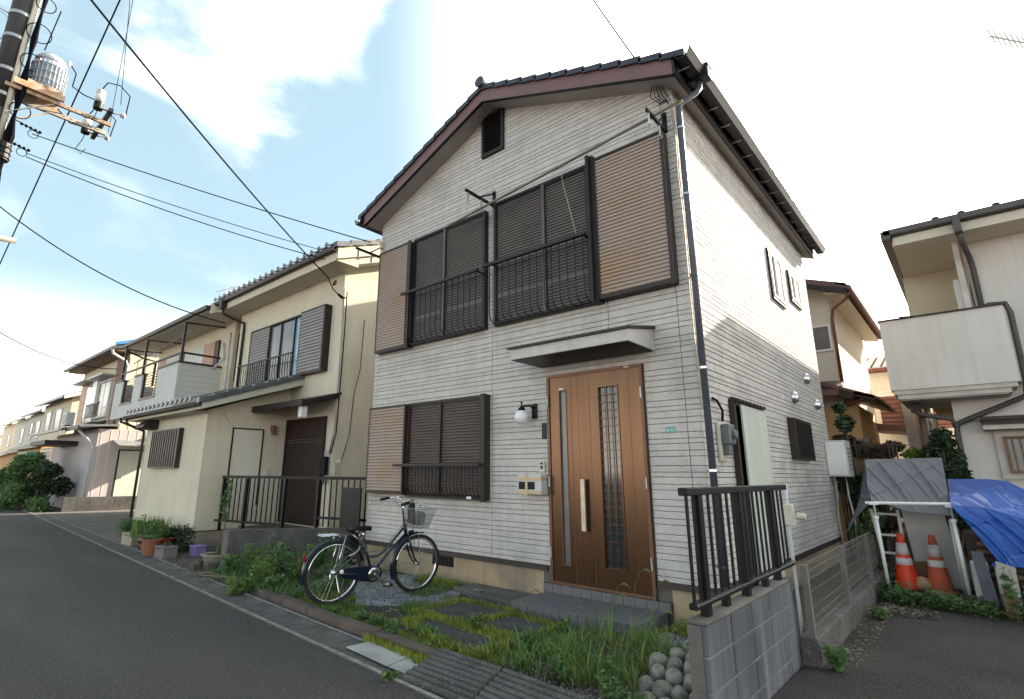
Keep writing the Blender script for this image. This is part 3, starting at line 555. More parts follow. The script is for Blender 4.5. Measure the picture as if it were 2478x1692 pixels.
b = MB(); b.box(mx0-.003,mx1+.003,my-.007,my-.005,mz1-.075,mz1-.035); b.box(mx0-.003,mx1+.003,my-.007,my-.005,mz0+.01,mz0+.05); b.box(mx0+.122,mx0+.158,my-.010,my-.0075,mz0-.01,mz1+.008); b.box(mx1+.001,mx1+.003,my-.005,HY0-.03,mz1-.075,mz1-.035); b.box(mx0+.122,mx0+.158,my-.01,HY0-.04,mz1+.001,mz1+.003); b.build('tape', 'tape', mbx)
ap = thing('address_plate', 'small green address plate reading 27-13 right of the bronze door', 'sign', (-2.31, 5.5, 1.88))
b = MB(); b.box(-2.358,-2.262,HY0-.006,HY0-.0005,1.852,1.912); b.build('plate', 'teal', ap)
text_mb('27-13', .036, 'lettering', 'lettering', ap, (-2.31, HY0-.0075, 1.874), (R_(90),0,0), .0006, .0006)
text_mb('......', .02, 'lettering', 'lettering', ap, (-2.31, HY0-.0075, 1.902), (R_(90),0,0), .0006)
# ---- laundry pole and its wall brackets
def laundry_bracket(x, zb, lab, tipy=4.88):
    o = thing('laundry_bracket', lab, 'bracket', (x, HY0, zb), 'black laundry brackets on the grey front wall')
    b = MB(); b.box(x-.025,x+.025,HY0-.02,HY0-.001,zb-.03,zb+.24); b.build('wall_plate', 'black', o)
    b = MB(); b.bar((x,HY0-.01,zb),(x,tipy,zb+.01),.026,.04); b.build('arm', 'black', o)
    b = MB(); b.bar((x,HY0-.01,zb+.21),(x,tipy+.30,zb+.02),.018,.022); b.build('brace', 'black', o)
    for y in (tipy+.05, tipy+.33): h = MB(); h.bar((x,y,zb-.01),(x,y,zb-.16),.012,.03).torus((x,y,zb-.17),.02,.006,((1,0,0),(0,0,1)),14,6); h.build('hook', 'steel', o)
    return o
laundry_bracket(-4.73, 5.285, 'black laundry bracket between the two upper shuttered windows')
laundry_bracket(-2.09, 5.33, 'black laundry bracket at the top right corner of the front wall', 5.0)
laundry_bracket(-7.42, 5.205, 'black laundry bracket at the upper left corner of the grey front wall', 4.95)
b = MB(); b.tube([(-5.41,5.19,5.06),(-4.73,5.19,5.125),(-3.3,5.19,5.25),(-1.78,5.19,5.39)], .018, 10); lpo = thing('laundry_pole', 'long beige laundry pole hanging across the upper windows', 'pole', (-3.6,5.19,5.1)); b.build('rod', 'bamboo', lpo, smooth=True)
b = MB(); b.tube([(-1.88,5.19,5.382),(-1.79,5.19,5.39),(-1.76,5.19,5.392)], [.017,.019,.012], 10); b.build('end_cap', 'leaf_yel', lpo, smooth=True)
b = MB(); b.tube([(-3.35,5.19,5.24),(-3.33,5.2,5.0),(-3.27,5.26,4.6),(-3.22,5.28,4.32),(-3.20,5.27,4.27)], .004, 5); b.torus((-3.35,5.19,5.235),.02,.004,((0,1,0),(0,0,1)),12,5)
b.thing('cord', 'cable_lt', 'thin pale cord hanging from the laundry pole to the upper railing', 'cord')
# cable down the front corner and service clamp
b = MB(); pts = [ony(*p, HY0-.02) for p in ((1586,205),(1600,232),(1622,262),(1634,330),(1640,420),(1654,540),(1668,700),(1683,850),(1695,960),(1700,990))]; b.tube(pts, .007, 6); pts2 = [p+Vector((.02,-.0,.0)) for p in pts[2:]]; b.tube(pts2, .006, 6)
b.thing('service_cable', 'cable_lt', 'pale cables running down the right front corner of the grey house', 'cable')
b = MB()
for k in range(5): c0 = ony(1578, 200, HY0-.12); b.tube([c0+Vector((.02*k,.0,-.02)), c0+Vector((-.05+.05*k,.03,-.16-.02*k)), c0+Vector((.04+.03*k,.08,-.27)), c0+Vector((.12,.1,-.22-.02*k))], .005, 5)
b.torus(ony(1578, 200, HY0-.12), .03, .010, ((1,0,0),(0,.5,.86)), 14, 6)
ob = b.thing('cable_clamp', 'cable', 'wire clamp with loops of loose wire under the right eaves', 'clamp')
b = MB(); c0 = Vector((-7.40,HY0-.03,5.42)); b.box(c0.x-.03,c0.x+.03,c0.y-.02,c0.y+.02,c0.z-.05,c0.z+.05).box(c0.x-.0,c0.x+.05,c0.y-.02,c0.y+.02,c0.z-.22,c0.z-.08); b.torus(c0+Vector((.0,-.03,.06)),.03,.008,((1,0,0),(0,0,1)),12,6)
b.thing('junction_box', 'tan', 'small beige junction box under the left eaves of the grey house', 'junction box')

# ================================================================== IN FRONT OF THE GREY HOUSE
# ---- concrete block wall with railing
bw = thing('block_wall', 'low grey concrete block wall carrying the black railing beside the parking lot', 'wall', (-1.295, 4.2, 0))
WX0, WX1, WY0, WY1 = -1.35, -1.245, 3.25, 5.10
b = MB(); b.box(WX0+.006,WX1-.006,WY0+.006,WY1-.006,-.05,.60); b.build('mortar_core', 'mortar', bw)
zs = [-.05,.10,.275,.45,.615]
for k in range(4):
    off = 0 if k % 2 == 0 else 0; y = WY0
    while y < WY1-.02:
        y1 = min(WY1, y+.395); d = random.uniform(-.002, .002)
        q = MB(); q.box(WX0, WX1+d, y+(.004 if y > WY0 else 0), y1-(.004 if y1 < WY1 else 0), zs[k]+.004, zs[k+1]-.004); q.build('concrete_block', 'block', bw, bevel=.006); y = y1
q = MB(); q.box(WX0-.004,WX1+.003,WY0-.004,WY1+.002,.6135,.632); q.build('cap', 'block_end', bw, bevel=.005)
q = MB(); q.box(WX0-.002,WX1-.03,WY0-.008,WY0-.0005,-.05,.61); q.build('end_render', 'block_end', bw)
rl = thing('railing', 'black aluminium railing standing on the concrete block wall', 'railing', (-1.30, 4.3, .63))
Xr = -1.30
b = MB(); b.box(Xr-.03,Xr+.03,3.20,5.42,1.305,1.35); b.build('top_rail', 'black', rl, bevel=.006)
b = MB(); b.box(Xr-.025,Xr+.025,3.22,5.42,.69,.725); b.build('bottom_rail', 'black', rl, bevel=.006)
b = MB(); b.box(Xr+.0255,Xr+.03,3.22,5.42,.712,.722); b.build('rail_edge', 'silver', rl)
for y in (3.41, 4.16, 4.94): b = MB(); b.box(Xr-.024,Xr+.024,y-.03,y+.03,.62,1.305); b.build('post', 'black', rl)
for y in (3.75, 4.6): b = MB(); b.box(Xr-.02,Xr+.02,y-.03,y+.03,.62,.69); b.build('stub_post', 'black', rl)
t = MB(); t.box(-.007,.007,-.009,.009,.725,1.305); bm = t.mesh('baluster', 'black'); y = 3.245
while y < 5.42:
    if all(abs(y-p) > .035 for p in (3.41, 4.16, 4.94)): inst('baluster', bm, rl, (Xr, y, 0))
    y += .115
wf = thing('outdoor_tap_box', 'small white meter box behind the far end of the black railing', 'box', (-1.5, 5.55, .9))
b = MB(); b.box(-1.36,-1.27,5.50,5.60,1.0,1.18).lathe([(.03,0),(.03,.07)],(-1.24,5.52,1.08),10,'x'); b.build('body', 'tan', wf, bevel=.01); b = MB(); b.tube([(-1.31,5.56,1.35),(-1.32,5.55,1.0),(-1.32,5.55,.0)], .014, 8); b.build('pipe', 'plastic_w', wf, smooth=True)
# ---- mesh fence on its kerb wall
ff = thing('mesh_fence', 'grey wire mesh fence on a low concrete kerb along the parking lot', 'fence', (-1.17, 7.2, 0))
b = MB(); b.box(-1.245,-1.115,5.11,9.3,-.05,.205); b.build('kerb_wall', 'gutter_c', ff, bevel=.01)
for y in (5.02, 6.60, 8.20): b = MB(); b.box(-1.175,-1.13,y+.10,y+.15,.2,.735); b.build('post', 'fence_grey', ff)
hz = [.24,.26,.285,.31,.38,.50,.60,.66,.685,.71,.725]
for z in hz: b = MB(); b.tube([(-1.175-(.03 if z in (.26,.285,.685,.71) else 0),5.15,z),(-1.175-(.03 if z in (.26,.285,.685,.71) else 0),9.2,z)], .0032, 5); b.build('wire', 'fence_grey', ff)
t = MB(); t.tube([(0,0,.22),(0,0,.24),(-.03,0,.262),(-.03,0,.285),(0,0,.31),(0,0,.66),(-.03,0,.685),(-.03,0,.71),(0,0,.735)], .002, 4); vm = t.mesh('wire', 'fence_grey'); y = 5.18
while y < 9.2: inst('wire', vm, ff, (-1.17, y, 0)); y += .05
# ---- ribbed concrete slabs in the garden
def ribbed_slab(poly, z0, z1, lab, grp, pitch=.05, m='concrete_dk', th=0., cat='slab'):
    P = [Vector((*p, 0)) for p in poly]; u = (P[1]-P[0]).normalized(); L = (P[1]-P[0]).length; v = (P[3]-P[0]); n = max(3, int(v.length/pitch))
    b = MB(); b.prism([(p.x, p.y, z0-.04) for p in P], (0, 0, .036))
    for k in range(n):
        a = P[0].lerp(P[3], (k+.12)/n); c = P[1].lerp(P[2], (k+.12)/n); a2 = P[0].lerp(P[3], (k+.88)/n); c2 = P[1].lerp(P[2], (k+.88)/n)
        za = z0+(z1-z0)*(k+.12)/n; zb = z0+(z1-z0)*(k+.88)/n
        h = .012
        am, a2m = a.lerp(a2, .2), a.lerp(a2, .8); cm, c2m = c.lerp(c2, .2), c.lerp(c2, .8)
        q = [(a.x,a.y,za-.005),(am.x,am.y,za+h),(a2m.x,a2m.y,zb+h),(a2.x,a2.y,zb-.005)]; r = [(c.x,c.y,za-.005),(cm.x,cm.y,za+h),(c2m.x,c2m.y,zb+h),(c2.x,c2.y,zb-.005)]
        b.add(q+r, [(0,1,5,4),(1,2,6,5),(2,3,7,6),(0,3,2,1),(4,5,6,7)])
    b.prism([(p.x, p.y, (z0, z0, z1, z1)[i]-.01) for i, p in enumerate(P)], (0, 0, .008))
    return b.thing('paving_slab' if cat == 'slab' else 'kerb_ramp', m, lab, cat, grp)
ribbed_slab([(-4.30,3.72),(-3.18,3.44),(-3.13,3.86),(-4.22,3.98)], .04, .04, 'ribbed dark paving slab nearest the kerb, edged with yellow moss', 'ribbed slabs in the garden', .038)
ribbed_slab([(-4.55,4.06),(-3.82,4.04),(-3.75,4.72),(-4.50,4.72)], .04, .04, 'ribbed dark paving slab left, between the gravel and the tiled step', 'ribbed slabs in the garden', .045)
ribbed_slab([(-3.78,4.05),(-3.14,4.02),(-3.10,4.56),(-3.72,4.64)], .04, .04, 'ribbed dark paving slab right in front of the tiled step', 'ribbed slabs in the garden', .045)
ribbed_slab([(-3.30,2.80),(-2.62,2.79),(-2.70,3.24),(-3.30,3.25)], .012, .10, 'ribbed grey kerb ramp beside the white gutter slab', 'kerb ramps along the gutter', .055, cat='ramp')
ribbed_slab([(-2.60,2.78),(-1.92,2.72),(-2.0,3.20),(-2.68,3.24)], .012, .10, 'ribbed grey kerb ramp nearest the camera', 'kerb ramps along the gutter', .055, cat='ramp')
b = MB(); b.prism([(-4.13,2.93,.012),(-3.53,2.88,.012),(-3.56,3.13,.012),(-4.10,3.20,.012)], (0,0,.012)); b.thing('gutter_cover', 'concrete_lt', 'white concrete cover slab lying in the street gutter', 'slab', bevel=.004)
b = MB(); b.prism([(-3.515,2.88,.012),(-3.24,2.87,.012),(-3.26,3.05,.012),(-3.40,3.13,.012),(-3.545,3.12,.012)], (0,0,.010)); b.thing('gutter_cover', 'concrete_lt', 'broken pale piece of cover slab beside the ribbed ramp', 'slab', bevel=.004)
b = MB(); b.prism([(-5.05,5.10,.0),(-3.97,4.96,.0),(-3.97,5.47,.0),(-5.02,5.49,.0)], (0,0,.065)); b.thing('concrete_pad', 'concrete', 'flat grey concrete pad at the wall left of the tiled step', 'slab', bevel=.012)
b = MB(); b.prism([(-4.72,5.12,.066),(-4.60,5.1,.066),(-4.57,5.16,.066),(-4.70,5.18,.066)], (0,0,.02)); b.thing('stone_lump', 'stone', 'small reddish stone lying on the concrete pad', 'stone', bevel=.01)
b = MB(); b.lathe([(0,0),(.20,.0),(.21,.03),(.20,.075),(.17,.09),(0,.092)], (-7.95,4.55,.01), 18); b.thing('round_stone', 'concrete', 'flat round grey stone among the weeds behind the bicycle', 'stone')
# ---- heap of round-topped edging stones
EL_ = ['left','second','third','fourth','right']
for row, (yy, zz, n, xo) in enumerate(((3.62,-.02,3,-1.80),(3.74,.03,4,-1.87),(3.87,.075,4,-1.84),(4.02,.10,4,-1.90),(4.15,.12,3,-1.82))):
    for i in range(n):
        x = xo+.118*i
        if x > -1.40: continue
        q = random.uniform(.82, 1.2); b = MB(); b.lathe([(.050*q,-.13),(.053*q,.015)]+[(.053*q*math.cos(t), .015+.045*math.sin(t)) for t in np.linspace(.25, 1.57, 5)], (0,0,0), 11)
        b.v = [(vx*(1+.12*math.sin(7*vz*10+row)), vy*1.12, vz) for vx, vy, vz in b.v]
        ob = b.thing('edging_stone', 'stone', 'rounded grey edging stone %s in the %s row of the heap by the block wall' % (EL_[i], ('front','second','middle','fourth','back')[row]), 'edging stone', 'heap of round topped edging stones', smooth=True, org=(0,0,0))
        ob.location = (x, yy-.01*i, zz+.03); ob.rotation_euler = (random.uniform(.05,.35), random.uniform(-.12,.12), random.uniform(0, 3))
# ---- grass, moss, gravel, weeds
def inside(poly, x, y):
    c = np.zeros(len(x), bool); n = len(poly); j = n-1
    for i in range(n):
        xi, yi = poly[i]; xj, yj = poly[j]
        c ^= ((yi > y) != (yj > y)) & (x < (xj-xi)*(y-yi)/(yj-yi+1e-9)+xi); j = i
    return c
def scatter(poly, n):
    xs = [p[0] for p in poly]; ys = [p[1] for p in poly]; A = (max(xs)-min(xs))*(max(ys)-min(ys)); out = np.zeros((0, 2))
    while len(out) < n:
        x = RNG.uniform(min(xs), max(xs), n*2); y = RNG.uniform(min(ys), max(ys), n*2); k = inside(poly, x, y); out = np.vstack([out, np.c_[x, y][k]])
    return out[:n]
def vnoise(P, s, seed=0):
    r = np.random.RandomState(seed); G = r.rand(64, 64); q = P[:, :2]*s+100; i = np.floor(q).astype(int); f = q-i; f = f*f*(3-2*f)
    a = G[i[:,0] % 64, i[:,1] % 64]; b = G[(i[:,0]+1) % 64, i[:,1] % 64]; c = G[i[:,0] % 64, (i[:,1]+1) % 64]; d = G[(i[:,0]+1) % 64, (i[:,1]+1) % 64]
    return (a*(1-f[:,0])+b*f[:,0])*(1-f[:,1])+(c*(1-f[:,0])+d*f[:,0])*f[:,1]
def blades(name, P, h, wd, m, z=0., lean=.5, parent=None):      # curved two-segment grass blades
    n = len(P); th = RNG.uniform(0, 6.283, n); H = h*RNG.uniform(.45, 1.15, n) if np.isscalar(h) else h; W = wd*RNG.uniform(.7, 1.3, n); L = H*lean*RNG.uniform(.2, 1.4, n)
    dx, dy = np.cos(th), np.sin(th); px, py = -dy*W/2, dx*W/2; B = np.c_[P, np.full(n, z) if np.isscalar(z) else z]
    v0 = B+np.c_[px, py, 0*W]; v1 = B-np.c_[px, py, 0*W]
    mid = B+np.c_[dx*L*.35, dy*L*.35, H*.6]; v2 = mid+np.c_[px, py, 0*W]*.8; v3 = mid-np.c_[px, py, 0*W]*.8
    tip = B+np.c_[dx*L, dy*L, H]; V = np.stack([v0, v1, v2, v3, tip], 1).reshape(-1, 3)
    o = np.arange(n)[:, None]*5; F = np.vstack([o+[0,1,3], o+[0,3,2], o+[2,3,4]])
    return fast_mesh(name, V, F, m, parent=parent)
def leaves(C, R, n, size, flat=.0, squash=1.):                    # leaf quads filling blobs (centres C, radii R)
    V = []; F = []
    C = np.asarray(C, float); R = np.asarray(R, float); w_ = R**2/np.sum(R**2); idx = RNG.choice(len(C), n, p=w_)
    d = RNG.normal(size=(n, 3)); d /= np.linalg.norm(d, axis=1)[:, None]; r = RNG.rand(n)**.45
    P = C[idx]+d*(R[idx]*r)[:, None]*np.array([1, 1, squash])
    a = RNG.normal(size=(n, 3)); a[:, 2] *= .5; a /= np.linalg.norm(a, axis=1)[:, None]; u = np.cross(a, RNG.normal(size=(n, 3))); u /= np.linalg.norm(u, axis=1)[:, None]; s = size*RNG.uniform(.6, 1.3, n)[:, None]
    V = np.stack([P-a*s, P+u*s*.45-a*s*.1, P+a*s, P-u*s*.45-a*s*.1], 1).reshape(-1, 3); o = np.arange(n)[:, None]*4
    return V, o+[0,1,2,3]
def pebbles(name, P, r, m, z=.0):
    n = len(P); s = r*RNG.uniform(.5, 1.3, (n, 1)); base = np.array([(1,0,0),(0,1,0),(-1,0,0),(0,-1,0),(0,0,.8),(0,0,-.8)])
    jit = RNG.uniform(.7, 1.3, (n, 6, 1)); th = RNG.uniform(0, 6.28, n); c, s_ = np.cos(th), np.sin(th)
    B = base[None]*jit*s[:, None]; X = B[..., 0]*c[:, None]-B[..., 1]*s_[:, None]; Y = B[..., 0]*s_[:, None]+B[..., 1]*c[:, None]
    V = np.stack([X+P[:, :1], Y+P[:, 1:2], B[..., 2]+z+s*.3], 2).reshape(-1, 3); o = np.arange(n)[:, None]*6
    F = np.vstack([o+f for f in ([0,1,4],[1,2,4],[2,3,4],[3,0,4],[1,0,5],[2,1,5],[3,2,5],[0,3,5])]); return fast_mesh(name, V, F, m)
def ky(x): return ey(x)+.53
GARD = [(-7.6,ky(-7.6)),(-6.3,ky(-6.3)),(-2.4,ky(-2.4)),(-1.40,3.55),(-1.40,5.45),(-2.4,5.48),(-3.9,5.0),(-5.0,5.1),(-5.1,5.45),(-7.4,5.45),(-8.2,4.6)]
SL = [[(-4.30,3.72),(-3.18,3.44),(-3.13,3.86),(-4.22,3.98)],[(-4.55,4.06),(-3.82,4.04),(-3.75,4.72),(-4.50,4.72)],[(-3.78,4.05),(-3.14,4.02),(-3.10,4.56),(-3.72,4.64)],[(-3.93,4.82),(-2.46,4.82),(-2.46,5.6),(-3.93,5.6)]]
def clear(P, g=0.):
    k = np.ones(len(P), bool)
    for s in SL: k &= ~inside(s, P[:,0], P[:,1])
    return P[k]
# gravel under the bicycle and at the right corner
P = np.vstack([scatter([(-7.2,5.3),(-5.9,5.45),(-5.0,5.2),(-4.5,4.55),(-5.3,3.85),(-6.4,4.6)], 9000), scatter([(-2.42,5.1),(-1.9,5.45),(-1.45,5.3),(-1.45,4.35),(-2.2,4.5)], 2600), clear(scatter(GARD, 3000))])
pebbles('gravel', P, .011, 'gravel', .012)
P = np.vstack([scatter([(-11.3,3.95),(-10.9,5.2),(-8.9,5.2),(-8.3,3.7),(-8.2,3.35),(-10.2,3.55)], 6500), scatter([(-8.3,3.45),(-8.9,4.4),(-6.3,3.9),(-6.2,3.3)], 1500), scatter([(-3.0,3.3),(-1.5,3.3),(-1.6,3.9),(-2.8,3.8)], 1600)]); pebbles('dark_gravel', P, .012, 'gravel_dk', .012)
# moss and low green
P = clear(scatter(GARD, 60000)); v = vnoise(P, 2.3, 3)+.45*vnoise(P, 8, 4); k = v > .72; grav = inside([(-7.1,5.25),(-5.9,5.40),(-5.1,5.1),(-4.75,4.55),(-5.35,3.95),(-6.4,4.6)], P[:,0], P[:,1]); k &= ~(grav & (v < .98)); k &= ~((P[:,0] > -2.9) & (P[:,1] < 4.2) & (v < .85)); blades('moss', P[k], .032, .010, 'moss', .008, .6)
P2 = []
for s in SL[:3]:
    for a, c in zip(s, s[1:]+s[:1]):
        t = RNG.rand(700, 1); q = np.array(a)*(1-t)+np.array(c)*t+RNG.normal(0, .035, (700, 2)); P2.append(q)
blades('moss', np.vstack(P2), .05, .010, 'moss', .03, .7)
P = np.vstack([scatter([(-4.2,ey(-4)+.36),(-3.3,ey(-3)+.34),(-3.3,ey(-3.3)+.5),(-4.2,ey(-4)+.5)], 1800), scatter([(-3.45,ey(-3.4)+.30),(-3.22,ey(-3.2)+.30),(-3.2,ey(-3.3)+.5),(-3.5,ey(-3.5)+.5)], 900)]); blades('moss', P, .055, .010, 'moss', .01, .7)
k = clear(scatter(GARD, 26000)); v = vnoise(k, 1.9, 11); k = k[v > .66]; blades('grass', k, .075, .008, 'grass', .01, .8)
# moss cushions at the foot of the wall
for i, (x, y, r) in enumerate(((-5.62,5.2,.14),(-5.42,5.16,.11),(-5.2,5.2,.13),(-2.2,5.25,.13))):
    V, F = leaves([(x, y, .04)], [r], 900, .014, squash=.8); V[:, 2] = np.maximum(V[:, 2], .01)
    o = fast_mesh('moss_cushion', V, F, 'moss', stuff=False); o['label'] = ('round green moss cushion at the wall behind the front wheel', 'small moss cushion in the middle of the wall foot group', 'bright moss cushion left of the concrete pad', 'moss cushion at the right corner of the tiled step')[i]; o['category'] = 'moss'
# tall grass in front of the step
TG = [(-3.25,3.75),(-2.95,4.7),(-2.38,4.72),(-1.75,4.5),(-1.85,3.75),(-2.3,3.45),(-2.9,3.4)]
P = clear(scatter(TG, 3000)); v = vnoise(P, 4.1, 21); P = P[v > .55]; h = .05+.20*vnoise(P, 2.0, 5)*RNG.uniform(.4, 1.3, len(P)); blades('tall_grass', P, h, .008, 'grass', .01, .9)
P = clear(scatter(TG, 900)); v = vnoise(P, 4.1, 22); P = P[v > .5]; blades('dry_grass', P, .10, .007, 'dry_grass', .01, 1.6)
P = clear(scatter(GARD, 2200)); P = P[vnoise(P, 3., 31) > .55]; blades('dry_grass', P, .04, .006, 'dry_grass', .01, 2.)
P = clear(scatter(TG, 120)); h = .12+.16*RNG.rand(len(P)); blades('broad_grass', P, h, .013, 'grass', .01, 1.2)
P = clear(scatter([(-4.1,3.55),(-4.0,4.1),(-2.9,4.2),(-2.2,3.9),(-2.2,3.4),(-3.0,3.35)], 450)); blades('tall_grass', P, .14, .010, 'weed', .01, .9)
# leafy weeds, each a plant
def weed(x, y, h, r, lab, m='weed', n=260, leaf=.022, grp=None, stems=5, z=0.):
    t = thing('weed_plant', lab, 'weed', (x, y, z), grp); b = MB(); C = []; Rr = []
    for k in range(stems):
        a = random.uniform(0, 6.28); d = r*random.uniform(.2, .9); hh = h*random.uniform(.6, 1); p = [(x, y, z), (x+math.cos(a)*d*.4, y+math.sin(a)*d*.4, z+hh*.5), (x+math.cos(a)*d, y+math.sin(a)*d, z+hh)]
        b.tube(p, [.004, .003, .0015], 5)
        for q in (.35, .6, .8, 1): C.append((x+math.cos(a)*d*q, y+math.sin(a)*d*q, z+hh*q)); Rr.append(r*.38)
    b.build('stem', 'weed', t); V, F = leaves(C, Rr, n, leaf); V[:, 2] = np.maximum(V[:, 2], z+.005); fast_mesh('foliage', V, F, m, parent=t); return t
weed(-4.02,3.36,.20,.09,'bushy dark green weed at the kerb in front of the ribbed slabs','weed',420,.018)
weed(-3.62,3.98,.17,.07,'drooping green weed growing between the three ribbed slabs','grass',300,.02)
weed(-2.92,4.36,.20,.08,'weed with narrow leaves in front of the tiled step edge','weed',200,.03)
weed(-2.42,3.52,.15,.12,'broad leaved weed near the second kerb ramp','weed',300,.024)
weed(-1.98,3.44,.14,.12,'low clover like weed in front of the stone heap','weed',420,.018)
weed(-1.72,3.40,.13,.10,'small leafy weed beside the foot of the block wall','weed',300,.018)
for i, (x, y, h, r) in enumerate(((-2.75,3.55,.12,.10),(-3.05,3.95,.14,.10),(-2.6,3.85,.16,.12),(-2.15,3.75,.15,.12),(-2.85,3.36,.07,.09),(-1.95,4.45,.12,.10),(-3.9,3.62,.08,.09),(-4.75,3.55,.09,.11),(-5.15,3.45,.08,.12),(-4.45,3.52,.10,.09))):
    weed(x, y, h, r, ('low clover patch near the second kerb ramp','clover clump right of the nearest ribbed slab','round leafy clump in the middle of the tall grass','leafy clump left of the stone heap','tiny clover patch at the kerb ramp edge','leafy clump at the right end of the step','low moss green clump between kerb and ribbed slab','spreading clump at the kerb in front of the bicycle','flat clump at the kerb below the front wheel','small clump beside the dark kerb weed')[i], 'weed' if i % 2 else 'grass', 340, .016, None, 7)
weed(-3.33,2.74,.06,.07,'tiny grass tuft growing from the gutter joint','grass',120,.022,stems=4)
for i, (x, y, h, r) in enumerate(((-7.05,3.62,.34,.22),(-7.35,4.05,.52,.24),(-6.75,3.95,.42,.2),(-7.75,3.85,.40,.24),(-7.05,4.45,.60,.2),(-6.5,3.55,.2,.16),(-6.9,3.25,.16,.2),(-7.95,3.55,.3,.2),(-6.45,4.3,.3,.18))):
    weed(x, y, h, r, ['weed tuft low at the kerb left of the rear wheel', 'tall leafy weed in the middle of the thicket', 'leafy weed just left of the rear wheel', 'leafy weed at the left end of the thicket by the garden wall', 'tallest weed at the back of the thicket near the wall', 'small weed at the kerb below the rear wheel', 'creeping weed spilling over the gutter edge', 'weed in front of the garden wall end', 'weed behind the rear wheel near the house corner'][i], 'weed' if i % 3 else 'grass', 620, .03, 'weeds in the thicket left of the bicycle', 8)
P = scatter([(-8.3,3.45),(-8.5,4.3),(-6.9,4.9),(-6.1,4.2),(-6.0,3.4)], 4200); blades('weed_growth', P, .13, .012, 'weed', .01, .9)
# cut twigs lying in a heap
b = MB()
for k in range(230):
    x, y = random.uniform(-8.2, -6.4), random.uniform(3.7, 4.9); a = random.gauss(.3, .5); L = random.uniform(.15, .6); z = random.uniform(.02, .42)*max(.1, 1-abs(x+7.4)/1.1)
    b.tube([(x, y, z), (x+L*.5*math.cos(a), y+L*.5*math.sin(a), z+random.uniform(-.02,.08)), (x+L*math.cos(a), y+L*math.sin(a), z+random.uniform(-.05,.12))], random.uniform(.002, .005), 4, cap=False)
ob = b.build('twig_heap', 'dry'); ob['kind'] = 'stuff'
b = MB()
for (x0, y0, x1, y1) in ((-8.6,3.25,-7.6,3.55),(-8.3,3.35,-7.0,3.5),(-8.0,3.2,-7.2,3.75)): b.tube([(x0,y0,.03),((x0+x1)/2,(y0+y1)/2,.08),(x1,y1,.05)], .008, 6)
b.thing('fallen_branch', 'dry', 'dry cut branches lying at the gutter left of the kerb', 'branch')
# foxtail grass with nodding heads
for i, (x, y, h) in enumerate(((-2.30,4.42,.66),(-2.42,4.30,.55),(-2.16,4.50,.58),(-2.55,4.52,.42),(-3.72,4.62,.27),(-3.55,4.66,.30),(-2.05,4.3,.40),(-2.7,4.1,.36))):
    t = thing('foxtail_grass', ('tallest foxtail grass in front of the door, its head bent over','foxtail grass left of the tallest stalk','foxtail grass right of the tallest stalk','short foxtail grass at the step edge','small foxtail left of the tiled step','second small foxtail beside the step corner','foxtail grass near the right end of the step','foxtail grass in the middle of the tall grass')[i], 'grass plant', (x, y, 0))
    a = random.uniform(-.5, .8); d = .10*h; P_ = [(x, y, 0), (x+d*.2, y, h*.4), (x+d*.6, y+.01, h*.8), (x+d+.01, y+.01, h*.97), (x+d+.045*math.cos(a)+.01, y, h*1.0)]
    b = MB(); b.tube(P_, .0022, 5); b.build('stalk', 'grass', t)
    e = Vector(P_[-1]); b = MB(); b.tube([e, e+Vector((.02, 0, .012)), e+Vector((.045, 0, .005)), e+Vector((.07, 0, -.015))], [.004, .0085, .008, .003], 7); b.build('seed_head', 'seed', t, smooth=True)
    Pn = np.tile([[x, y]], (7, 1))+RNG.normal(0, .012, (7, 2)); blades('leaf_blades', Pn, h*.6, .012, 'grass', .0, 1., parent=t)

# ---- bicycle, built in its own frame: x forward, z up, origin under the rear hub
bike = thing('bicycle', 'navy blue city bicycle with a front basket parked beside the front wall', 'bicycle', (0, 0, 0))
WR = .335; FW = (1.075, 0, WR)
def wheel(cx, name):
    wp = MB(); wp.torus((cx,0,WR), WR-.018, .018, ((1,0,0),(0,0,1)), 56, 8); wo = wp.build(name, 'rubber', bike, smooth=True)
    r = MB(); r.torus((cx,0,WR), WR-.045, .011, ((1,0,0),(0,0,1)), 56, 6, 1.3); r.build('rim', 'chrome', wo, smooth=True)
    h = MB(); h.tube([(cx,-.04,WR),(cx,.04,WR)], .017 if cx > .5 else .026, 12); h.build('hub', 'chrome', wo, smooth=True)
    s = MB()
    for k in range(32):
        a = 2*math.pi*k/32; c = a+(.55 if k % 2 else -.55); sy = .03 if k % 4 < 2 else -.03
        s.tube([(cx+.022*math.cos(c), sy, WR+.022*math.sin(c)), (cx+(WR-.05)*math.cos(a), 0, WR+(WR-.05)*math.sin(a))], .0011, 4, cap=False)
    s.build('spokes', 'chrome', wo); return wo
wheel(0, 'rear_wheel'); wheel(FW[0], 'front_wheel')
BB = (.475, 0, .285); HT = Vector((.855,0,.80)); HB = Vector((.905,0,.66)); ST = Vector((.345,0,.62))
def fr(name, pts, r, m='navy'): b = MB(); b.tube(pts, r, 10); return b.build(name, m, bike, smooth=True)
fr('down_tube', [HB+Vector((-.01,0,.03)),(.68,0,.50),BB], .017); fr('top_tube', [HT+Vector((.0,0,-.04)),(.70,0,.60),(.60,0,.50),(.53,0,.465),(.47,0,.46),(.40,0,.47)], .014)
fr('seat_tube', [BB,(.40,0,.47),ST], .0155); fr('head_tube', [HT,HB], .02)
b = MB()
for s in (-1, 1): b.tube([BB,(.40,s*.04,.28),(.0,s*.06,WR)], .009, 8).tube([ST+Vector((0,0,-.05)),(.30,s*.035,.56),(0,s*.06,WR)], .007, 8)
b.build('rear_stays', 'navy', bike, smooth=True)
b = MB()
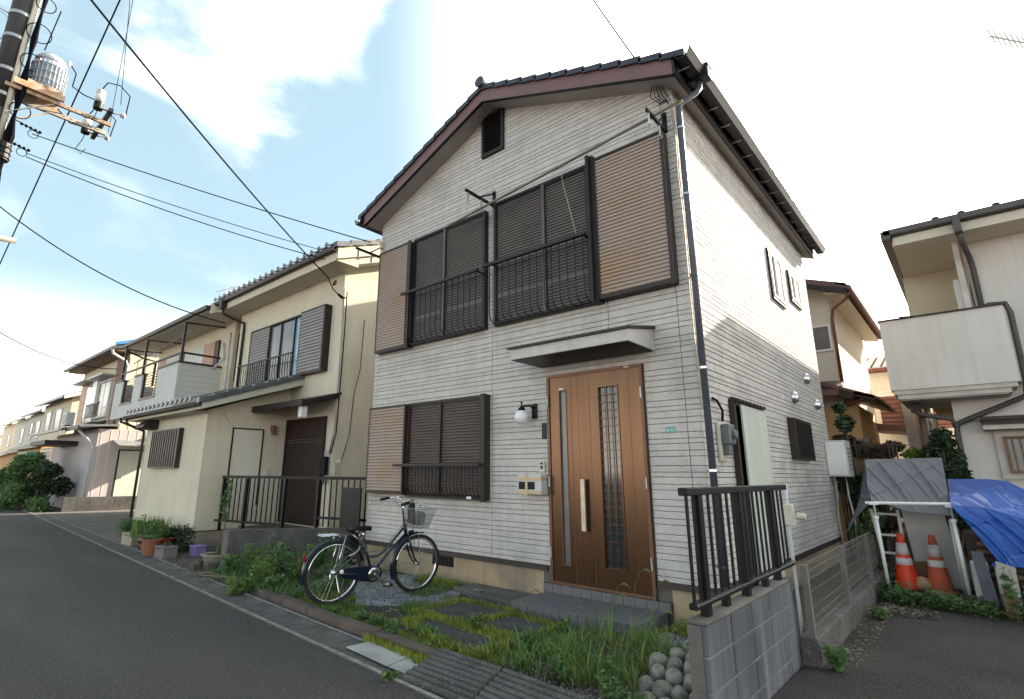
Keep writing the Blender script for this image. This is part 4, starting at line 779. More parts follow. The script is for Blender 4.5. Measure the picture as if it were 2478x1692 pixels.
for s in (-1, 1): b.tube([HB,(.925,s*.04,.63),(.945,s*.05,.55),(1.0,s*.05,.42),(1.05,s*.052,.355),FW[:1]+(s*.052,WR)], [.012,.013,.013,.011,.009,.008], 8)
b.build('front_fork', 'navy', bike, smooth=True)
def fender(cx, a0, a1, name, R=WR+.022):
    b = MB(); n = 26; m_ = 7; vs = []
    for i in range(n):
        a = a0+(a1-a0)*i/(n-1)
        for j in range(m_): q = math.pi*(j/(m_-1))-math.pi/2; vs.append((cx+(R-.006+.014*math.cos(q))*math.cos(a), .031*math.sin(q), WR+(R-.006+.014*math.cos(q))*math.sin(a)))
    b.add(vs, [(i*m_+j, i*m_+j+1, (i+1)*m_+j+1, (i+1)*m_+j) for i in range(n-1) for j in range(m_-1)]); return b.build(name, 'navy', bike, smooth=True)
fender(0, R_(15), R_(195), 'rear_fender'); fender(FW[0], R_(80), R_(205), 'front_fender')
b = MB(); b.tube([(.78,0,.40),(.775,0,.30),(.80,0,.22)], .02, 8); b.build('mud_flap', 'blk_pl', bike)
b = MB(); b.prism([(.06,-.055,.385),(.06,-.055,.30),(.13,-.055,.262),(.40,-.055,.205),(.49,-.055,.19),(.56,-.055,.225),(.58,-.055,.29),(.55,-.055,.345),(.48,-.055,.37),(.3,-.055,.385)], (0,.03,0)); cc = b.build('chain_case', 'navy', bike, bevel=.008)
b = MB(); b.lathe([(.0,-.012),(.055,-.012),(.075,-.006),(.075,.0)], (BB[0],-.057,BB[2]), 24, 'y'); b.build('chain_ring_cover', 'chrome', cc, smooth=True)
b = MB(); b.tube([(BB[0],-.075,BB[2]),(.56,-.085,.21),(.61,-.09,.165)], .009, 8).box(.58,.67,-.17,-.10,.152,.176); b.build('crank', 'chrome', bike)
b = MB(); b.tube([(BB[0],.06,BB[2]),(.39,.075,.36),(.34,.08,.405)], .009, 8).box(.29,.38,.09,.16,.395,.418); b.build('crank', 'chrome', bike)
b = MB(); b.lathe([(.0,0),(.025,.005),(.02,.03),(.0,.035)], (.06,-.095,.352), 12, 'y'); b.build('hub_cap', 'white', bike, smooth=True)
b = MB(); b.tube([ST,(.325,0,.70),(.315,0,.745)], .012, 8); b.torus((.305,0,.70),.035,.004,((1,0,0),(0,0,1)),14,5); b.build('seat_post', 'chrome', bike, smooth=True)
sv = []; prof_s = [(.15,.088,.80),(.19,.098,.815),(.25,.092,.81),(.31,.055,.80),(.37,.028,.80),(.41,.018,.795),(.42,.006,.79)]
b = MB(); n = 12
for x, ww, z in prof_s: sv += [(x, ww*math.cos(t), z-.022+.026*math.sin(t)) for t in [2*math.pi*k/n for k in range(n)]]
b.add(sv, [(i*n+k, i*n+(k+1) % n, (i+1)*n+(k+1) % n, (i+1)*n+k) for i in range(len(prof_s)-1) for k in range(n)]+[tuple(range(n))[::-1], tuple(range((len(prof_s)-1)*n, len(prof_s)*n))]); b.build('saddle', 'blk_pl', bike, smooth=True)
b = MB()
for s in (-1, 1): b.torus((.22,s*.035,.755), .02, .005, ((1,0,0),(0,1,0)), 12, 5).torus((.22,s*.035,.765), .02, .005, ((1,0,0),(0,1,0)), 12, 5)
b.build('saddle_springs', 'chrome', bike, smooth=True)
b = MB(); z = .735
for y in (-.07,-.035,.0,.035,.07): b.tube([(-.20,y,z),(.16,y,z)], .0045, 6)
b.tube([(.17,-.07,z),(-.18,-.07,z),(-.21,-.05,z),(-.21,.05,z),(-.18,.07,z),(.17,.07,z)], .0055, 6)
for s in (-1, 1): b.tube([(.16,s*.05,z),(.26,s*.03,.67),(.31,s*.015,.60)], .005, 6).tube([(-.07,s*.07,z),(-.06,s*.06,.66)], .004, 6).tube([(.08,s*.07,z),(.02,s*.075,.5),(0,s*.07,WR)], .0045, 6)
b.build('rear_rack', 'chrome', bike, smooth=True)
b = MB(); b.lathe([(.022,0),(.024,.012),(.015,.02)], (-.345,0,.505), 12, 'x'); b.build('rear_reflector', 'red', bike)
b = MB(); b.box(-.36,-.335,-.017,.017,.47,.545); b.build('tail_reflector', 'red', bike, bevel=.005)
b = MB(); b.tube([(.27,-.05,.60),(.25,-.055,.56),(.20,-.06,.525),(.14,-.06,.505)], .010, 8); b.build('ring_lock', 'steel', bike, smooth=True)
b = MB(); b.tube([(0,.075,WR-.01),(.035,.12,.16),(.075,.17,.0)], .0075, 8).tube([(.075,.17,.0),(.09,.20,.0)], .008, 6).tube([(-.0,-.075,WR-.01),(.03,-.12,.16),(.06,-.16,.0)], .0065, 8); b.build('kickstand', 'chrome', bike, smooth=True)
b = MB(); b.tube([HT,(.835,0,.90),(.825,0,.99),(.83,0,1.03)], .0115, 10); b.build('stem', 'chrome', bike, smooth=True)
b = MB()
for s in (-1, 1): b.tube([(.83,0,1.03),(.875,s*.06,1.045),(.87,s*.14,1.075),(.80,s*.215,1.09),(.70,s*.245,1.07)], .0105, 10)
hbo = b.build('handlebar', 'chrome', bike, smooth=True)
for s in (-1, 1):
    b = MB(); b.tube([(.76,s*.232,1.083),(.645,s*.255,1.06)], .016, 10); b.build('grip', 'blk_pl', hbo, smooth=True)
    b = MB(); b.tube([(.79,s*.20,1.07),(.76,s*.195,1.03),(.69,s*.225,.995)], .0045, 6); b.build('brake_lever', 'silver', hbo, smooth=True)
b = MB(); b.lathe([(.0,.022),(.02,.018),(.026,.0)], (.82,.12,1.095), 12); b.build('bell', 'chrome', bike, smooth=True)
b = MB(); b.tube([(.80,-.2,1.06),(.86,-.1,.96),(.88,-.02,.8),(.9,-.01,.7)], .003, 5).tube([(.80,.2,1.06),(.87,.1,.98),(.87,.03,.8),(.6,.02,.52),(.3,.02,.5)], .003, 5); b.build('brake_cable', 'cable', bike)
bs = MB(); T, B_ = .99, .765                  # wire basket
def ring(z, k): x0, x1, yy = .895+.02*(1-k), 1.15+.06*k, .10+.065*k; return [(x0,-yy,z),(x1,-yy,z),(x1,yy,z),(x0,yy,z)]
for i in range(10):
    k = i/9; r = ring(B_+(T-B_)*k, k); bs.tube(r+[r[0]], .0022 if 0 < i < 9 else .005, 5, cap=False)
lo, hi = ring(B_, 0), ring(T, 1)
for a in range(4):
    for t in np.linspace(0, 1, 13): p = Vector(lo[a]).lerp(Vector(lo[(a+1) % 4]), t); q = Vector(hi[a]).lerp(Vector(hi[(a+1) % 4]), t); bs.tube([p, q], .0019, 4, cap=False)
for t in np.linspace(0, 1, 9): bs.tube([Vector(lo[0]).lerp(Vector(lo[1]), t), Vector(lo[3]).lerp(Vector(lo[2]), t)], .002, 4, cap=False)
bs.build('basket', 'steel', bike)
b = MB(); b.tube([(1.02,-.05,.765),(1.04,-.05,.70),(FW[0],-.06,WR)], .004, 6).tube([(1.02,.05,.765),(1.04,.05,.70),(FW[0],.06,WR)], .004, 6).tube([(1.0,0,.76),(1.10,0,.735),(1.15,0,.745)], .006, 6); b.build('basket_stay', 'steel', bike, smooth=True)
b = MB(); b.lathe([(.0,0),(.024,.0),(.03,.02),(.03,.055),(.0,.06)], (.935,0,.695), 12, 'x'); b.build('lamp', 'blk_pl', bike, smooth=True)
b = MB(); b.torus((.872,0,.845), .022, .006, ((1,0,0),(0,1,0)), 12, 6); b.build('head_lock', 'red', bike)
b = MB()
for s in (-1, 1):
    b.tube([(0,s*.07,WR),(-.355,s*.02,.39)], .002, 4)
b.tube([(FW[0],.06,WR),(.745,.0,.30)], .002, 4).tube([(FW[0],-.06,WR),(.735,.0,.37)], .002, 4); b.build('fender_stay', 'chrome', bike)
BX, BY, BA = -5.45, 3.62, 1.42
def bike_pose(o): o.location = (BX, BY, .03); o.rotation_euler = (R_(4.5), 0, BA)
bike_pose(bike)
bg1 = thing('handbag', 'black flat bag leaning in the bicycle basket', 'bag', (0,0,0)); b = MB(); b.prism([(.93,-.085,.80),(.97,-.085,.80),(.935,-.085,1.06),(.90,-.085,1.05)], (0,.13,0)); b.build('bag_body', 'bag', bg1, bevel=.01); b = MB(); b.tube([(.92,-.06,1.05),(.93,-.06,1.09),(.93,.0,1.09),(.92,.0,1.05)], .006, 6); b.build('strap', 'bag', bg1)
bg2 = thing('shopping_bag', 'clear plastic bag filling the far side of the bicycle basket', 'bag', (0,0,0)); b = MB(); b.prism([(1.02,-.06,.78),(1.12,-.06,.78),(1.13,-.07,.93),(1.03,-.07,.95)], (0,.14,0)); b.build('bag_body', 'bag2', bg2, bevel=.03); b = MB(); b.torus((1.07,0,1.0), .045, .006, ((1,0,0),(0,0,1)), 16, 6); b.build('bag_handle', 'white', bg2)
bike_pose(bg1); bike_pose(bg2)

# ================================================================== YELLOW HOUSE NEXT DOOR
yh = thing('yellow_house', 'cream yellow stucco house with grey tiled lower roof and dark entrance door', 'house', (-12, 8, 0))
YA, YBK, XA, XB, XR, Y2 = 4.39, 12.6, -14.95, -11.40, -9.55, 6.15
EZ = 5.78                                     # underside of the upper eaves
def kawara_row(xs, y0, y1, z0, z1, parent, m='tile_grey', end=True):   # one column of the tiled slope: trough, barrel and round end cap
    for x in xs:
        b = MB(); n = 5; P_ = []
        for k in range(n): t = math.pi*k/(n-1); P_.append((x+.055*math.cos(t), .04*math.sin(t)))
        vs = [(a, y0, z0+h) for a, h in P_]+[(a, y1, z1+h) for a, h in P_]; b.add(vs, [(i, i+1, i+n+1, i+n) for i in range(n-1)]+[tuple(range(n))[::-1]])
        b.add([(x+.055,y0,z0),(x+.21,y0,z0-.012),(x+.21,y1,z1-.012),(x+.055,y1,z1),(x+.055,y0,z0-.03),(x+.21,y0,z0-.04)], [(0,1,2,3),(4,5,1,0)])
        if end: b.lathe([(.058,-.012),(.058,.004),(.04,-.004),(0,-.006)], (x, y0-.006, z0+.012), 10, 'y')
        b.build('roof_tile', m, parent)
# walls
b = MB(); b.box(XA,XB,YA,Y2+.1,.30,2.64); b.prism([(XA,YA,2.64),(XA,Y2,2.64),(XA,Y2,3.3)], (XB-XA,0,0)); b.build('wing_wall', 'yellow', yh)
b = MB(); b.prism([(-14.5,Y2,.30),(-14.5,YBK,.30),(-14.5,YBK,EZ),(-14.5,9.4,EZ+1.25),(-14.5,Y2,EZ)], (XR+14.5,0,0)); b.build('wall', 'yellow', yh)
b = MB(); b.box(XA+.012,XB-.012,YA+.012,Y2,-.05,.30).box(-14.49,XR-.012,Y2+.012,YBK-.01,-.05,.30); yf = b.build('stone_base', 'yfound', yh)
b = MB(); b.box(XA-.0,XB+.006,YA-.006,YA+.01,.30,.315).box(XB-.01,XB+.006,YA+.01,Y2,.30,.315); b.build('drip_edge', 'bronze', yh)
b = MB(); b.box(-13.55,-13.25,YA+.004,YA+.013,.08,.26); b.build('base_vent', 'blk_pl', yf)
# lower roof
lr = MB(); XL, XV, YE = -15.25, -10.88, 4.06
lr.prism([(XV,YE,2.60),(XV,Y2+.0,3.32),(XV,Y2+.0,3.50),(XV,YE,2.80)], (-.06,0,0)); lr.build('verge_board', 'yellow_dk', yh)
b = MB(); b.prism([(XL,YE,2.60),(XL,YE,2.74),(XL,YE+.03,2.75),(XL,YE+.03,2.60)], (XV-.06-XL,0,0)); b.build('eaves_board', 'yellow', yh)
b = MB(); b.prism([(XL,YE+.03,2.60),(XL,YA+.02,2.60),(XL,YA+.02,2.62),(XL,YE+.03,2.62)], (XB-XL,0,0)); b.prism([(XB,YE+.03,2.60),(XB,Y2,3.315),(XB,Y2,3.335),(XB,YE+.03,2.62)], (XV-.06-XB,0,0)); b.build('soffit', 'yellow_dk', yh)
b = MB(); b.prism([(XL,YE-.05,2.785),(XL,Y2,3.53),(XL,Y2,3.55),(XL,YE-.05,2.805)], (XV-XL+.02,0,0)); b.build('roof_deck', 'tile_grey', yh)
kawara_row([XL+.05+.265*k for k in range(16)], YE-.09, Y2, 2.81, 3.57, yh)
for k in range(8):
    y = YE-.08+k*.262; z = 2.79+(y-YE)*.358; b = MB(); b.prism([(XV+.05,y,z-.06),(XV+.05,y+.285,z+.03),(XV+.05,y+.285,z+.13),(XV+.05,y,z+.06)], (-.16,0,0)); b.build('verge_tile', 'tile_grey', yh, bevel=.01)
b = MB(); b.prism([(XL-.02,YE-.14,2.72),(XL-.02,YE-.12,2.66),(XL-.02,YE-.04,2.655),(XL-.02,YE-.01,2.74),(XL-.02,YE-.02,2.74),(XL-.02,YE-.05,2.665),(XL-.02,YE-.11,2.67),(XL-.02,YE-.13,2.72)], (XV+.02-XL,0,0)); b.build('gutter', 'brown', yh)
b = MB(); b.tube([(XL+.05,YE-.08,2.68),(XL+.05,YE-.07,2.56),(XL+.10,YE+.1,2.46),(XL+.24,YA-.05,2.38),(XL+.26,YA-.05,2.2),(XL+.26,YA-.05,0)], .03, 8); b.build('downpipe', 'brown', yh, smooth=True)
# upper roof: ridge along x
ZU = 5.86; YU = 5.62; XU = -9.05
b = MB(); b.prism([(-14.9,YU,ZU-.20),(-14.9,YU,ZU+.06),(-14.9,YU+.05,ZU+.07),(-14.9,Y2+.02,ZU-.03),(-14.9,Y2+.02,ZU-.20)], (XU+14.9-.062,0,0)); b.build('eaves_box', 'yellow', yh)
b = MB(); b.prism([(XU-.06,YU,ZU-.18),(XU-.06,9.4,ZU+1.30),(XU-.06,13.2,ZU-.18),(XU-.06,13.2,ZU+.11),(XU-.06,9.4,ZU+1.6),(XU-.06,YU,ZU+.11)], (.06,0,0)); b.build('verge_board', 'cream', yh)
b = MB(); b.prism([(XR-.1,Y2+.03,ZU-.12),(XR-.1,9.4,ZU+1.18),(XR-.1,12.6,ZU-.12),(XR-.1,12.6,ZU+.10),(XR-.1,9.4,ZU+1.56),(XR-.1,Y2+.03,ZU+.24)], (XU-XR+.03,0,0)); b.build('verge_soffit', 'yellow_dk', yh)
b = MB(); b.prism([(-14.9,YU-.03,ZU+.12),(-14.9,9.4,ZU+1.6),(-14.9,13.3,ZU+.12),(-14.9,13.3,ZU+.15),(-14.9,9.4,ZU+1.64),(-14.9,YU-.03,ZU+.15)], (XU+14.9+.02,0,0)); b.build('roof_deck', 'tile_grey', yh)
kawara_row([-14.85+.29*k for k in range(20)], YU-.10, 9.3, ZU+.15, ZU+1.63, yh)
for k in range(11):
    y = YU-.08+k*.34; z = ZU+.14+(y-YU)*.392; b = MB(); b.prism([(XU+.05,y,z-.06),(XU+.05,y+.37,z+.06),(XU+.05,y+.37,z+.16),(XU+.05,y,z+.06)], (-.16,0,0)); b.build('verge_tile', 'tile_grey', yh, bevel=.01)
b = MB(); b.prism([(-15.0,YU-.14,ZU+.06),(-15.0,YU-.12,ZU-.02),(-15.0,YU-.04,ZU-.02),(-15.0,YU-.005,ZU+.07),(-15.0,YU-.02,ZU+.07),(-15.0,YU-.05,ZU-.01),(-15.0,YU-.11,ZU-.01),(-15.0,YU-.13,ZU+.06)], (XU+15.0,0,0)); b.build('gutter', 'brown', yh)
b = MB(); b.box(-14.42,-14.25,YU-.15,YU-.02,ZU-.22,ZU+.08); b.build('rain_head', 'brown', yh, bevel=.01)
b = MB(); b.tube([(-14.33,YU-.07,ZU-.2),(-14.33,YU-.05,ZU-.32),(-14.3,YU+.2,ZU-.42),(-14.22,Y2-.04,ZU-.5),(-14.2,Y2-.04,ZU-.7),(-14.2,Y2-.04,3.4)], .035, 8); b.build('downpipe', 'brown', yh, smooth=True)
def louvre_box(o, x0, x1, z0, z1, y, dep, m, edge, pitch=.045, n_axis='x'):
    pass
# upper shuttered window
q0, q1 = ony(755.7,710,Y2-.14), ony(768,708,Y2-.14)
def yb(p): return ony(*p, Y2-.14)
sx0, sx1, sz0, sz1 = -10.98, -9.98, 3.52, 4.99
b = frame_mb(sx0, sx1, sz0, sz1, Y2-.17, Y2-.001, .03, .04); sb = b.build('shutter_box', 'brown', yh)
ribbed(sx0+.03, sx1-.03, sz0+.04, sz1-.03, Y2-.155, .075, .022, 'slat_grey', 'ribbed_panel', sb)
b = MB(); b.box(sx1+.001,sx1+.02,Y2-.17,Y2-.0,sz0,sz1); b.build('side_board', 'wood_dk', sb)
wfr = frame_mb(-13.62,-11.0,3.50,5.0,Y2-.09,Y2-.001,.035).build('window_frame', 'brown', yh)
ribbed(-13.58,-12.62,3.54,4.96,Y2-.065,.075,.022,'slat_grey','shutter_leaf',wfr)
b = MB(); b.box(-12.60,-12.05,Y2-.03,Y2-.02,3.54,4.96); b.build('window_pane', 'curtain', wfr)
b = MB(); b.box(-12.04,-11.42,Y2-.035,Y2-.025,3.54,4.96); b.build('window_pane', 'curtain', wfr)
b = MB(); b.box(-11.40,-11.04,Y2-.03,Y2-.02,3.54,4.96); b.build('window_pane', 'glass_blue', wfr)
for x in (-12.61,-12.045,-11.41): b = MB(); b.box(x-.015,x+.015,Y2-.07,Y2-.019,3.54,4.96); b.build('sash_bar', 'bronze', wfr)
o = MB(); o.box(-13.75,-11.0,Y2-.30,Y2-.265,4.02,4.05); rr = o.build('window_railing', 'black', yh)
t = MB(); t.tube([(0,Y2-.283,4.02),(0,Y2-.283,3.62),(0,Y2-.26,3.53),(0,Y2-.18,3.50)], .009, 6); me = t.mesh('baluster', 'black')
for k in range(24): inst('baluster', me, rr, (-13.7+k*.115, 0, 0))
b = MB(); b.box(-13.75,-11.0,Y2-.20,Y2-.17,3.48,3.50); b.build('bottom_rail', 'black', rr)
# barred ground floor window with air-conditioner hood
gl = frame_mb(-14.22,-12.55,1.50,2.34,YA-.10,YA-.001,.03).build('barred_window', 'brown', yh)
b = MB(); b.box(-14.19,-12.58,YA-.03,YA-.02,1.53,2.31); b.build('window_pane', 'blk_pl', gl)
t = MB(); t.box(-.024,.024,YA-.10,YA-.085,1.53,2.31); me = t.mesh('window_bar', 'bar_brown')
for k in range(12): inst('window_bar', me, gl, (-14.10+k*.135, 0, 0))
for z in (1.7, 2.1): b = MB(); b.box(-14.19,-12.58,YA-.079,YA-.07,z,z+.02); b.build('cross_bar', 'wood_dk', gl)
b = MB(); pr = [(YA-.001,2.60),(YA-.20,2.58),(YA-.30,2.50),(YA-.33,2.42),(YA-.30,2.40),(YA-.001,2.38)]; b.prism([(-14.72,y,z) for y, z in pr], (.55,0,0)); b.build('vent_hood', 'brown', yh, bevel=.02)
# side door panel, porch canopy, front door
b = MB(); Xp = XB
for q in ((4.92,4.95,.75,2.33),(5.57,5.60,.75,2.33),(4.95,5.57,2.30,2.33)): b.box(Xp-.01,Xp+.02,q[0],q[1],q[2],q[3])
pf = b.build('side_panel', 'wood_dk', yh); b = MB(); b.box(Xp-.005,Xp+.008,4.95,5.57,.75,2.30); b.build('panel_sheet', 'cream_lt', pf)
b = MB(); b.tube([(Xp+.004,4.70,2.63),(Xp+.004,4.80,2.48),(Xp+.004,4.93,2.33)], .003, 4); b.build('crack', 'bronze', yh)
cn = MB(); cn.prism([(-11.36,5.30,2.70),(-11.36,5.30,2.76),(-11.36,Y2-.002,3.02),(-11.36,Y2-.002,2.96)], (2.0,0,0)); co = cn.build('porch_canopy', 'bronze', yh)
b = MB(); b.box(-11.38,-9.34,5.27,5.31,2.67,2.79); b.build('canopy_edge', 'brown', co)
for k in range(7): b = MB(); b.prism([(-11.2+.29*k,5.33,2.66),(-11.2+.29*k,5.33,2.70),(-11.2+.29*k,Y2-.01,2.955),(-11.2+.29*k,Y2-.01,2.90)], (.04,0,0)); b.build('rafter', 'wood_lt' if k % 2 else 'brown', co)
b = MB(); b.box(-9.62,-9.50,5.36,5.5,2.45,2.68); b.build('porch_light', 'white', co, bevel=.02)
dy = frame_mb(-11.38,-9.82,.40,2.56,Y2-.06,Y2-.001,.05).build('front_door', 'wood_dk', yh)
b = MB(); b.box(-11.33,-10.62,Y2-.035,Y2-.015,.45,2.05); b.build('door_leaf', 'wood_dk', dy); b = MB(); b.box(-10.60,-9.87,Y2-.045,Y2-.015,.45,2.05); b.build('door_leaf', 'wood_dk', dy); b = MB(); b.box(-11.33,-9.87,Y2-.03,Y2-.015,2.12,2.51); b.build('transom', 'wood_dk', dy); b = MB(); b.box(-11.33,-9.87,Y2-.055,Y2-.012,2.06,2.11); b.build('transom_bar', 'brown', dy)
b = MB(); b.lathe([(0,0),(.045,.0),(.05,.03),(.04,.08),(.0,.09)], (XB+.09,5.78,2.22), 12); b.box(XB,XB+.12,5.74,5.82,2.28,2.42); 
b.thing('porch_lamp', 'wood', 'amber porch lamp on the side wall of the yellow house', 'lamp')
b = MB(); b.box(XB,XB+.03,5.76,5.82,1.36,1.48); b.thing('doorbell', 'tan', 'small beige doorbell beside the dark door of the yellow house', 'doorbell')
b = MB(); b.box(-11.35,-9.55,Y2-.9,Y2-.002,-.04,.36); b.build('porch_step', 'concrete', yh)
# meter, cables on the right part
em2 = thing('electric_meter', 'electricity meter in a clear box on the yellow house wall', 'meter', (-9.75, Y2-.1, 1.3))
b = MB(); b.box(-9.84,-9.58,Y2-.02,Y2-.001,1.22,1.86); b.build('backing', 'steel', em2); b = MB(); b.box(-9.80,-9.62,Y2-.12,Y2-.021,1.38,1.74); b.build('body', 'blk_pl', em2, bevel=.015)
b = MB(); b.torus((-9.71,Y2-.10,1.30),.09,.012,((1,0,0),(0,0,1)),16,6); b.build('cable', 'cable', em2)
b = MB(); b.box(-9.53,-9.40,6.25,6.30,1.62,1.68).box(-9.55,-9.49,6.19,6.24,1.36,1.56); b.thing('gas_fitting', 'tan', 'beige fittings on the side wall near the electricity meter', 'fitting')
for k, (dx, dyy, m) in enumerate(((.03,.0,'cable_lt'),(.07,.03,'cable'),(.012,-.01,'steel'))):
    b = MB(); X = XR+dx; b.tube([(X,Y2+dyy,5.3-.1*k),(X+.01,Y2+dyy,4.2),(X-.01,Y2+dyy,3.1),(X-.03+.03*k,Y2+dyy-.02,2.2),(X-.07,Y2-.04,1.8)], .012, 6); b.build('wall_cable', m, yh, smooth=True)
b = MB(); b.tube([(XR+.03,Y2+.55,4.7),(XR+.03,Y2+.52,3.6),(XR+.03,Y2+.40,3.0),(XR+.03,Y2+.35,2.2),(XR+.03,Y2+.2,1.62)], .008, 5); b.build('wall_cable', 'cable', yh)
# ---- garden wall and railing of the yellow house
gw = thing('garden_wall', 'dark concrete garden wall in front of the yellow house entrance', 'wall', (-8.6, 4.2, 0))
b = MB()
b.prism([(-8.78,3.90,-.05),(-8.66,3.84,-.05),(-7.62,5.25,-.05),(-7.74,5.33,-.05)], (0,0,.62)); b.build('wall_body', 'concrete_dk', gw, bevel=.01)
b = MB(); b.box(-8.80,-8.60,3.84,3.92,-.05,.56); b.build('wall_end', 'concrete', gw, bevel=.01)
yr = thing('railing', 'black railing in front of the yellow house entrance', 'railing', (-9.8, 4.9, 0))
Yr = 4.70
def ry(x): return 4.70+(x+11.05)*.236
b = MB(); b.bar((-11.05,ry(-11.05),1.335),(-7.46,ry(-7.46),1.335),.05); b.build('top_rail', 'black', yr); b = MB(); b.bar((-11.15,ry(-11.15),.52),(-9.35,ry(-9.35),.52),.04); b.build('bottom_rail', 'black', yr); b = MB(); b.bar((-8.55,ry(-8.55),.68),(-7.46,ry(-7.46),.68),.04); b.build('bottom_rail', 'black', yr)
for x in (-11.0,-10.35,-9.35,-8.55): b = MB(); b.box(x-.025,x+.025,ry(x)-.025,ry(x)+.025,.35,1.31); b.build('post', 'black', yr)
t = MB(); t.box(-.009,.009,-.009,.009,.54,1.31); me = t.mesh('baluster', 'black')
x = -10.9
while x < -7.45:
    if not -9.3 < x < -8.6: inst('baluster', me, yr, (x, ry(x), 0), (0,0,0), (1,1,1))
    x += .125
b = MB(); b.box(-7.99,-7.46,5.38,5.41,.02,1.19); b.thing('gate_panel', 'black', 'solid black panel at the railing end behind the bicycle saddle', 'panel')
b = MB(); b.box(-10.4,-10.0,5.0,5.3,.36,.42); b.thing('door_mat', 'concrete_dk', 'dark mat on the porch of the yellow house', 'mat')
# ---- climbing plant and pots
weed(-10.55, 4.62, 1.0, .14, 'thin climbing plant growing up the black railing', 'weed', 260, .035, z=.35, stems=3)
def pot(x, y, r, h, m, lab, cat='flower pot', plant=None, box=None, ph=.3, n=200, z=.01):
    t = thing('flower_pot', lab, cat, (x, y, z))
    if box: b = MB(); bx, by = box; b.prism([(x-bx/2,y-by/2,z),(x+bx/2,y-by/2,z),(x+bx/2,y+by/2,z),(x-bx/2,y+by/2,z)], (0,0,h)); b.box(x-bx/2-.015,x+bx/2+.015,y-by/2-.015,y+by/2+.015,z+h,z+h+.02); b.build('container', m, t, bevel=.008)
    else: b = MB(); b.lathe([(0,0),(r*.68,0),(r*.95,h*.9),(r*1.08,h*.9),(r*1.08,h),(r*.92,h),(r*.9,h*.88),(0,h*.86)], (x,y,z), 20); b.build('container', m, t, smooth=False)
    b = MB(); rr_ = (box[0]/2*.9 if box else r*.88); b.lathe([(0,0),(rr_*.8,0),(rr_*.8,.005)], (x,y,z+h-.01), 12); b.build('soil', 'soil', t)
    if plant: V, F = leaves([(x, y, z+h+ph*.4), (x+.03, y, z+h+ph*.8)], [ph*.55, ph*.4], n, .03); V[:, 2] = np.maximum(V[:, 2], z+h*.8); fast_mesh('foliage', V, F, plant, parent=t)
    return t
pot(-12.75,3.86,.2,.20,'pot_cream','rectangular cream planter box with dark lid left of the iris pot','planter','weed',(.62,.36),.12,60)
pot(-12.15,3.93,.26,.24,'pot_cream','wide glazed pot holding the spiky iris leaves','flower pot','weed',None,.15,80)
P = np.tile([[-12.15,3.93]], (170,1))+RNG.normal(0,.14,(170,2)); o = blades('iris_plant', P, .38, .03, 'grass', .2, .45); del o['kind']; o['label'] = 'clump of spiky green iris leaves in the wide pot'; o['category'] = 'plant'
pot(-11.72,3.72,.14,.16,'blk_pl','black plastic pot with dry plants behind the terracotta pots','flower pot','weed_dk',None,.14,90)
pot(-11.25,3.62,.15,.16,'terracotta','low terracotta bowl left of the tall terracotta pot','flower pot','weed',None,.12,90)
pot(-10.93,3.55,.15,.27,'terracotta','tall terracotta pot with leafy plant at the gutter','flower pot','weed',None,.26,260)
pot(-11.35,3.95,.10,.22,'red','small red pot half hidden behind the terracotta pots','flower pot','weed_dk',None,.1,50)
pot(-10.52,3.66,.2,.16,'pot_grey','grey rectangular planter with small sprouts beside the terracotta pot','planter','weed',(.42,.22),.10,60)
pot(-10.90,4.10,.15,.14,'weed_dk','small dark planter with a low bush behind the grey planter','planter','weed_dk',None,.3,320)
pot(-10.32,4.10,.2,.15,'lilac','lilac plastic planter at the corner of the yellow house','planter',None,(.26,.18))
pot(-9.10,3.93,.23,.17,'pot_cream','large shallow cream bowl by the garden wall','flower pot','weed',None,.10,40)
pot(-9.15,4.40,.13,.14,'terracotta','terracotta pot with spiky sprouts behind the shallow bowl','flower pot','weed',None,.2,120)
for i, (x, y, h, r) in enumerate(((-13.35,3.95,.45,.3),(-13.0,4.15,.4,.25),(-11.9,4.25,.35,.3))): weed(x, y, h, r, ('dark bushy plant left of the planter boxes','second dark bush behind the planter boxes','bushy plant between iris pot and wall')[i], 'weed_dk' if i else 'weed', 900, .035, None, 9)
b = MB()
for (x, y) in ((-9.1,3.62),(-8.9,3.52),(-8.75,3.66),(-9.3,3.72)): b.box(x-.09,x+.09,y-.05,y+.05,0,.07+.05*random.random())
b.thing('broken_bricks', 'concrete_red', 'broken reddish bricks in front of the shallow bowl', 'bricks', bevel=.01)
b = MB(); b.lathe([(.0,0),(.22,0),(.24,.14),(.22,.15),(.0,.1)], (-11.7,3.6,0), 6)

# ================================================================== HOUSE WITH THE BALCONY (third from the camera)
h3 = thing('balcony_house', 'pale two storey house with wide balcony beyond the yellow house', 'house', (-18.5, 8, 0))
BX0, BX1, BYF, BZ0, BZ1 = -21.75, -15.95, 5.2, 3.12, 4.36
b = MB(); b.box(-21.6,-15.35,6.35,12.5,-.05,5.70); b.box(-15.36,-15.3,6.35,12.5,-.05,5.7); b.build('wall', 'cream', h3)
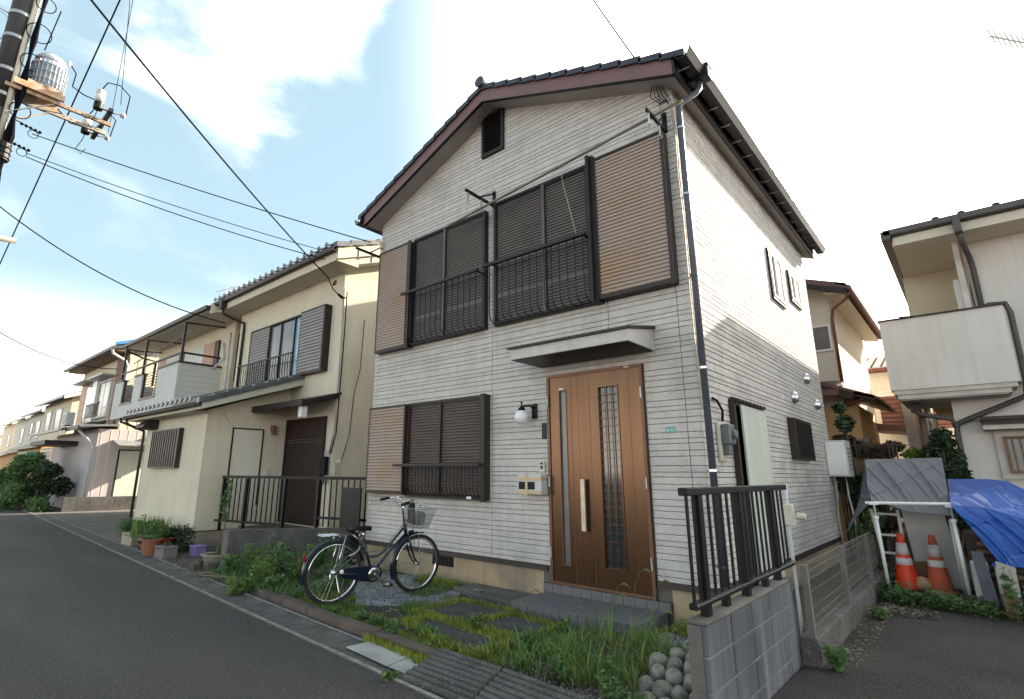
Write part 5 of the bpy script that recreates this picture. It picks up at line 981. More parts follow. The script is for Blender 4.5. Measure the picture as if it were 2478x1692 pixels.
# balcony parapet with two balustrade openings
b = MB(); ops = [(-20.9,-19.7),(-18.95,-17.55)]
b.box(BX0,BX1,BYF,BYF+.12,BZ0,BZ0+.42)
xs = [BX0]+[v for o_ in ops for v in o_]+[BX1]
for a, c in zip(xs[::2], xs[1::2]): b.box(a,c,BYF,BYF+.12,BZ0+.42,BZ1)
b.box(BX1-.12,BX1,BYF+.12,6.35,BZ0,BZ1).box(BX0,BX0+.12,BYF+.12,6.35,BZ0,BZ1).box(BX0+.12,BX1-.12,BYF+.12,6.35,BZ0,BZ0+.1)
bl = b.build('balcony', 'whitewall', h3)
for z in np.arange(BZ0+.15, BZ1, .15): b = MB(); b.box(BX1+.0005,BX1+.004,BYF+.02,6.35,z,z+.008); b.build('groove', 'steel', bl)
for a, c in zip(xs[::2], xs[1::2]): b = MB(); b.box(a-.03,c+.03,BYF-.03,BYF+.15,BZ1,BZ1+.05); b.build('coping', 'brown', bl)
b = MB(); b.box(BX1-.15,BX1+.03,BYF+.15,6.35,BZ1,BZ1+.05); b.build('coping', 'brown', bl)
for o_ in ops:
    b = MB(); b.box(o_[0]-.02,o_[1]+.02,BYF-.03,BYF+.15,BZ0+.42,BZ0+.47); b.build('sill', 'redpipe', bl)
    for k in range(9): b = MB(); z = BZ0+.55+k*.085; b.tube([(o_[0],BYF+.05,z),(o_[1],BYF+.05,z)], .012, 6); b.build('balustrade_bar', 'bronze', bl)
    b = MB(); b.box(o_[0]+.04,o_[0]+.08,BYF+.02,BYF+.08,BZ0+.47,BZ1+.02); b.build('balustrade_post', 'bronze', bl)
b = MB(); b.bar((BX0+.3,BYF+.06,BZ1+.30),(BX1-.03,BYF+.06,BZ1+.30),.05).bar((BX1-.05,BYF+.06,BZ1+.30),(BX1-.05,6.3,BZ1+.30),.05); b.build('hand_rail', 'brown', bl)
for x in (BX0+.4, -19.2, BX1-.06): b = MB(); b.bar((x,BYF+.06,BZ1+.05),(x,BYF+.06,5.55),.06); b.build('canopy_post', 'brown', bl)
for x in (BX0+.4, -19.2, BX1-.06): b = MB(); b.bar((x,BYF+.06,5.52),(x,6.35,5.60),.04); b.build('canopy_beam', 'brown', bl)
b = MB(); b.tube([(-21.3,5.5,5.05),(-16.1,5.5,5.35)], .018, 6); b.thing('laundry_pole', 'bronze', 'laundry pole above the far balcony', 'pole')
# windows above the balcony
for i, (a, c, m) in enumerate(((-21.2,-20.6,'panel_pink'),(-20.6,-19.4,'ltgrey'),(-19.35,-18.9,'wood_dk'),(-18.9,-17.3,'ltgrey'),(-17.3,-16.5,'panel_pink'),(-16.5,-16.2,'wood_dk'))): b = MB(); b.box(a+.02,c-.02,6.30,6.345,4.0,5.25); b.build('window_shutter', m, h3)
# upper roof with gutter and solar panel
b = MB(); b.prism([(-21.9,5.42,5.72),(-21.9,9.4,7.2),(-21.9,13.0,5.72),(-21.9,13.0,5.85),(-21.9,9.4,7.36),(-21.9,5.42,5.86)], (7.05,0,0)); b.build('roof', 'tile_grey', h3)
b = MB(); b.box(-21.9,-14.86,5.42,6.35,5.69,5.72); b.build('soffit', 'cream_lt', h3)
b = MB(); b.prism([(-14.849,5.42,5.60),(-14.849,9.4,7.1),(-14.849,12.9,5.6),(-14.849,12.9,5.88),(-14.849,9.4,7.38),(-14.849,5.42,5.88)], (.05,0,0)); b.build('verge_board', 'cream_lt', h3)
b = MB(); b.prism([(-21.9,5.28,5.80),(-21.9,5.30,5.71),(-21.9,5.39,5.71),(-21.9,5.42,5.80)], (7.1,0,0)); b.build('gutter', 'brown', h3)
b = MB(); b.tube([(-21.75,5.35,5.7),(-21.75,5.4,5.55),(-21.6,5.9,5.35),(-21.6,6.28,5.3),(-21.6,6.28,4.4)], .035, 8).tube([(BX0+1.1,5.25,BZ0+.1),(BX0+1.1,5.25,BZ0-.12),(BX0+1.5,5.6,BZ0-.3),(BX0+3.2,6.2,BZ0-.5),(BX0+3.2,6.25,0)], .04, 8); b.build('downpipe', 'bronze', h3, smooth=True)
sp = MB(); sp.prism([(-16.9,5.75,6.02),(-16.9,7.9,6.82),(-16.9,7.9,6.87),(-16.9,5.75,6.07)], (1.9,0,0)); spo = sp.thing('solar_panel', 'glass_blue', 'blue grey solar water heater on the roof behind the yellow house', 'solar panel')
b = MB(); b.tube([(-15.28,6.22,5.3),(-15.26,6.22,4.2),(-15.26,6.22,.1)], .035, 8).tube([(-15.9,6.3,5.1),(-15.75,6.3,4.6),(-15.95,6.1,4.3)], .03, 8); b.build('downpipe', 'ltgrey', h3, smooth=True)
b = frame_mb(-1,1,0,1,0,1,.1)
b = MB(); b.box(-15.30,-15.14,6.45,7.85,3.9,5.3); tb = b.build('shutter_box', 'brown', h3)
t = ribbed(6.5, 7.8, 3.97, 5.25, -15.135, .06, .015, 'shutter_tan', 'ribbed_panel', tb, axis='y')
b = MB(); b.box(-15.30,-15.2,6.5,7.6,.9,2.25); tb = b.build('shutter_box', 'wood_dk', h3); ribbed(6.52, 7.55, .95, 2.2, -15.195, .05, .012, 'panel_pink', 'ribbed_panel', tb, axis='y')
a1 = thing('tv_antenna', 'thin television antenna on the roof of the balcony house', 'antenna', (-20.5, 8, 6.6)); b = MB(); b.tube([(-20.5,8,6.5),(-20.5,8,8.3)], .015, 5).tube([(-21.5,8,8.4),(-19.6,8,8.2)], .012, 5); b.build('mast', 'steel', a1)
for k in range(9): b = MB(); x = -21.4+.2*k; b.tube([(x,7.8,8.38-.02*k),(x,8.2,8.38-.02*k)], .008, 4); b.build('element', 'steel', a1)

# ================================================================== HOUSE BEYOND THE DRIVEWAY
h4 = thing('old_house', 'older cream house with blue edged roof beyond the driveway', 'house', (-28, 8, 0))
b = MB(); b.box(-31.6,-24.62,6.2,13.5,3.0,6.0); b.build('upper_wall', 'cream', h4); b = MB(); b.box(-31.6,-24.6,5.6,13.5,-.05,3.0); b.build('lower_wall', 'pinkwall', h4)
for y in np.arange(5.7, 12, .3): b = MB(); b.box(-24.6,-24.592,y,y+.02,.4,2.98 if y < 6.2 else 5.9); b.build('wall_batten', 'cream_lt', h4)
b = MB(); b.prism([(-32,5.55,6.05),(-32,9.8,7.55),(-32,14,6.05),(-32,14,6.2),(-32,9.8,7.72),(-32,5.55,6.22)], (7.95,0,0)); b.build('roof', 'tile_grey', h4)
b = MB(); b.prism([(-24.05,5.5,6.16),(-24.05,9.8,7.66),(-24.05,14,6.16),(-24.05,14,6.28),(-24.05,9.8,7.80),(-24.05,5.5,6.28)], (.12,0,0)); b.build('roof_edge', 'blue_roof', h4); b = MB(); b.box(-31.9,-24.2,5.6,6.2,6.0,6.04); b.build('soffit', 'wood', h4)
b = MB(); b.prism([(-32,5.40,6.12),(-32,5.42,6.02),(-32,5.52,6.02),(-32,5.55,6.12)], (8.0,0,0)); b.build('gutter', 'pipe_grey', h4)
b = MB(); b.tube([(-24.15,5.46,6.05),(-24.15,5.5,5.85),(-24.3,6.0,5.65),(-24.5,6.15,5.5),(-24.5,6.15,3.1)], .05, 8).tube([(-24.9,4.95,3.0),(-24.7,5.3,2.6),(-24.7,5.5,2.4),(-24.7,5.5,.0)], .05, 8); b.build('downpipe', 'ltgrey', h4, smooth=True)
b = MB(); b.box(-25.7,-24.66,6.08,6.199,3.1,5.95); rs = b.build('red_siding', 'red_siding', h4)
for z in np.arange(3.2, 5.9, .2): b = MB(); b.box(-25.7,-24.66,6.066,6.079,z,z+.02); b.build('siding_line', 'wood_dk', rs)
b = MB(); b.box(-24.655,-24.58,6.0,6.2,3.1,5.95); b.build('corner_board', 'wood_dk', h4)
wd = frame_mb(-28.1,-26.3,3.6,5.2,6.1,6.199,.06).build('window', 'ltgrey', h4)
for a in (-28.04,-27.17): b = MB(); b.box(a,a+.8,6.14,6.16,3.66,5.14); b.build('window_pane', 'frost', wd)
b = MB(); b.box(-28.9,-28.2,6.05,6.199,3.5,5.3); b.build('shutter_box', 'white', h4); b = MB(); b.box(-31.2,-30.2,6.12,6.199,3.4,5.3); b.build('window_panel', 'panel_pink', h4); b = MB(); b.box(-30.1,-29.1,6.12,6.199,3.4,5.2); b.build('window_panel', 'curtain', h4)
b = MB(); b.box(-28.3,-26.1,5.7,6.2,5.3,5.36).box(-31.3,-29.0,5.7,6.2,5.35,5.4); b.build('window_canopy', 'ltgrey', h4)
b = MB(); b.bar((-28.2,5.8,4.15),(-26.2,5.8,4.15),.05)
for k in range(14): b.bar((-28.2+.154*k,5.8,3.6),(-28.2+.154*k,5.8,4.15),.02)
b.bar((-28.2,5.8,3.62),(-26.2,5.8,3.62),.04); b.build('window_railing', 'brown', h4)
b = MB(); b.prism([(-31.9,4.75,2.95),(-31.9,6.2,3.4),(-31.9,6.2,3.48),(-31.9,4.75,3.05)], (5.6,0,0)); b.build('lower_roof', 'tile_grey', h4); b = MB(); b.prism([(-31.9,4.62,3.02),(-31.9,4.64,2.93),(-31.9,4.74,2.93),(-31.9,4.76,3.02)], (5.6,0,0)); b.build('gutter', 'ltgrey', h4)
b = MB(); b.prism([(-26.3,4.9,3.02),(-26.3,6.2,3.12),(-26.3,6.2,3.2),(-26.3,4.9,3.10)], (1.9,0,0)); b.build('flat_canopy', 'metal_roof', h4); b = MB(); b.box(-26.3,-24.4,4.88,4.92,2.92,3.08); b.build('canopy_edge', 'brown', h4)
# door and corrugated awning on the side facing the driveway
b = MB(); b.box(-24.6,-24.56,6.35,6.40,.35,2.25).box(-24.6,-24.56,7.55,7.60,.35,2.25).box(-24.6,-24.56,6.40,7.55,2.2,2.25); d4 = b.build('side_door', 'wood_dk', h4); b = MB(); b.box(-24.59,-24.575,6.40,7.55,.35,2.2); b.build('door_leaf', 'door_panel', d4); b = MB(); b.lathe([(0,0),(.03,0),(.03,.05),(0,.06)], (-24.575,6.55,1.2), 8, 'x'); b.build('knob', 'silver', d4)
b = MB(); b.prism([(-24.6,6.1,2.55),(-23.7,6.1,2.35),(-23.7,6.1,2.38),(-24.6,6.1,2.60)], (0,2.9,0)); aw = b.build('awning', 'metal_roof', h4)
b = MB(); b.prism([(-24.6,7.9,2.62),(-23.4,7.9,2.62),(-23.4,7.9,3.0),(-24.6,7.9,2.75)], (0,1.4,0)); b.build('awning_box', 'ltgrey', h4)
b = frame_mb(-1,1,0,1,0,1,.1); b = MB(); b.box(-24.6,-24.5,7.85,8.75,1.35,2.3); b.build('side_window', 'wood_dk', h4)
b = MB(); b.box(-30.2,-27.6,4.9,5.0,.0,2.5); 
lt = thing('porch_lattice', 'white diamond lattice screen of the porch behind the bush', 'lattice', (-28.5, 4.9, 0))
for k in range(14): b = MB(); b.box(-29.9+.16*k,-29.87+.16*k,4.86,4.88,.2,2.35); b.build('lattice_bar', 'white', lt)
for k in range(13): b = MB(); b.box(-29.9,-27.8,4.84,4.858,.3+.16*k,.33+.16*k); b.build('lattice_bar', 'white', lt)
b = MB(); b.box(-30.3,-27.4,4.5,5.6,2.45,2.62); pr_ = b.build('porch_roof', 'wood_dk', h4)
# air conditioner
ac = thing('air_conditioner', 'pale outdoor unit on the flat canopy of the older house', 'air conditioner', (-27.2, 5.3, 3.2)); b = MB(); b.box(-29.0,-28.3,5.2,5.5,3.3,3.85); b.build('casing', 'ltgrey', ac, bevel=.02); b = MB(); b.torus((-28.6,5.19,3.57),.2,.01,((1,0,0),(0,0,1)),18,4); b.build('grille', 'steel', ac)
ac = thing('air_conditioner', 'beige outdoor unit high on the driveway side wall', 'air conditioner', (-24.3, 8.3, 2.6)); b = MB(); b.box(-24.55,-24.2,8.05,8.75,2.75,3.2); b.build('casing', 'cream', ac, bevel=.02); b = MB(); b.box(-24.19,-24.18,8.1,8.7,2.78,2.98); b.build('grille', 'blk_pl', ac)
# block wall of the driveway
dw = thing('driveway_wall', 'low dark mossy block wall at the end of the driveway', 'wall', (-24.4, 6, 0))
for r in range(3):
    y = 4.85
    while y < 8.9: b = MB(); b.box(-24.45,-24.33,y+.005,min(y+.39,8.9)-.005,.0+.17*r+.004,.17*r+.166); b.build('concrete_block', 'concrete_dk', dw); y += .395
b = MB(); b.box(-24.44,-24.34,4.87,8.88,0,.5); b.build('mortar_core', 'mortar', dw)
# ---- far houses
def far_house(x0, x1, y0, y1, ze, lab, m, roof='tile_grey', wins=(), lower=True):
    h = thing('far_house', lab, 'house', ((x0+x1)/2, (y0+y1)/2, 0)); ym = (y0+y1)/2; rz = ze+(ym-y0)*.38
    b = MB(); b.prism([(x0,y0,0),(x0,y1,0),(x0,y1,ze),(x0,ym,rz),(x0,y0,ze)], (x1-x0,0,0)); b.build('wall', m, h)
    b = MB(); b.prism([(x0-.3,y0-.55,ze-.16),(x0-.3,ym,rz+.04),(x0-.3,y1+.5,ze-.16),(x0-.3,y1+.5,ze-.02),(x0-.3,ym,rz+.2),(x0-.3,y0-.55,ze-.02)], (x1-x0+.9,0,0)); b.build('roof', roof, h)
    b = MB(); b.prism([(x1+.605,y0-.5,ze-.24),(x1+.605,ym,rz-.05),(x1+.605,y1,ze-.22),(x1+.605,y1,ze-.04),(x1+.605,ym,rz+.12),(x1+.605,y0-.5,ze-.05)], (.05,0,0)); b.build('verge_board', 'cream_lt', h)
    if lower: b = MB(); b.prism([(x0-.2,y0-1.3,2.55),(x0-.2,y0,3.0),(x0-.2,y0,3.1),(x0-.2,y0-1.3,2.65)], (x1-x0+.4,0,0)); b.build('lower_roof', roof, h); b = MB(); b.box(x0+.1,x1-.1,y0-.9,y0-.003,0,2.62); b.build('lower_wall', 'orange_st', h)
    for (a, c, z0, z1, wm) in wins:
        f = frame_mb(a,c,z0,z1,y0-.06,y0-.001,.05).build('window', 'ltgrey', h); b = MB(); b.box(a+.05,c-.05,y0-.04,y0-.02,z0+.05,z1-.05); b.build('window_pane', wm, f)
    return h
far_house(-42,-35.2,6.6,14,5.3,'pale cream far house with plain sunlit side wall','cream','tile_grey',((-38.5,-37,3.6,4.8,'frost'),(-41,-39.6,3.6,4.8,'frost')))
far_house(-52,-45.5,7.4,15,5.4,'grey far house near the end of the street','greywall','tile_grey',((-49,-47.5,3.6,4.8,'frost'),(-51,-50,3.6,4.8,'frost')))
far_house(-62,-55.5,8.0,16,5.6,'white far house at the left edge of the street','whitewall','metal_roof',((-59,-57.5,3.6,4.8,'frost'),))
far_house(-74,-66,8.6,17,5.8,'last small house visible down the street','cream_lt','tile_grey',((-70,-68.5,3.6,4.8,'frost'),))
b = MB(); b.box(-37.8,-35.6,5.2,5.72,2.15,2.35); b.thing('awning', 'teal', 'turquoise awning on the cream far house', 'awning')
for i, (x, y, z) in enumerate(((-36.5,10,7.0),(-39.6,10,6.9),(-48,11,7.2),(-27.5,9.8,7.7))):
    a1 = thing('tv_antenna', ('television antenna on the cream far house','left television antenna on the cream far house roof','tiny television antenna far down the street','television antenna on the older house')[i], 'antenna', (x, y, z)); b = MB(); b.tube([(x,y,z-.3),(x,y,z+1.7)], .018, 5).tube([(x-.8,y,z+1.75),(x+.8,y,z+1.65)], .014, 5); b.build('mast', 'steel', a1)
    for k in range(7): b = MB(); b.tube([(x-.75+.24*k,y-.2,z+1.72),(x-.75+.24*k,y+.2,z+1.72)], .009, 4); b.build('element', 'steel', a1)
# ---- bushes by the street
def bush(x, y, h, r, lab, m, n, leaf, cat='bush', k=9, trunk=True, z=0., sq=1., seed=0):
    rs_ = random.Random(seed+int(abs(x*10))); t = thing('tree' if trunk and h > 2.2 else 'bush', lab, cat, (x, y, z)); C = []; Rr = []; b = MB()
    for i in range(k):
        a = rs_.uniform(0, 6.28); d = r*rs_.uniform(.1, .75); hh = z+h*rs_.uniform(.25, .95); C.append((x+d*math.cos(a), y+d*math.sin(a), hh)); Rr.append(r*rs_.uniform(.28, .5))
        b.tube([(x+rs_.uniform(-.1,.1), y+rs_.uniform(-.1,.1), z), (x+d*.4*math.cos(a), y+d*.4*math.sin(a), z+(hh-z)*.5), C[-1]], [.05*h/2.5, .03*h/2.5, .008], 6)
    b.build('trunk' if trunk else 'stem', 'bark', t); V, F = leaves(C, Rr, n, leaf, squash=sq); V[:, 2] = np.maximum(V[:, 2], z+.01); fast_mesh('crown' if trunk else 'foliage', V, F, m, parent=t); return t
bush(-29.0,4.3,2.2,.8,'large dark green garden tree at the bend of the street','weed',3000,.08,'tree',11)
bush(-31.6,4.2,1.6,.7,'lighter leafy bush left of the dark garden tree','weed',5000,.08,'bush',12)
bush(-26.6,4.6,1.7,.9,'ragged shrub with brown stems in front of the lattice','weed_dk',3200,.08,'bush',9)
bush(-27.4,4.2,.7,.9,'low silvery bush at the street edge','weed',2600,.07,'bush',8,False)
bush(-25.3,4.5,.35,.6,'low ground plants in front of the driveway wall','weed',1200,.05,'bush',8,False)
for i, x in enumerate((-31.6,-30.6,-29.6)):
    pot(x, 3.95+.03*i, .35, .45, 'orange_st' if i < 2 else 'stone', ('large tan planter at the left end of the bushes','second large tan planter under the bush','grey planter under the dark tree')[i], 'planter', 'weed', None, .5, 300)
ob = struct('hills', MB().add([(-300,60,-.05),(-300,-80,-.05),(-305,-80,6),(-305,60,6)], [(0,1,2,3)]), 'weed_dk')
for i in range(7):
    x = -84-10*i; far_house(x-6, x, 9.5+i*.6, 17+i*.6, 5.4, '%s very distant house closing the street, counted from the near end' % ('first','second','third','fourth','fifth','sixth','seventh')[i], 'cream_lt', 'tile_grey', (), False)['group'] = 'distant houses closing the street'
for i in range(10):
    x = -24-9*i; y1 = ey(x)-4.2; h = far_house(x-7, x, y1-7, y1, 5.2, '%s house on the opposite side of the street' % ('','','','','nearest','second','third','fourth','fifth','farthest')[i], 'cream_lt', 'tile_grey', (), False) if i > 3 else None
    if h: h['group'] = 'houses across the street'

# ================================================================== BEHIND AND RIGHT
# ---- beige house behind the grey one
bh = thing('beige_house', 'beige house with red brown tiles behind the rear corner of the grey house', 'house', (-4, 17, 0))
GX, GY = -2.0, 14.5
b = MB(); b.prism([(-5.4,GY,0),(GX,GY,0),(GX,GY,5.72),(-5.0,GY,6.75),(-5.4,GY,6.6)], (0,5.3,0)); b.build('wall', 'cream_lt', bh)
for s, xe in ((1,-1.55),(-1,-5.5)):
    b = MB(); zx = 6.80-.362*abs(xe+5.0); b.prism([(-5.0,14.0,6.80),(xe,14.0,zx),(xe,14.0,zx+.13),(-5.0,14.0,6.95)], (0,6.3,0)); b.build('roof', 'tile_red', bh)
    b = MB(); b.prism([(-5.0,13.97,6.70),(xe-.03*s,13.97,zx-.12),(xe-.03*s,13.97,zx+.01),(-5.0,13.97,6.82)], (0,.06,0)); b.build('barge_board', 'wood_dk', bh)
b = MB(); b.prism([(GX,14.05,5.52),(-1.62,14.05,5.47),(-1.62,14.05,5.50),(GX,14.05,5.55)], (0,6.1,0)); b.build('soffit', 'cream_lt', bh)
for k in range(20): b = MB(); y = 14.0+k*.315; b.prism([(-1.75,y,5.70),(-1.50,y,5.58),(-1.50,y,5.63),(-1.75,y,5.76)], (0,.29,0)); b.build('roof_tile', 'tile_red', bh)
b = MB(); b.tube([(-1.50,13.95,5.56),(-1.50,20.4,5.56)], .05, 8); b.build('gutter', 'redpipe', bh)
b = MB(); b.tube([(-1.55,14.15,5.5),(-1.6,14.2,5.38),(-1.93,14.42,5.22),(-1.97,14.44,5.0),(-1.97,14.44,3.5)], .035, 8).tube([(-1.45,13.85,3.12),(-1.6,13.9,3.02),(-2.12,14.3,2.92),(-2.15,14.42,2.7),(-2.15,14.42,0)], .035, 8); b.build('downpipe', 'redpipe', bh, smooth=True)
f = frame_mb(-2.55,-2.04,4.27,4.90,GY-.05,GY-.001,.045).build('window', 'white', bh); b = MB(); b.box(-2.50,-2.09,GY-.03,GY-.02,4.32,4.85); b.build('window_pane', 'frost', f)
b = MB(); b.prism([(-5.4,GY-.02,3.62),(-1.30,GY-.02,3.62) if False else (-1.95,GY-.02,3.45),(-1.95,13.6,3.12),(-5.4,13.6,3.32)], (0,0,.1)); b.build('lower_roof', 'tile_red', bh)
b = MB(); b.prism([(-2.6,13.75,3.50),(-1.35,13.75,2.98),(-1.35,13.75,3.08),(-2.6,13.75,3.60)], (0,3.2,0)); b.build('side_roof', 'tile_red', bh)
b = MB(); b.prism([(-2.6,13.7,3.30),(-1.72,13.7,3.02),(-1.72,13.7,3.17),(-2.6,13.7,3.50)], (0,.06,0)); b.build('barge_board', 'wood_dk', bh)
for k in range(9): b = MB(); y = 13.75+k*.35; b.prism([(-1.70,y,3.13),(-1.28,y,2.99),(-1.28,y,3.04),(-1.70,y,3.20)], (0,.32,0)); b.build('roof_tile', 'tile_red', bh)
b = MB(); b.box(-2.7,-1.72,GY-.25,16.8,0,2.95); b.build('lower_wall', 'orange_st', bh)
b = MB(); b.box(-2.05,-1.55,13.6,13.9,1.95,2.2)
b.thing('metal_awning', 'stone', 'small rusty awning below the orange wall of the beige house', 'awning')
# ---- unseen taller house to the rear, added to shade the yellow side wall
rh = thing('unseen_rear_house', 'unseen tall house added behind the grey house to shade the yellow side wall', 'house', (-9, 18, 0))
b = MB(); b.box(-8.7,-5.7,14.6,21,0,8.3); b.build('wall', 'cream_lt', rh); b = MB(); b.prism([(-9.0,14.3,8.3),(-5.5,14.3,8.3),(-7.2,14.3,9.0)], (0,7.0,0)); b.build('roof', 'tile_grey', rh)
# ---- houses far behind in the gap
def gap_house(x0, x1, y0, y1, ze, zr_, m, roof, lab):
    h = thing('back_house', lab, 'house', ((x0+x1)/2, (y0+y1)/2, 0)); ym = (y0+y1)/2
    b = MB(); b.box(x0,x1,y0,y1,0,ze); b.build('wall', m, h)
    b = MB(); b.prism([(x0-.3,y0-.5,ze-.05),(x0-.3,ym,zr_),(x0-.3,y1+.5,ze-.05)], (x1-x0+.6,0,0)); b.build('roof', roof, h)
    b = MB(); b.tube([(x0-.3,y0-.55,ze-.02),(x1+.3,y0-.55,ze-.02)], .06, 8); b.build('gutter', 'redpipe', h)
    x = x0-.25
    while x < x1+.3: b = MB(); b.prism([(x,y0-.52,ze),(x+.16,y0-.52,ze),(x+.16,ym,zr_+.05),(x,ym,zr_+.05)], (0,0,.06)); b.build('roof_tile', roof, h); x += .27
    return h
g1 = gap_house(-2.6,.6,22,28,4.85,5.9,'cream_lt','tile_red','brown tiled house seen through the gap past the beige house')
b = MB(); b.box(-2.0,-.3,21.2,21.99,2.9,3.9); b.build('clad_balcony', 'red_siding', g1)
for k in range(7): b = MB(); b.box(-2.0,-.3,21.185,21.199,2.95+.14*k,2.97+.14*k); b.build('siding_line', 'wood_dk', g1)
b = MB(); b.box(-2.0,-.3,21.15,21.2,3.92,3.97).box(-2.0,-.3,21.15,21.2,4.03,4.07); b.build('balcony_rail', 'white', g1)
b = MB(); b.prism([(-2.1,19.2,2.75),(-1.2,19.2,2.65),(-1.2,19.2,2.80),(-2.1,19.2,2.95)], (0,1.9,0)); b.build('lower_roof', 'tile_red', g1)
b = MB(); b.tube([(-1.25,19.15,2.7),(-1.22,19.15,2.3),(-1.2,19.15,2.05),(-1.55,19.2,2.02)], .035, 8); b.build('downpipe', 'redpipe', g1, smooth=True)
pw = thing('pale_house', 'narrow pale house with orange window frames deep in the right gap', 'house', (-.9, 17.5, 0))
b = MB(); b.box(-1.12,-.72,16.5,22,0,3.9); b.build('wall', 'cream_lt', pw)
f = frame_mb(-.88,-.52,2.1,2.85,16.3,16.49,.05).build('window_frame', 'panel_pink', pw); b = MB(); b.box(-.7,-.66,16.25,16.3,2.1,2.85); b.build('window_bar', 'white', f)
b = MB(); b.tube([(-.62,16.2,2.85),(-.55,16.1,2.6),(-.62,16.2,2.3),(-.58,16.1,1.6)], .06, 8); b.build('duct', 'white', pw, smooth=True)
# ---- house on the right with balcony
rt = thing('right_house', 'pale grey stucco house with a cantilevered balcony at the right', 'house', (3, 15, 0))
b = MB(); b.box(-.16,7,13,20,0,3.0).box(.45,7,12.75,20,3.0,5.62); b.build('wall', 'greywall', rt); b = MB(); b.box(-.55,.45,14.2,20,3.0,5.6); b.build('recess_wall', 'cream', rt)  # cream recess wall: warm reflected light put into its colour
b = MB(); b.box(-.95,.76,12.3,12.42,2.96,4.26).box(-.95,-.85,12.42,14.2,2.96,4.26).box(.66,.76,12.42,12.75,2.96,4.26); bb = b.build('balcony', 'greywall', rt)
b = MB(); b.box(-.97,.78,12.27,12.45,4.26,4.29).box(-.97,-.83,12.45,14.2,4.26,4.29); b.build('coping', 'brown', bb)
b = MB(); b.box(-.92,.72,12.33,14.2,2.88,2.96); b.build('balcony_band', 'trim_lt', bb); b = MB(); b.box(-.87,.64,12.37,14.2,2.80,2.88); b.build('balcony_band', 'trim_lt', bb); b = MB(); b.box(-.84,.6,12.42,14.2,2.78,2.80); b.build('balcony_floor', 'greywall', bb)
b = MB(); b.box(-.52,7.2,12.05,20.3,5.60,5.72); b.build('soffit', 'cream', rt)  # cream soffit carries the warm reflected light in its colour
b = MB(); b.box(-.50,7.2,12.0,12.05,5.60,5.76); b.build('fascia', 'cream_lt', rt)
b = MB(); b.prism([(-.62,11.98,5.76),(7.2,11.98,5.76),(7.2,15,7.0),(1.6,15,7.0)], (0,.02,.05)); b.prism([(-.62,12.0,5.76),(7.2,12.0,5.76),(7.2,20.4,5.76),(-.62,20.4,5.76)], (0,0,.06)); b.build('roof', 'tile_grey', rt)
b = MB(); b.box(-.62,7.2,11.85,11.98,5.78,5.88).box(-.66,-.52,11.85,20.4,5.70,5.86); b.build('gutter', 'pipe_grey', rt)
for x in (.15,.5,.95,1.4): b = MB(); b.lathe([(.0,0),(.06,0),(.05,.06),(0,.08)], (x,12.0,5.90), 8); b.build('snow_guard', 'brown', rt)
b = MB(); b.box(.36,.46,11.82,12.02,5.55,5.84); b.build('rain_head', 'pipe_grey', rt)
b = MB(); b.box(.30,.38,12.55,12.75,3.0,5.6); b.build('corner_post', 'trim_lt', rt)
b = MB(); b.tube([(.42,11.95,5.6),(.43,12.05,5.4),(.50,12.6,5.3),(.52,12.7,5.1),(.52,12.7,4.38),(.60,12.5,4.34),(.80,12.40,4.30),(.84,12.45,4.15),(.84,12.6,3.0),(.80,12.7,2.75),(.0,12.93,2.42),(-.14,12.93,2.35),(-.16,12.93,2.2),(-.16,12.93,0)], .045, 8); b.tube([(-.72,12.9,2.95),(-.70,12.9,2.62),(-.62,12.92,2.55),(-.2,12.93,2.45),(-.16,12.93,2.3)], .045, 8); b.build('downpipe', 'pipe_grey', rt, smooth=True)
b = MB(); b.box(-.75,-.6,12.85,13.0,2.6,2.85); b.build('drain_box', 'bronze', rt)
f = frame_mb(.31,2.0,1.40,2.22,12.93,12.999,.11).build('window_surround', 'trim_lt', rt); f2 = frame_mb(.42,1.9,1.50,2.11,12.86,12.95,.04).build('window_frame', 'wood', f); b = MB(); b.box(.46,1.86,12.93,12.94,1.54,2.07); b.build('window_pane', 'frost', f)
for k in range(14): b = MB(); x = .52+.1*k; b.box(x-.01,x+.01,12.85,12.87,1.51,2.10); b.build('window_bar', 'wood', rt)
b = MB(); b.box(.19,2.2,12.55,12.99,2.30,2.37).box(.17,2.2,12.50,12.99,2.371,2.43); b.build('window_hood', 'brown', rt)
b = MB(); b.box(.19,2.2,12.60,12.99,2.22,2.30); b.build('hood_band', 'trim_lt', rt)
b = MB(); b.box(-.62,-.30,15.5,15.6,0,2.1); b.box(-.36,-.3,13.2,15.5,0,2.2); b.build('side_panel', 'wood', rt)
b = MB(); b.box(.22,.30,12.9,13.6,3.1,5.0).box(.34,.40,12.85,12.95,3.1,5.3); b.build('storm_door', 'white', rt)
b = MB(); b.tube([(-.62,12.2,4.28),(.1,12.9,4.36)], .02, 6); b.build('laundry_arm', 'brown', rt)
an = thing('tv_antenna', 'television antenna with short rods against the white sky at the right', 'antenna', (2.2, 14, 7)); A0 = ony(2396, 88, 13.5); A1 = ony(2520, 112, 13.5)
b = MB(); b.tube([A0, A1], .02, 6); b.tube([A1+Vector((-.1,0,0)), A1+Vector((-.1,0,-4.6))], .025, 6); b.build('mast', 'steel', an)
for k in range(9): b = MB(); p = A0.lerp(A1, (k+.3)/9); b.tube([p+Vector((-.06,-.25,.02)), p+Vector((.06,.25,-.02))], .014, 5); b.build('element', 'steel', an)
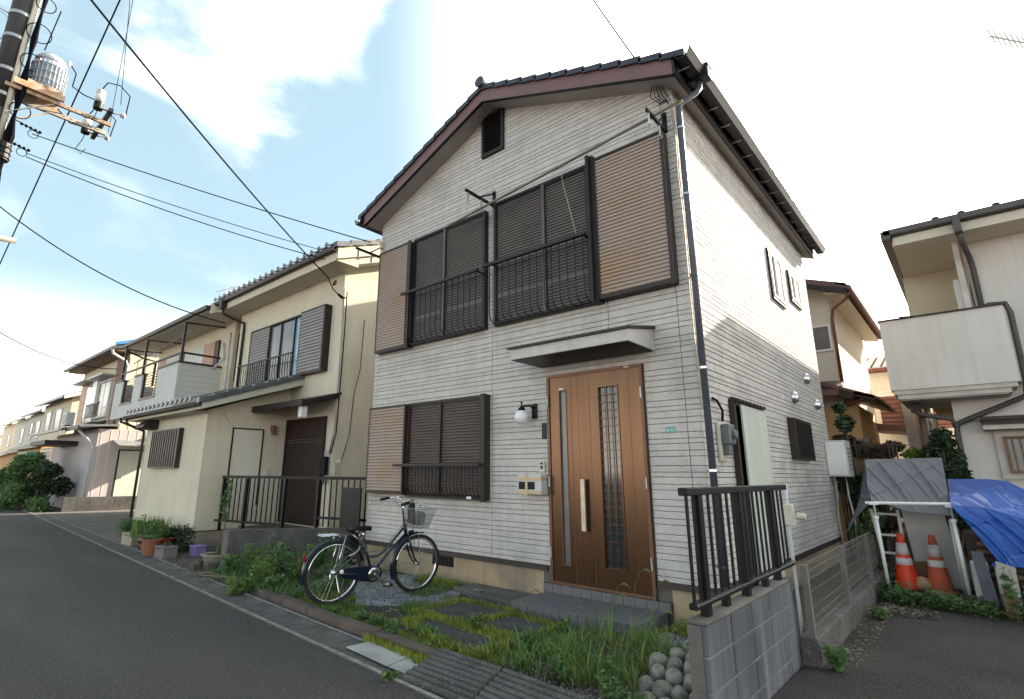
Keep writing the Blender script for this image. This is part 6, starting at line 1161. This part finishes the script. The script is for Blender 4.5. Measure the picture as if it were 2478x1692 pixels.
# ---- plants in the gap
bush(-1.5,12.9,2.3,.62,'reddish maple bush above the grey tarpaulin','leaf_red',9000,.055,'bush',16,True,0,.55,2)
bush(-.95,13.4,2.1,.5,'bright yellow green bush right of the reddish maple','leaf_yel',3500,.05,'bush',10,True,0,.7,5)
bush(-1.62,12.35,2.9,.34,'dark shrub with pale flowers at the rear corner of the grey house','weed_dk',1800,.05,'shrub',9,True,0,1.,8)
bush(-.45,11.6,2.15,.42,'tall dark hedge between the tarpaulins and the right house','weed_dk',7000,.045,'hedge',16,True,0,1.,9)
bush(-1.65,11.9,.9,.35,'green weeds at the far end of the mesh fence','weed',1500,.04,'bush',8,False,0,1.,3)
b = MB(); 
bf = thing('bamboo_fence', 'row of thin dark canes below the flowering shrub', 'fence', (-1.7, 12.4, 0))
for k in range(16): b = MB(); x = -1.95+.06*k; b.tube([(x,12.5,0),(x+random.uniform(-.03,.03),12.5,2.05+random.uniform(-.1,.1))], .014, 5); b.build('cane', 'bark', bf)
for z in (.9,1.5,2.0): b = MB(); b.tube([(-2.0,12.48,z),(-.95,12.48,z)], .012, 5); b.build('rail', 'bark', bf)
# ground cover at the edge of the parking lot
P = scatter([(-1.2,8.35),(-1.0,8.0),(.1,7.9),(4,7.95),(4,10.5),(-1.2,10.5)], 9000); V = []
def leaf_carpet(name, P, h, size, m):
    n = len(P); z = h*RNG.rand(n)*(.4+vnoise(P, 1.6, 9)); C = np.c_[P, z+.01]; a = RNG.normal(size=(n, 3)); a[:, 2] *= .35; a /= np.linalg.norm(a, axis=1)[:, None]; u = np.cross(a, [[.1, .1, 1]]*n+RNG.normal(0, .25, (n, 3))); u /= np.linalg.norm(u, axis=1)[:, None]; s = size*RNG.uniform(.6, 1.3, n)[:, None]
    V = np.stack([C-a*s, C+u*s*.6, C+a*s, C-u*s*.6], 1).reshape(-1, 3); V[:, 2] = np.maximum(V[:, 2], .012); return fast_mesh(name, V, np.arange(n)[:, None]*4+[0,1,2,3], m)
P = P[~((P[:,1] > 8.75) & (P[:,0] < -.3))]; leaf_carpet('ground_cover', P, .16, .03, 'weed_dk'); leaf_carpet('ground_cover', scatter([(-1.0,8.1),(.6,7.98),(.6,8.5),(-1.0,8.7)], 2600), .15, .022, 'weed')
ground_patch('bed_soil', [(-1.2,8.4),(-1.0,8.05),(.1,7.95),(9,8.1),(9,13),(-1.2,13)], 'soil', -.05, .008)
for i, (x, y, h, r) in enumerate(((-.98,7.2,.10,.12),(-1.02,5.15,.16,.10),(-.95,8.3,.2,.2),(-.5,8.2,.18,.2))): weed(x, y, h, r, ('small rosette weed on the asphalt beside the fence kerb','fern like green weed at the foot of the block wall','weed at the foot of the left tarpaulin pole','weed in front of the left traffic cone')[i], 'weed', 420, .02, None, 7)
weed(-1.12, 3.3, .10, .07, 'small weed at the near foot of the block wall by the parking lot', 'weed', 160, .02)
weed(-1.75, 5.2, .2, .12, 'weed between the block wall and the grey house corner', 'weed', 200, .02)
# ---- tarpaulin shelter
def cloth(name, m, rows, parent=None, folds=0., seed=1, nx=110, ny=70, thick=.004):       # rows of key points -> smooth sheet with folds
    rs_ = np.random.RandomState(seed); R0 = [np.array(r, float) for r in rows]
    def interp(row, t): k = t*(len(row)-1); i = min(int(k), len(row)-2); f = k-i; return row[i]*(1-f)+row[i+1]*f
    V = []
    for j in range(ny):
        v = j/(ny-1)*(len(R0)-1); i = min(int(v), len(R0)-2); f = v-i
        for q in range(nx):
            t = q/(nx-1); p = interp(R0[i], t)*(1-f)+interp(R0[i+1], t)*f; w_ = math.sin(math.pi*min(1, max(0, j/(ny-1))))**.5
            vv = j/(ny-1); c1 = 1-abs(math.sin(t*7.5-vv*3.2+seed)); c2 = 1-abs(math.sin(t*15-vv*8+2*seed)); c3 = 1-abs(math.sin(t*4+vv*5+seed)); d = folds*(c1**3*1.0+c2**4*.55+c3**5*.9-.5)*w_; V.append((p[0], p[1]-d, p[2]+d*.35))
    F = [(j*nx+q, j*nx+q+1, (j+1)*nx+q+1, (j+1)*nx+q) for j in range(ny-1) for q in range(nx-1)]
    ob = fast_mesh(name, V, F, m, stuff=False, parent=parent, smooth=True); s = ob.modifiers.new('thickness', 'SOLIDIFY'); s.thickness = thick; return ob
sh = thing('tarp_shelter', 'grey tarpaulin shelter on white pipes behind the traffic cones', 'shelter', (-.7, 9.2, 0))
cloth('tarpaulin', 'tarp_g', [[(-1.22,9.85,1.67),(-.75,9.9,1.675),(-.335,9.85,1.685)],[(-1.17,9.3,1.32),(-.72,9.35,1.36),(-.32,9.3,1.38)],[(-1.10,8.86,1.115),(-.93,8.83,1.075),(-.72,8.81,1.0),(-.5,8.81,.985),(-.315,8.84,.97)]], sh, .034, 2)
cloth('tarpaulin', 'tarp_g', [[(-1.22,9.85,1.67),(-1.23,9.86,1.6),(-1.24,9.9,1.5)],[(-1.14,9.3,1.30),(-1.27,9.4,1.15),(-1.36,9.5,1.0)],[(-1.12,8.9,1.09),(-1.33,9.1,.88),(-1.52,9.3,.62)]], sh, .03, 5)
for x, y in ((-1.07,8.82),(-.31,8.85)):
    b = MB(); b.tube([(x,y,1.08),(x,y,.90)], .012, 8); b.build('inner_pole', 'steel', sh); b = MB(); b.tube([(x,y,.92),(x+.02,y-.02,.02)], .021, 10); b.build('leg', 'white', sh, smooth=True); b = MB(); b.tube([(x,y,.90),(x,y,.935)], .033, 10); b.box(x-.05,x+.05,y-.03,y+.03,1.07,1.10); b.build('clamp', 'white', sh)
b = MB(); b.tube([(-.34,8.9,.92),(-.33,8.95,.05)], .02, 10); b.build('leg', 'plastic_w', sh, smooth=True)
b = MB(); b.tube([(-1.16,8.82,1.09),(-.25,8.85,1.11)], .018, 8); b.build('front_bar', 'white', sh)
b = MB(); b.lathe([(0,-.02),(.03,-.02),(.03,.02),(0,.02)], (-1.04,8.78,.03), 12, 'y'); b.build('caster', 'white', sh)
sk = thing('stacked_panel', 'pale grey panel leaning under the grey tarpaulin', 'panel', (-.6, 9.6, 0)); b = MB(); b.prism([(-.80,9.72,.02),(-.33,9.72,.02),(-.44,9.92,1.04),(-.90,9.92,1.04)], (0,.04,0)); b.build('sheet', 'ltgrey', sk); b = MB(); b.prism([(-.31,9.72,.02),(-.29,9.72,.02),(-.40,9.92,1.04),(-.42,9.92,1.04)], (0,.05,0)); b.build('edge', 'dpipe', sk)
ld = thing('ladder', 'white ladder leaning behind the left tarpaulin pole', 'ladder', (-1.05, 9.6, 0))
la, lb_, ta, tb_ = Vector((-1.13,9.62,.08)), Vector((-.90,9.62,.08)), Vector((-1.24,9.85,.97)), Vector((-.93,9.85,.97))
for p, q in ((la, ta), (lb_, tb_)): b = MB(); b.bar(p, q, .035, .022); b.build('rail', 'white', ld)
for t in (.06,.36,.62,.93): b = MB(); b.bar(la.lerp(ta, t), lb_.lerp(tb_, t), .022, .03); b.build('rung', 'white', ld)
bt = thing('blue_tarpaulin', 'bright blue tarpaulin covering a pile right of the grey one', 'tarpaulin', (.2, 9.3, .5))
cloth('sheet', 'tarp_b', [[(-.32,9.9,1.40),(.10,9.95,1.40),(.26,9.85,1.38),(.62,9.7,1.12)],[(-.31,9.1,1.22),(.05,9.2,1.26),(.25,9.1,1.22),(.68,8.9,.95)],[(-.30,8.75,1.09),(.0,8.72,1.08),(.30,8.6,.98),(.75,8.5,.72)]], bt, .03, 3)
cloth('sheet', 'tarp_b', [[(-.30,8.74,1.09),(.0,8.71,1.08),(.30,8.59,.98),(.75,8.49,.72)],[(-.17,8.66,.88),(.08,8.62,.82),(.35,8.5,.76),(.78,8.45,.55)],[(.03,8.55,.50),(.12,8.5,.48),(.36,8.42,.50),(.80,8.4,.36)]], bt, .03, 7)
dk = MB(); dk.box(-.24,.9,9.0,9.9,.02,.75); dk.thing('covered_pile', 'wood_dk', 'dark pile of boards under the blue tarpaulin', 'pile')
for k in range(5): b = MB(); b.bar((-.22+.02*k,8.88,.35+.08*k),(.25,8.9,.33+.08*k),.03,.04); b.thing('board', ('wood','concrete_dk','wood_dk','concrete_red','wood')[k], ('lowest','second','middle','fourth','topmost')[k]+' board sticking out below the blue tarpaulin', 'board')
def cone(x, y, mm, lab, h=.68):
    t = thing('traffic_cone', lab, 'traffic cone', (x, y, .02), 'traffic cones in front of the shelter')
    def rad(z): return .135-.100*(z/h)
    def seg(z0, z1, m, nm, g=0): b = MB(); b.lathe([(rad(z0)+g, z0+.02),(rad(z1)+g, z1+.02)], (x, y, 0), 24); b.build(nm, m, t, smooth=True)
    b = MB(); b.lathe([(rad(0)+.012,.02),(rad(0),.06),(rad(h),h+.0),(rad(h)-.004,h+.02),(.0,h+.018)], (x, y, 0), 24); b.build('body', mm, t, smooth=True)
    seg(h*.42, h*.56, 'cone_w', 'reflective_band', .0022); seg(h*.62, h*.83, 'cone_w', 'reflective_band', .0022)
    b = MB(); b.prism([(x-.16,y-.16,.012),(x+.16,y-.16,.012),(x+.16,y+.16,.012),(x-.16,y+.16,.012)], (0,0,.022)); b.build('base', 'blk_pl' if mm == 'cone_r' else mm, t, bevel=.006)
    b = MB(); rs_ = random.Random(3)
    for z0, z1 in ((h*.45,h*.54),(h*.64,h*.80)):
        for k in range(5):
            a = -1.9+.16*k; r = rad((z0+z1)/2)+.0045; p = Vector((x+r*math.cos(a), y+r*math.sin(a), rs_.uniform(z0, z1)+.02)); b.bar(p, p+Vector((.012*rs_.uniform(-1, 1), .0, .02*rs_.uniform(.3, 1))), .002, .002)
    b.build('scrawl', 'ink', t)
cone(-.90, 9.28, 'cone_r', 'bright orange traffic cone with two white bands, the left one'); cone(-.575, 9.32, 'cone_d', 'faded orange traffic cone with two white bands, the right one')
b = MB()
for k in range(7): b.bar((-.85,9.62,.10+.035*k),(-.62+.02*random.random(),9.60,.12+.035*k),.05,.03)
b.thing('timber_scraps', 'wood', 'brown timber scraps piled between the two traffic cones', 'scraps'); b = MB(); b.lathe([(0,0),(.10,.02),(.12,.08),(.07,.15),(0,.17)], (-.75,9.3,.02), 10); b.thing('clay_lump', 'wood_lt', 'rounded brown lump between the two traffic cones', 'stone', smooth=True)
b = MB(); b.box(-.02,.16,8.2,8.34,.02,.27); o = thing('plastic_tub', 'milky plastic tub left of the dark post', 'tub', (-.2,8.9,0)); b = MB(); b.box(-.23,-.08,8.55,8.75,.02,.50); b.build('tub', 'plastic_w', o, bevel=.02); o = thing('plastic_tub', 'milky plastic tub with blue lid under the blue tarpaulin', 'tub', (.0,8.8,0)); b = MB(); b.box(-.03,.14,8.62,8.8,.02,.46); b.build('tub', 'plastic_w', o, bevel=.02); b = MB(); b.box(-.04,.15,8.61,8.81,.46,.49); b.build('lid', 'tarp_b', o)
b = MB(); b.prism([(-.16,8.40,.05),(-.04,8.40,.05),(-.10,8.40,.62),(-.20,8.40,.62)], (0,.08,0)); b.thing('dark_post', 'dpipe', 'dark blue grey board leaning between the milky tubs', 'post')
so_ = thing('wooden_sign', 'weathered board with ink scrawl on an orange wooden stake', 'sign', (.02, 8.12, 0))
b = MB(); b.prism([(-.02,8.10,.34),(.125,8.10,.27),(.135,8.10,.52),(-.01,8.10,.57)], (0,.02,0)); b.build('board', 'signboard', so_); b = MB(); b.prism([(-.01,8.125,.0),(.10,8.125,.0),(.10,8.125,.33),(.0,8.125,.36)], (0,.03,0)); b.build('stake', 'wood', so_); b = MB()
for (x0, z0, x1, z1) in ((.02,.50,.05,.52),(.05,.52,.03,.46),(.03,.46,.07,.43),(.08,.49,.10,.38),(.06,.40,.09,.35),(.02,.42,.05,.37)): b.bar((x0,8.098,z0),(x1,8.098,z1),.004,.003)
b.build('scrawl', 'ink', so_)
b = MB(); b.box(.17,.36,8.05,8.3,.28,.30).box(.17,.36,8.05,8.3,.315,.33); b.prism([(.14,8.1,.02),(.34,8.1,.02),(.34,8.2,.28),(.16,8.2,.28)], (0,.03,0)); b.thing('white_shelf', 'white', 'white slatted box at the right edge beside the wooden sign', 'box')
weed(.07, 8.06, .62, .10, 'tall thin weed growing in front of the wooden sign', 'weed', 130, .03, None, 2)
# dark spiky plant near shelter
P = np.tile([[-1.16,9.35]], (80,1))+RNG.normal(0,.05,(80,2)); o = blades('spiky_plant', P, .36, .03, 'weed_dk', .0, .9); del o['kind']; o['label'] = 'dark spiky plant at the foot of the ladder'; o['category'] = 'plant'
# grit and dead leaves along the gutter
x_ = RNG.uniform(-16, -1.8, 1500); P = np.c_[x_, EDGE0+EDGEK*x_+np.abs(RNG.normal(0, .16, 1500))+.02]; leaf_carpet('gutter_litter', P, .006, .008, 'dry')
x_ = RNG.uniform(-14, -1.0, 2600); P = np.c_[x_, EDGE0+EDGEK*x_-np.abs(RNG.normal(0, .10, 2600))-.01]; pebbles('grit', P, .004, 'gravel_dk', .0)
P = scatter([(-1.05,7.4),(-.5,7.5),(-.55,8.0),(-1.0,8.1)], 400); leaf_carpet('leaf_litter', P, .03, .018, 'dry'); leaf_carpet('leaf_litter', scatter([(-1.1,5.3),(-.9,5.3),(-.9,8),(-1.1,8)], 350), .02, .014, 'dry')

# ================================================================== UTILITY POLE AND WIRES
up = thing('utility_pole', 'tall concrete utility pole wrapped in dark sleeve with transformer', 'utility pole', (-13.0, .38, 0))
PXp, PYp = -13.0, .38
b = MB(); b.tube([(PXp,PYp,-.1),(PXp,PYp,13)], [.21,.165], 20); b.build('shaft', 'pole', up, smooth=True)
b = MB(); b.tube([(PXp,PYp,8.2),(PXp,PYp,13)], .19, 20); b.build('sleeve', 'pole_sleeve', up, smooth=True)
for z in (8.45,9.0,9.75,10.3,10.75,11.4): b = MB(); b.tube([(PXp,PYp,z),(PXp,PYp,z+.07)], .20, 20); b.build('band', 'steel', up)
for k in range(7):
    z = 7.2+.62*k; s = -1 if k % 2 else 1; b = MB(); b.tube([(PXp+.0,PYp-.15,z),(PXp+.1,PYp-.42,z),(PXp+.12,PYp-.44,z+.10)], .011, 6).tube([(PXp,PYp-.15,z-.12),(PXp+.1,PYp-.42,z)], .007, 5); b.build('step_bolt', 'steel', up)
b = MB(); b.tube([(PXp+.2,PYp+.12,7.0),(PXp+.2,PYp+.13,9.6),(PXp+.22,PYp+.2,11.6)], .05, 10); b.build('conduit', 'tan', up, smooth=True)
rs_ = random.Random(5)
for k in range(16):
    oy, ox = rs_.uniform(-.07,.07), rs_.uniform(-.06,.06); b = MB(); b.tube([(PXp+.28+ox,PYp+.22+oy,6.2),(PXp+.30+ox,PYp+.24-oy,7.6),(PXp+.28-ox,PYp+.24+oy,8.6),(PXp+.28+ox,PYp+.25-oy*.6,9.8),(PXp+.3-ox,PYp+.28+oy,11.5)], rs_.choice((.016,.02,.026)), 6); b.build('cable', 'cable', up, smooth=True)
for z, w_ in ((10.0,.25),(9.3,.22),(8.2,.2),(10.7,.2)): b = MB(); b.torus((PXp+.28,PYp+.30,z), w_*.8, .010, ((0,1,0),(.1,0,1)), 20, 5); b.build('cable_loop', 'cable', up)
tr = thing('transformer', 'grey finned transformer can mounted on the utility pole', 'transformer', (-12.9, .98, 8.9))
TX, TY = -12.9, .98
b = MB(); b.lathe([(.0,8.9),(.25,8.9),(.25,9.52),(.27,9.53),(.27,9.58),(.2,9.68),(.08,9.74),(0,9.75)], (TX,TY,0), 24); b.build('tank', 'trafo', tr, smooth=False)
t = MB(); t.box(.24,.30,-.008,.008,8.93,9.45); fm = t.mesh('fin', 'trafo')
for k in range(26): inst('fin', fm, tr, (TX, TY, 0), (0, 0, 2*math.pi*k/26))
for z in (9.02,9.2,9.38): b = MB(); b.torus((TX,TY,z), .30, .010, ((1,0,0),(0,1,0)), 30, 5); b.build('fin_ring', 'silver', tr)
for dx, dy in ((-.15,-.05),(.12,.26)): b = MB(); b.lathe([(.02,0),(.04,.03),(.025,.06),(.045,.09),(.02,.13)], (TX+dx,TY+dy,9.6), 12); b.build('bushing', 'porcelain', tr, smooth=True)
b = MB(); b.box(TX-.26,TX+.26,TY-.3,TY+.25,8.80,8.895); b.box(TX-.30,TX-.24,TY-.5,TY+.3,8.68,8.80).box(TX+.24,TX+.30,TY-.5,TY+.3,8.68,8.80); b.build('platform', 'rust', tr)
for i, x in enumerate((-12.70,-13.10)):
    b = MB(); b.box(x-.03,x+.03,PYp,2.12,8.60 if i == 0 else 8.58,8.67); b.build('cross_arm', 'rust' if i == 0 else 'cable_lt', up); b = MB(); b.bar((x,PYp+.1,8.05),(x,1.15,8.60),.05,.012); b.build('arm_brace', 'cable_lt', up)
    for k in range(6): b = MB(); b.box(x-.031,x+.031,1.35+.12*k,1.39+.12*k,8.62,8.635); b.build('bolt_hole', 'blk_pl', up)
b = MB(); b.box(-13.75,-12.30,1.97,2.05,8.72,8.80); b.build('insulator_bar', 'bronze', up)
for i, (x, y) in enumerate(((-12.42,1.80),(-13.60,1.84))):
    it = thing('insulator', ('porcelain cutout insulator nearer the camera on the pole arm','porcelain cutout insulator farther along the pole arm')[i], 'insulator', (x, y, 8.7))
    b = MB(); b.lathe([(.0,.30),(.05,.30),(.085,.27),(.05,.24),(.09,.21),(.055,.18),(.09,.15),(.08,.0),(.0,.0)], (x,y,8.88), 16); b.build('bell', 'porcelain', it, smooth=True); b = MB(); b.lathe([(.0,.0),(.085,.0),(.085,.15),(0,.15)], (x,y,8.72), 16); b.build('cap', 'blk_pl', it); b = MB(); b.bar((x,y,8.80),(x-.0,2.0,8.76),.03); b.build('mount', 'rust', it)
    b = MB(); b.bar((x,2.05,8.76),(x+.05,2.2,8.78),.02); b.lathe([(.02,0),(.06,.02),(.05,.05),(.07,.07),(.03,.1)], (x+.05,2.18,8.78), 12, 'y'); b.build('pin_insulator', 'red' if False else 'porcelain', it, smooth=True)
    b = MB(); b.tube([(x,y,9.18),(x+.02,y+.08,9.40),(x+.02,y+.3,9.46),(x+.03,y+.5,9.30),(x+.05,2.28,8.8)], .012, 6).tube([(x,y,8.72),(x-.02,y-.02,8.55),(x-.02,y-.10,8.3),(x,y,8.2),(x+.02,y+.06,8.35)], .008, 5); b.build('lead', 'cable', it, smooth=True)
b = MB(); b.tube([(TX+.12,TY+.26,9.7),(TX+.15,TY+.40,9.5),(TX+.2,TY+.38,9.15),(-12.5,1.55,8.95),(-12.42,1.75,8.9)], .012, 6).tube([(TX-.1,TY+.26,8.7),(-13.2,1.5,8.6),(-13.6,1.8,8.85)], .012, 6); b.build('jumper', 'cable', up, smooth=True)
b = MB(); b.tube([(-12.7,.58,7.05),(-12.7,.58,7.42)], .12, 12); cbx = b.build('splice_case', 'blk_pl', up, smooth=False, bevel=.02)
for z in (7.1,7.2,7.3): b = MB(); b.torus((-12.7,.58,z), .12, .012, ((1,0,0),(0,1,0)), 18, 5); b.build('ring', 'cable', cbx)
for k in range(9): b = MB(); b.tube([(-12.7+.02*(k-4),.58,7.06),(-12.7+.03*(k-4),.57+.02*(k % 3),6.75-.03*(k % 4))], .008, 5); b.build('stub_cable', 'cable', cbx)
for (y, z) in ((.95,7.95),(.85,7.50)):
    b = MB()
    for k in range(5): b.lathe([(.02,0),(.035,.02),(.02,.05)], (-12.8+.02*k,y-.22+.07*k,z+.03-.02*k), 8, 'y')
    b.tube([(-12.85,PYp+.2,z+.1),(-12.8,y-.2,z+.05),(-12.8,y+.1,z-.04)], .010, 5); b.torus((-12.8,y+.0,z-.1), .08, .007, ((0,1,0),(0,0,1)), 14, 5); b.build('wire_clamp', 'cable', up)
sl_ = thing('street_lamp', 'cream street lamp tube reaching in at the left edge', 'lamp', (-9.3, .7, 4.4)); L0 = onx(38, 583, -9.5); b = MB(); b.tube([L0, L0+Vector((0,-.5,-.05)), L0+Vector((-.2,-1.2,-.1))], .04, 10); b.build('tube_light', 'bamboo', sl_, smooth=True); b = MB(); b.tube([L0+Vector((-.2,-1.1,-.1)), L0+Vector((-.25,-1.3,-4.4))], .05, 8); b.build('post', 'steel', sl_)
def wire(pts, r, lab, sag=0., m='cable', n=24):
    P = [Vector(p) for p in pts]
    if len(P) == 2: a, c = P; P = [a.lerp(c, t)+Vector((0, 0, -sag*4*t*(1-t))) for t in [k/n for k in range(n+1)]]
    b = MB(); b.tube(P, r, 5); return b.thing('wire', m, lab, 'wire')
wire([onx(100,-150,-6.), ony(794,672,5.75)], .013, 'thick wire from the sky to the corner of the yellow house', .10)
wire([onx(345,-120,-12.), onx(-60,770,-26.)], .018, 'dark wire crossing the sky steeply at the left', .0)
wire([onx(325,-120,-12.9), onx(292,254,-12.9)], .007, 'thin wire dropping to the nearer insulator', 0); wire([onx(355,-180,-12.9), onx(262,320,-13.6)], .007, 'thin wire dropping to the farther insulator', 0)
wire([onx(78,324,-12.9), ony(898,587,5.35)], .010, 'wire from the pole to the left eaves of the grey house', .06)
wire([onx(62,370,-12.9), ony(840,622,5.95)], .008, 'upper of the thin wires to the yellow house', .10); wire([onx(64,380,-12.9), ony(835,640,5.95)], .010, 'lower of the thin wires to the yellow house', .14)
wire([onx(-120,400,-16.), ony(545,782,5.3)], .014, 'wire sagging to the balcony house roof', .5); wire([onx(-120,720,-20.), ony(285,893,5.4)], .016, 'wire sagging to the old house beyond the driveway', .5)
wire([onx(1395,-60,-3.4), ony(1577,198,HY0-.12)], .010, 'service wire coming down to the clamp under the right eaves', .02)
wire([onx(-20,919,-60.), onx(165,922,-40.)], .02, 'faint far wire above the distant roofs', .0); wire([onx(148,28,-12.9), onx(108,122,-12.95)], .012, 'short dark wire right of the pole cables', 0)
b = MB(); c0 = ony(800,690,5.8); b.tube([ony(794,672,5.75), ony(806,700,5.85), ony(822,716,6.0), ony(838,722,6.12)], .012, 6); b.torus(ony(810,685,5.8), .05, .014, ((1,0,0),(0,.3,1)), 14, 6); b.tube([ony(818,712,6.0), ony(830,722,6.1)], .03, 6); b.thing('anchor_clamp', 'cable', 'wire anchor with loops at the corner of the yellow house', 'clamp')
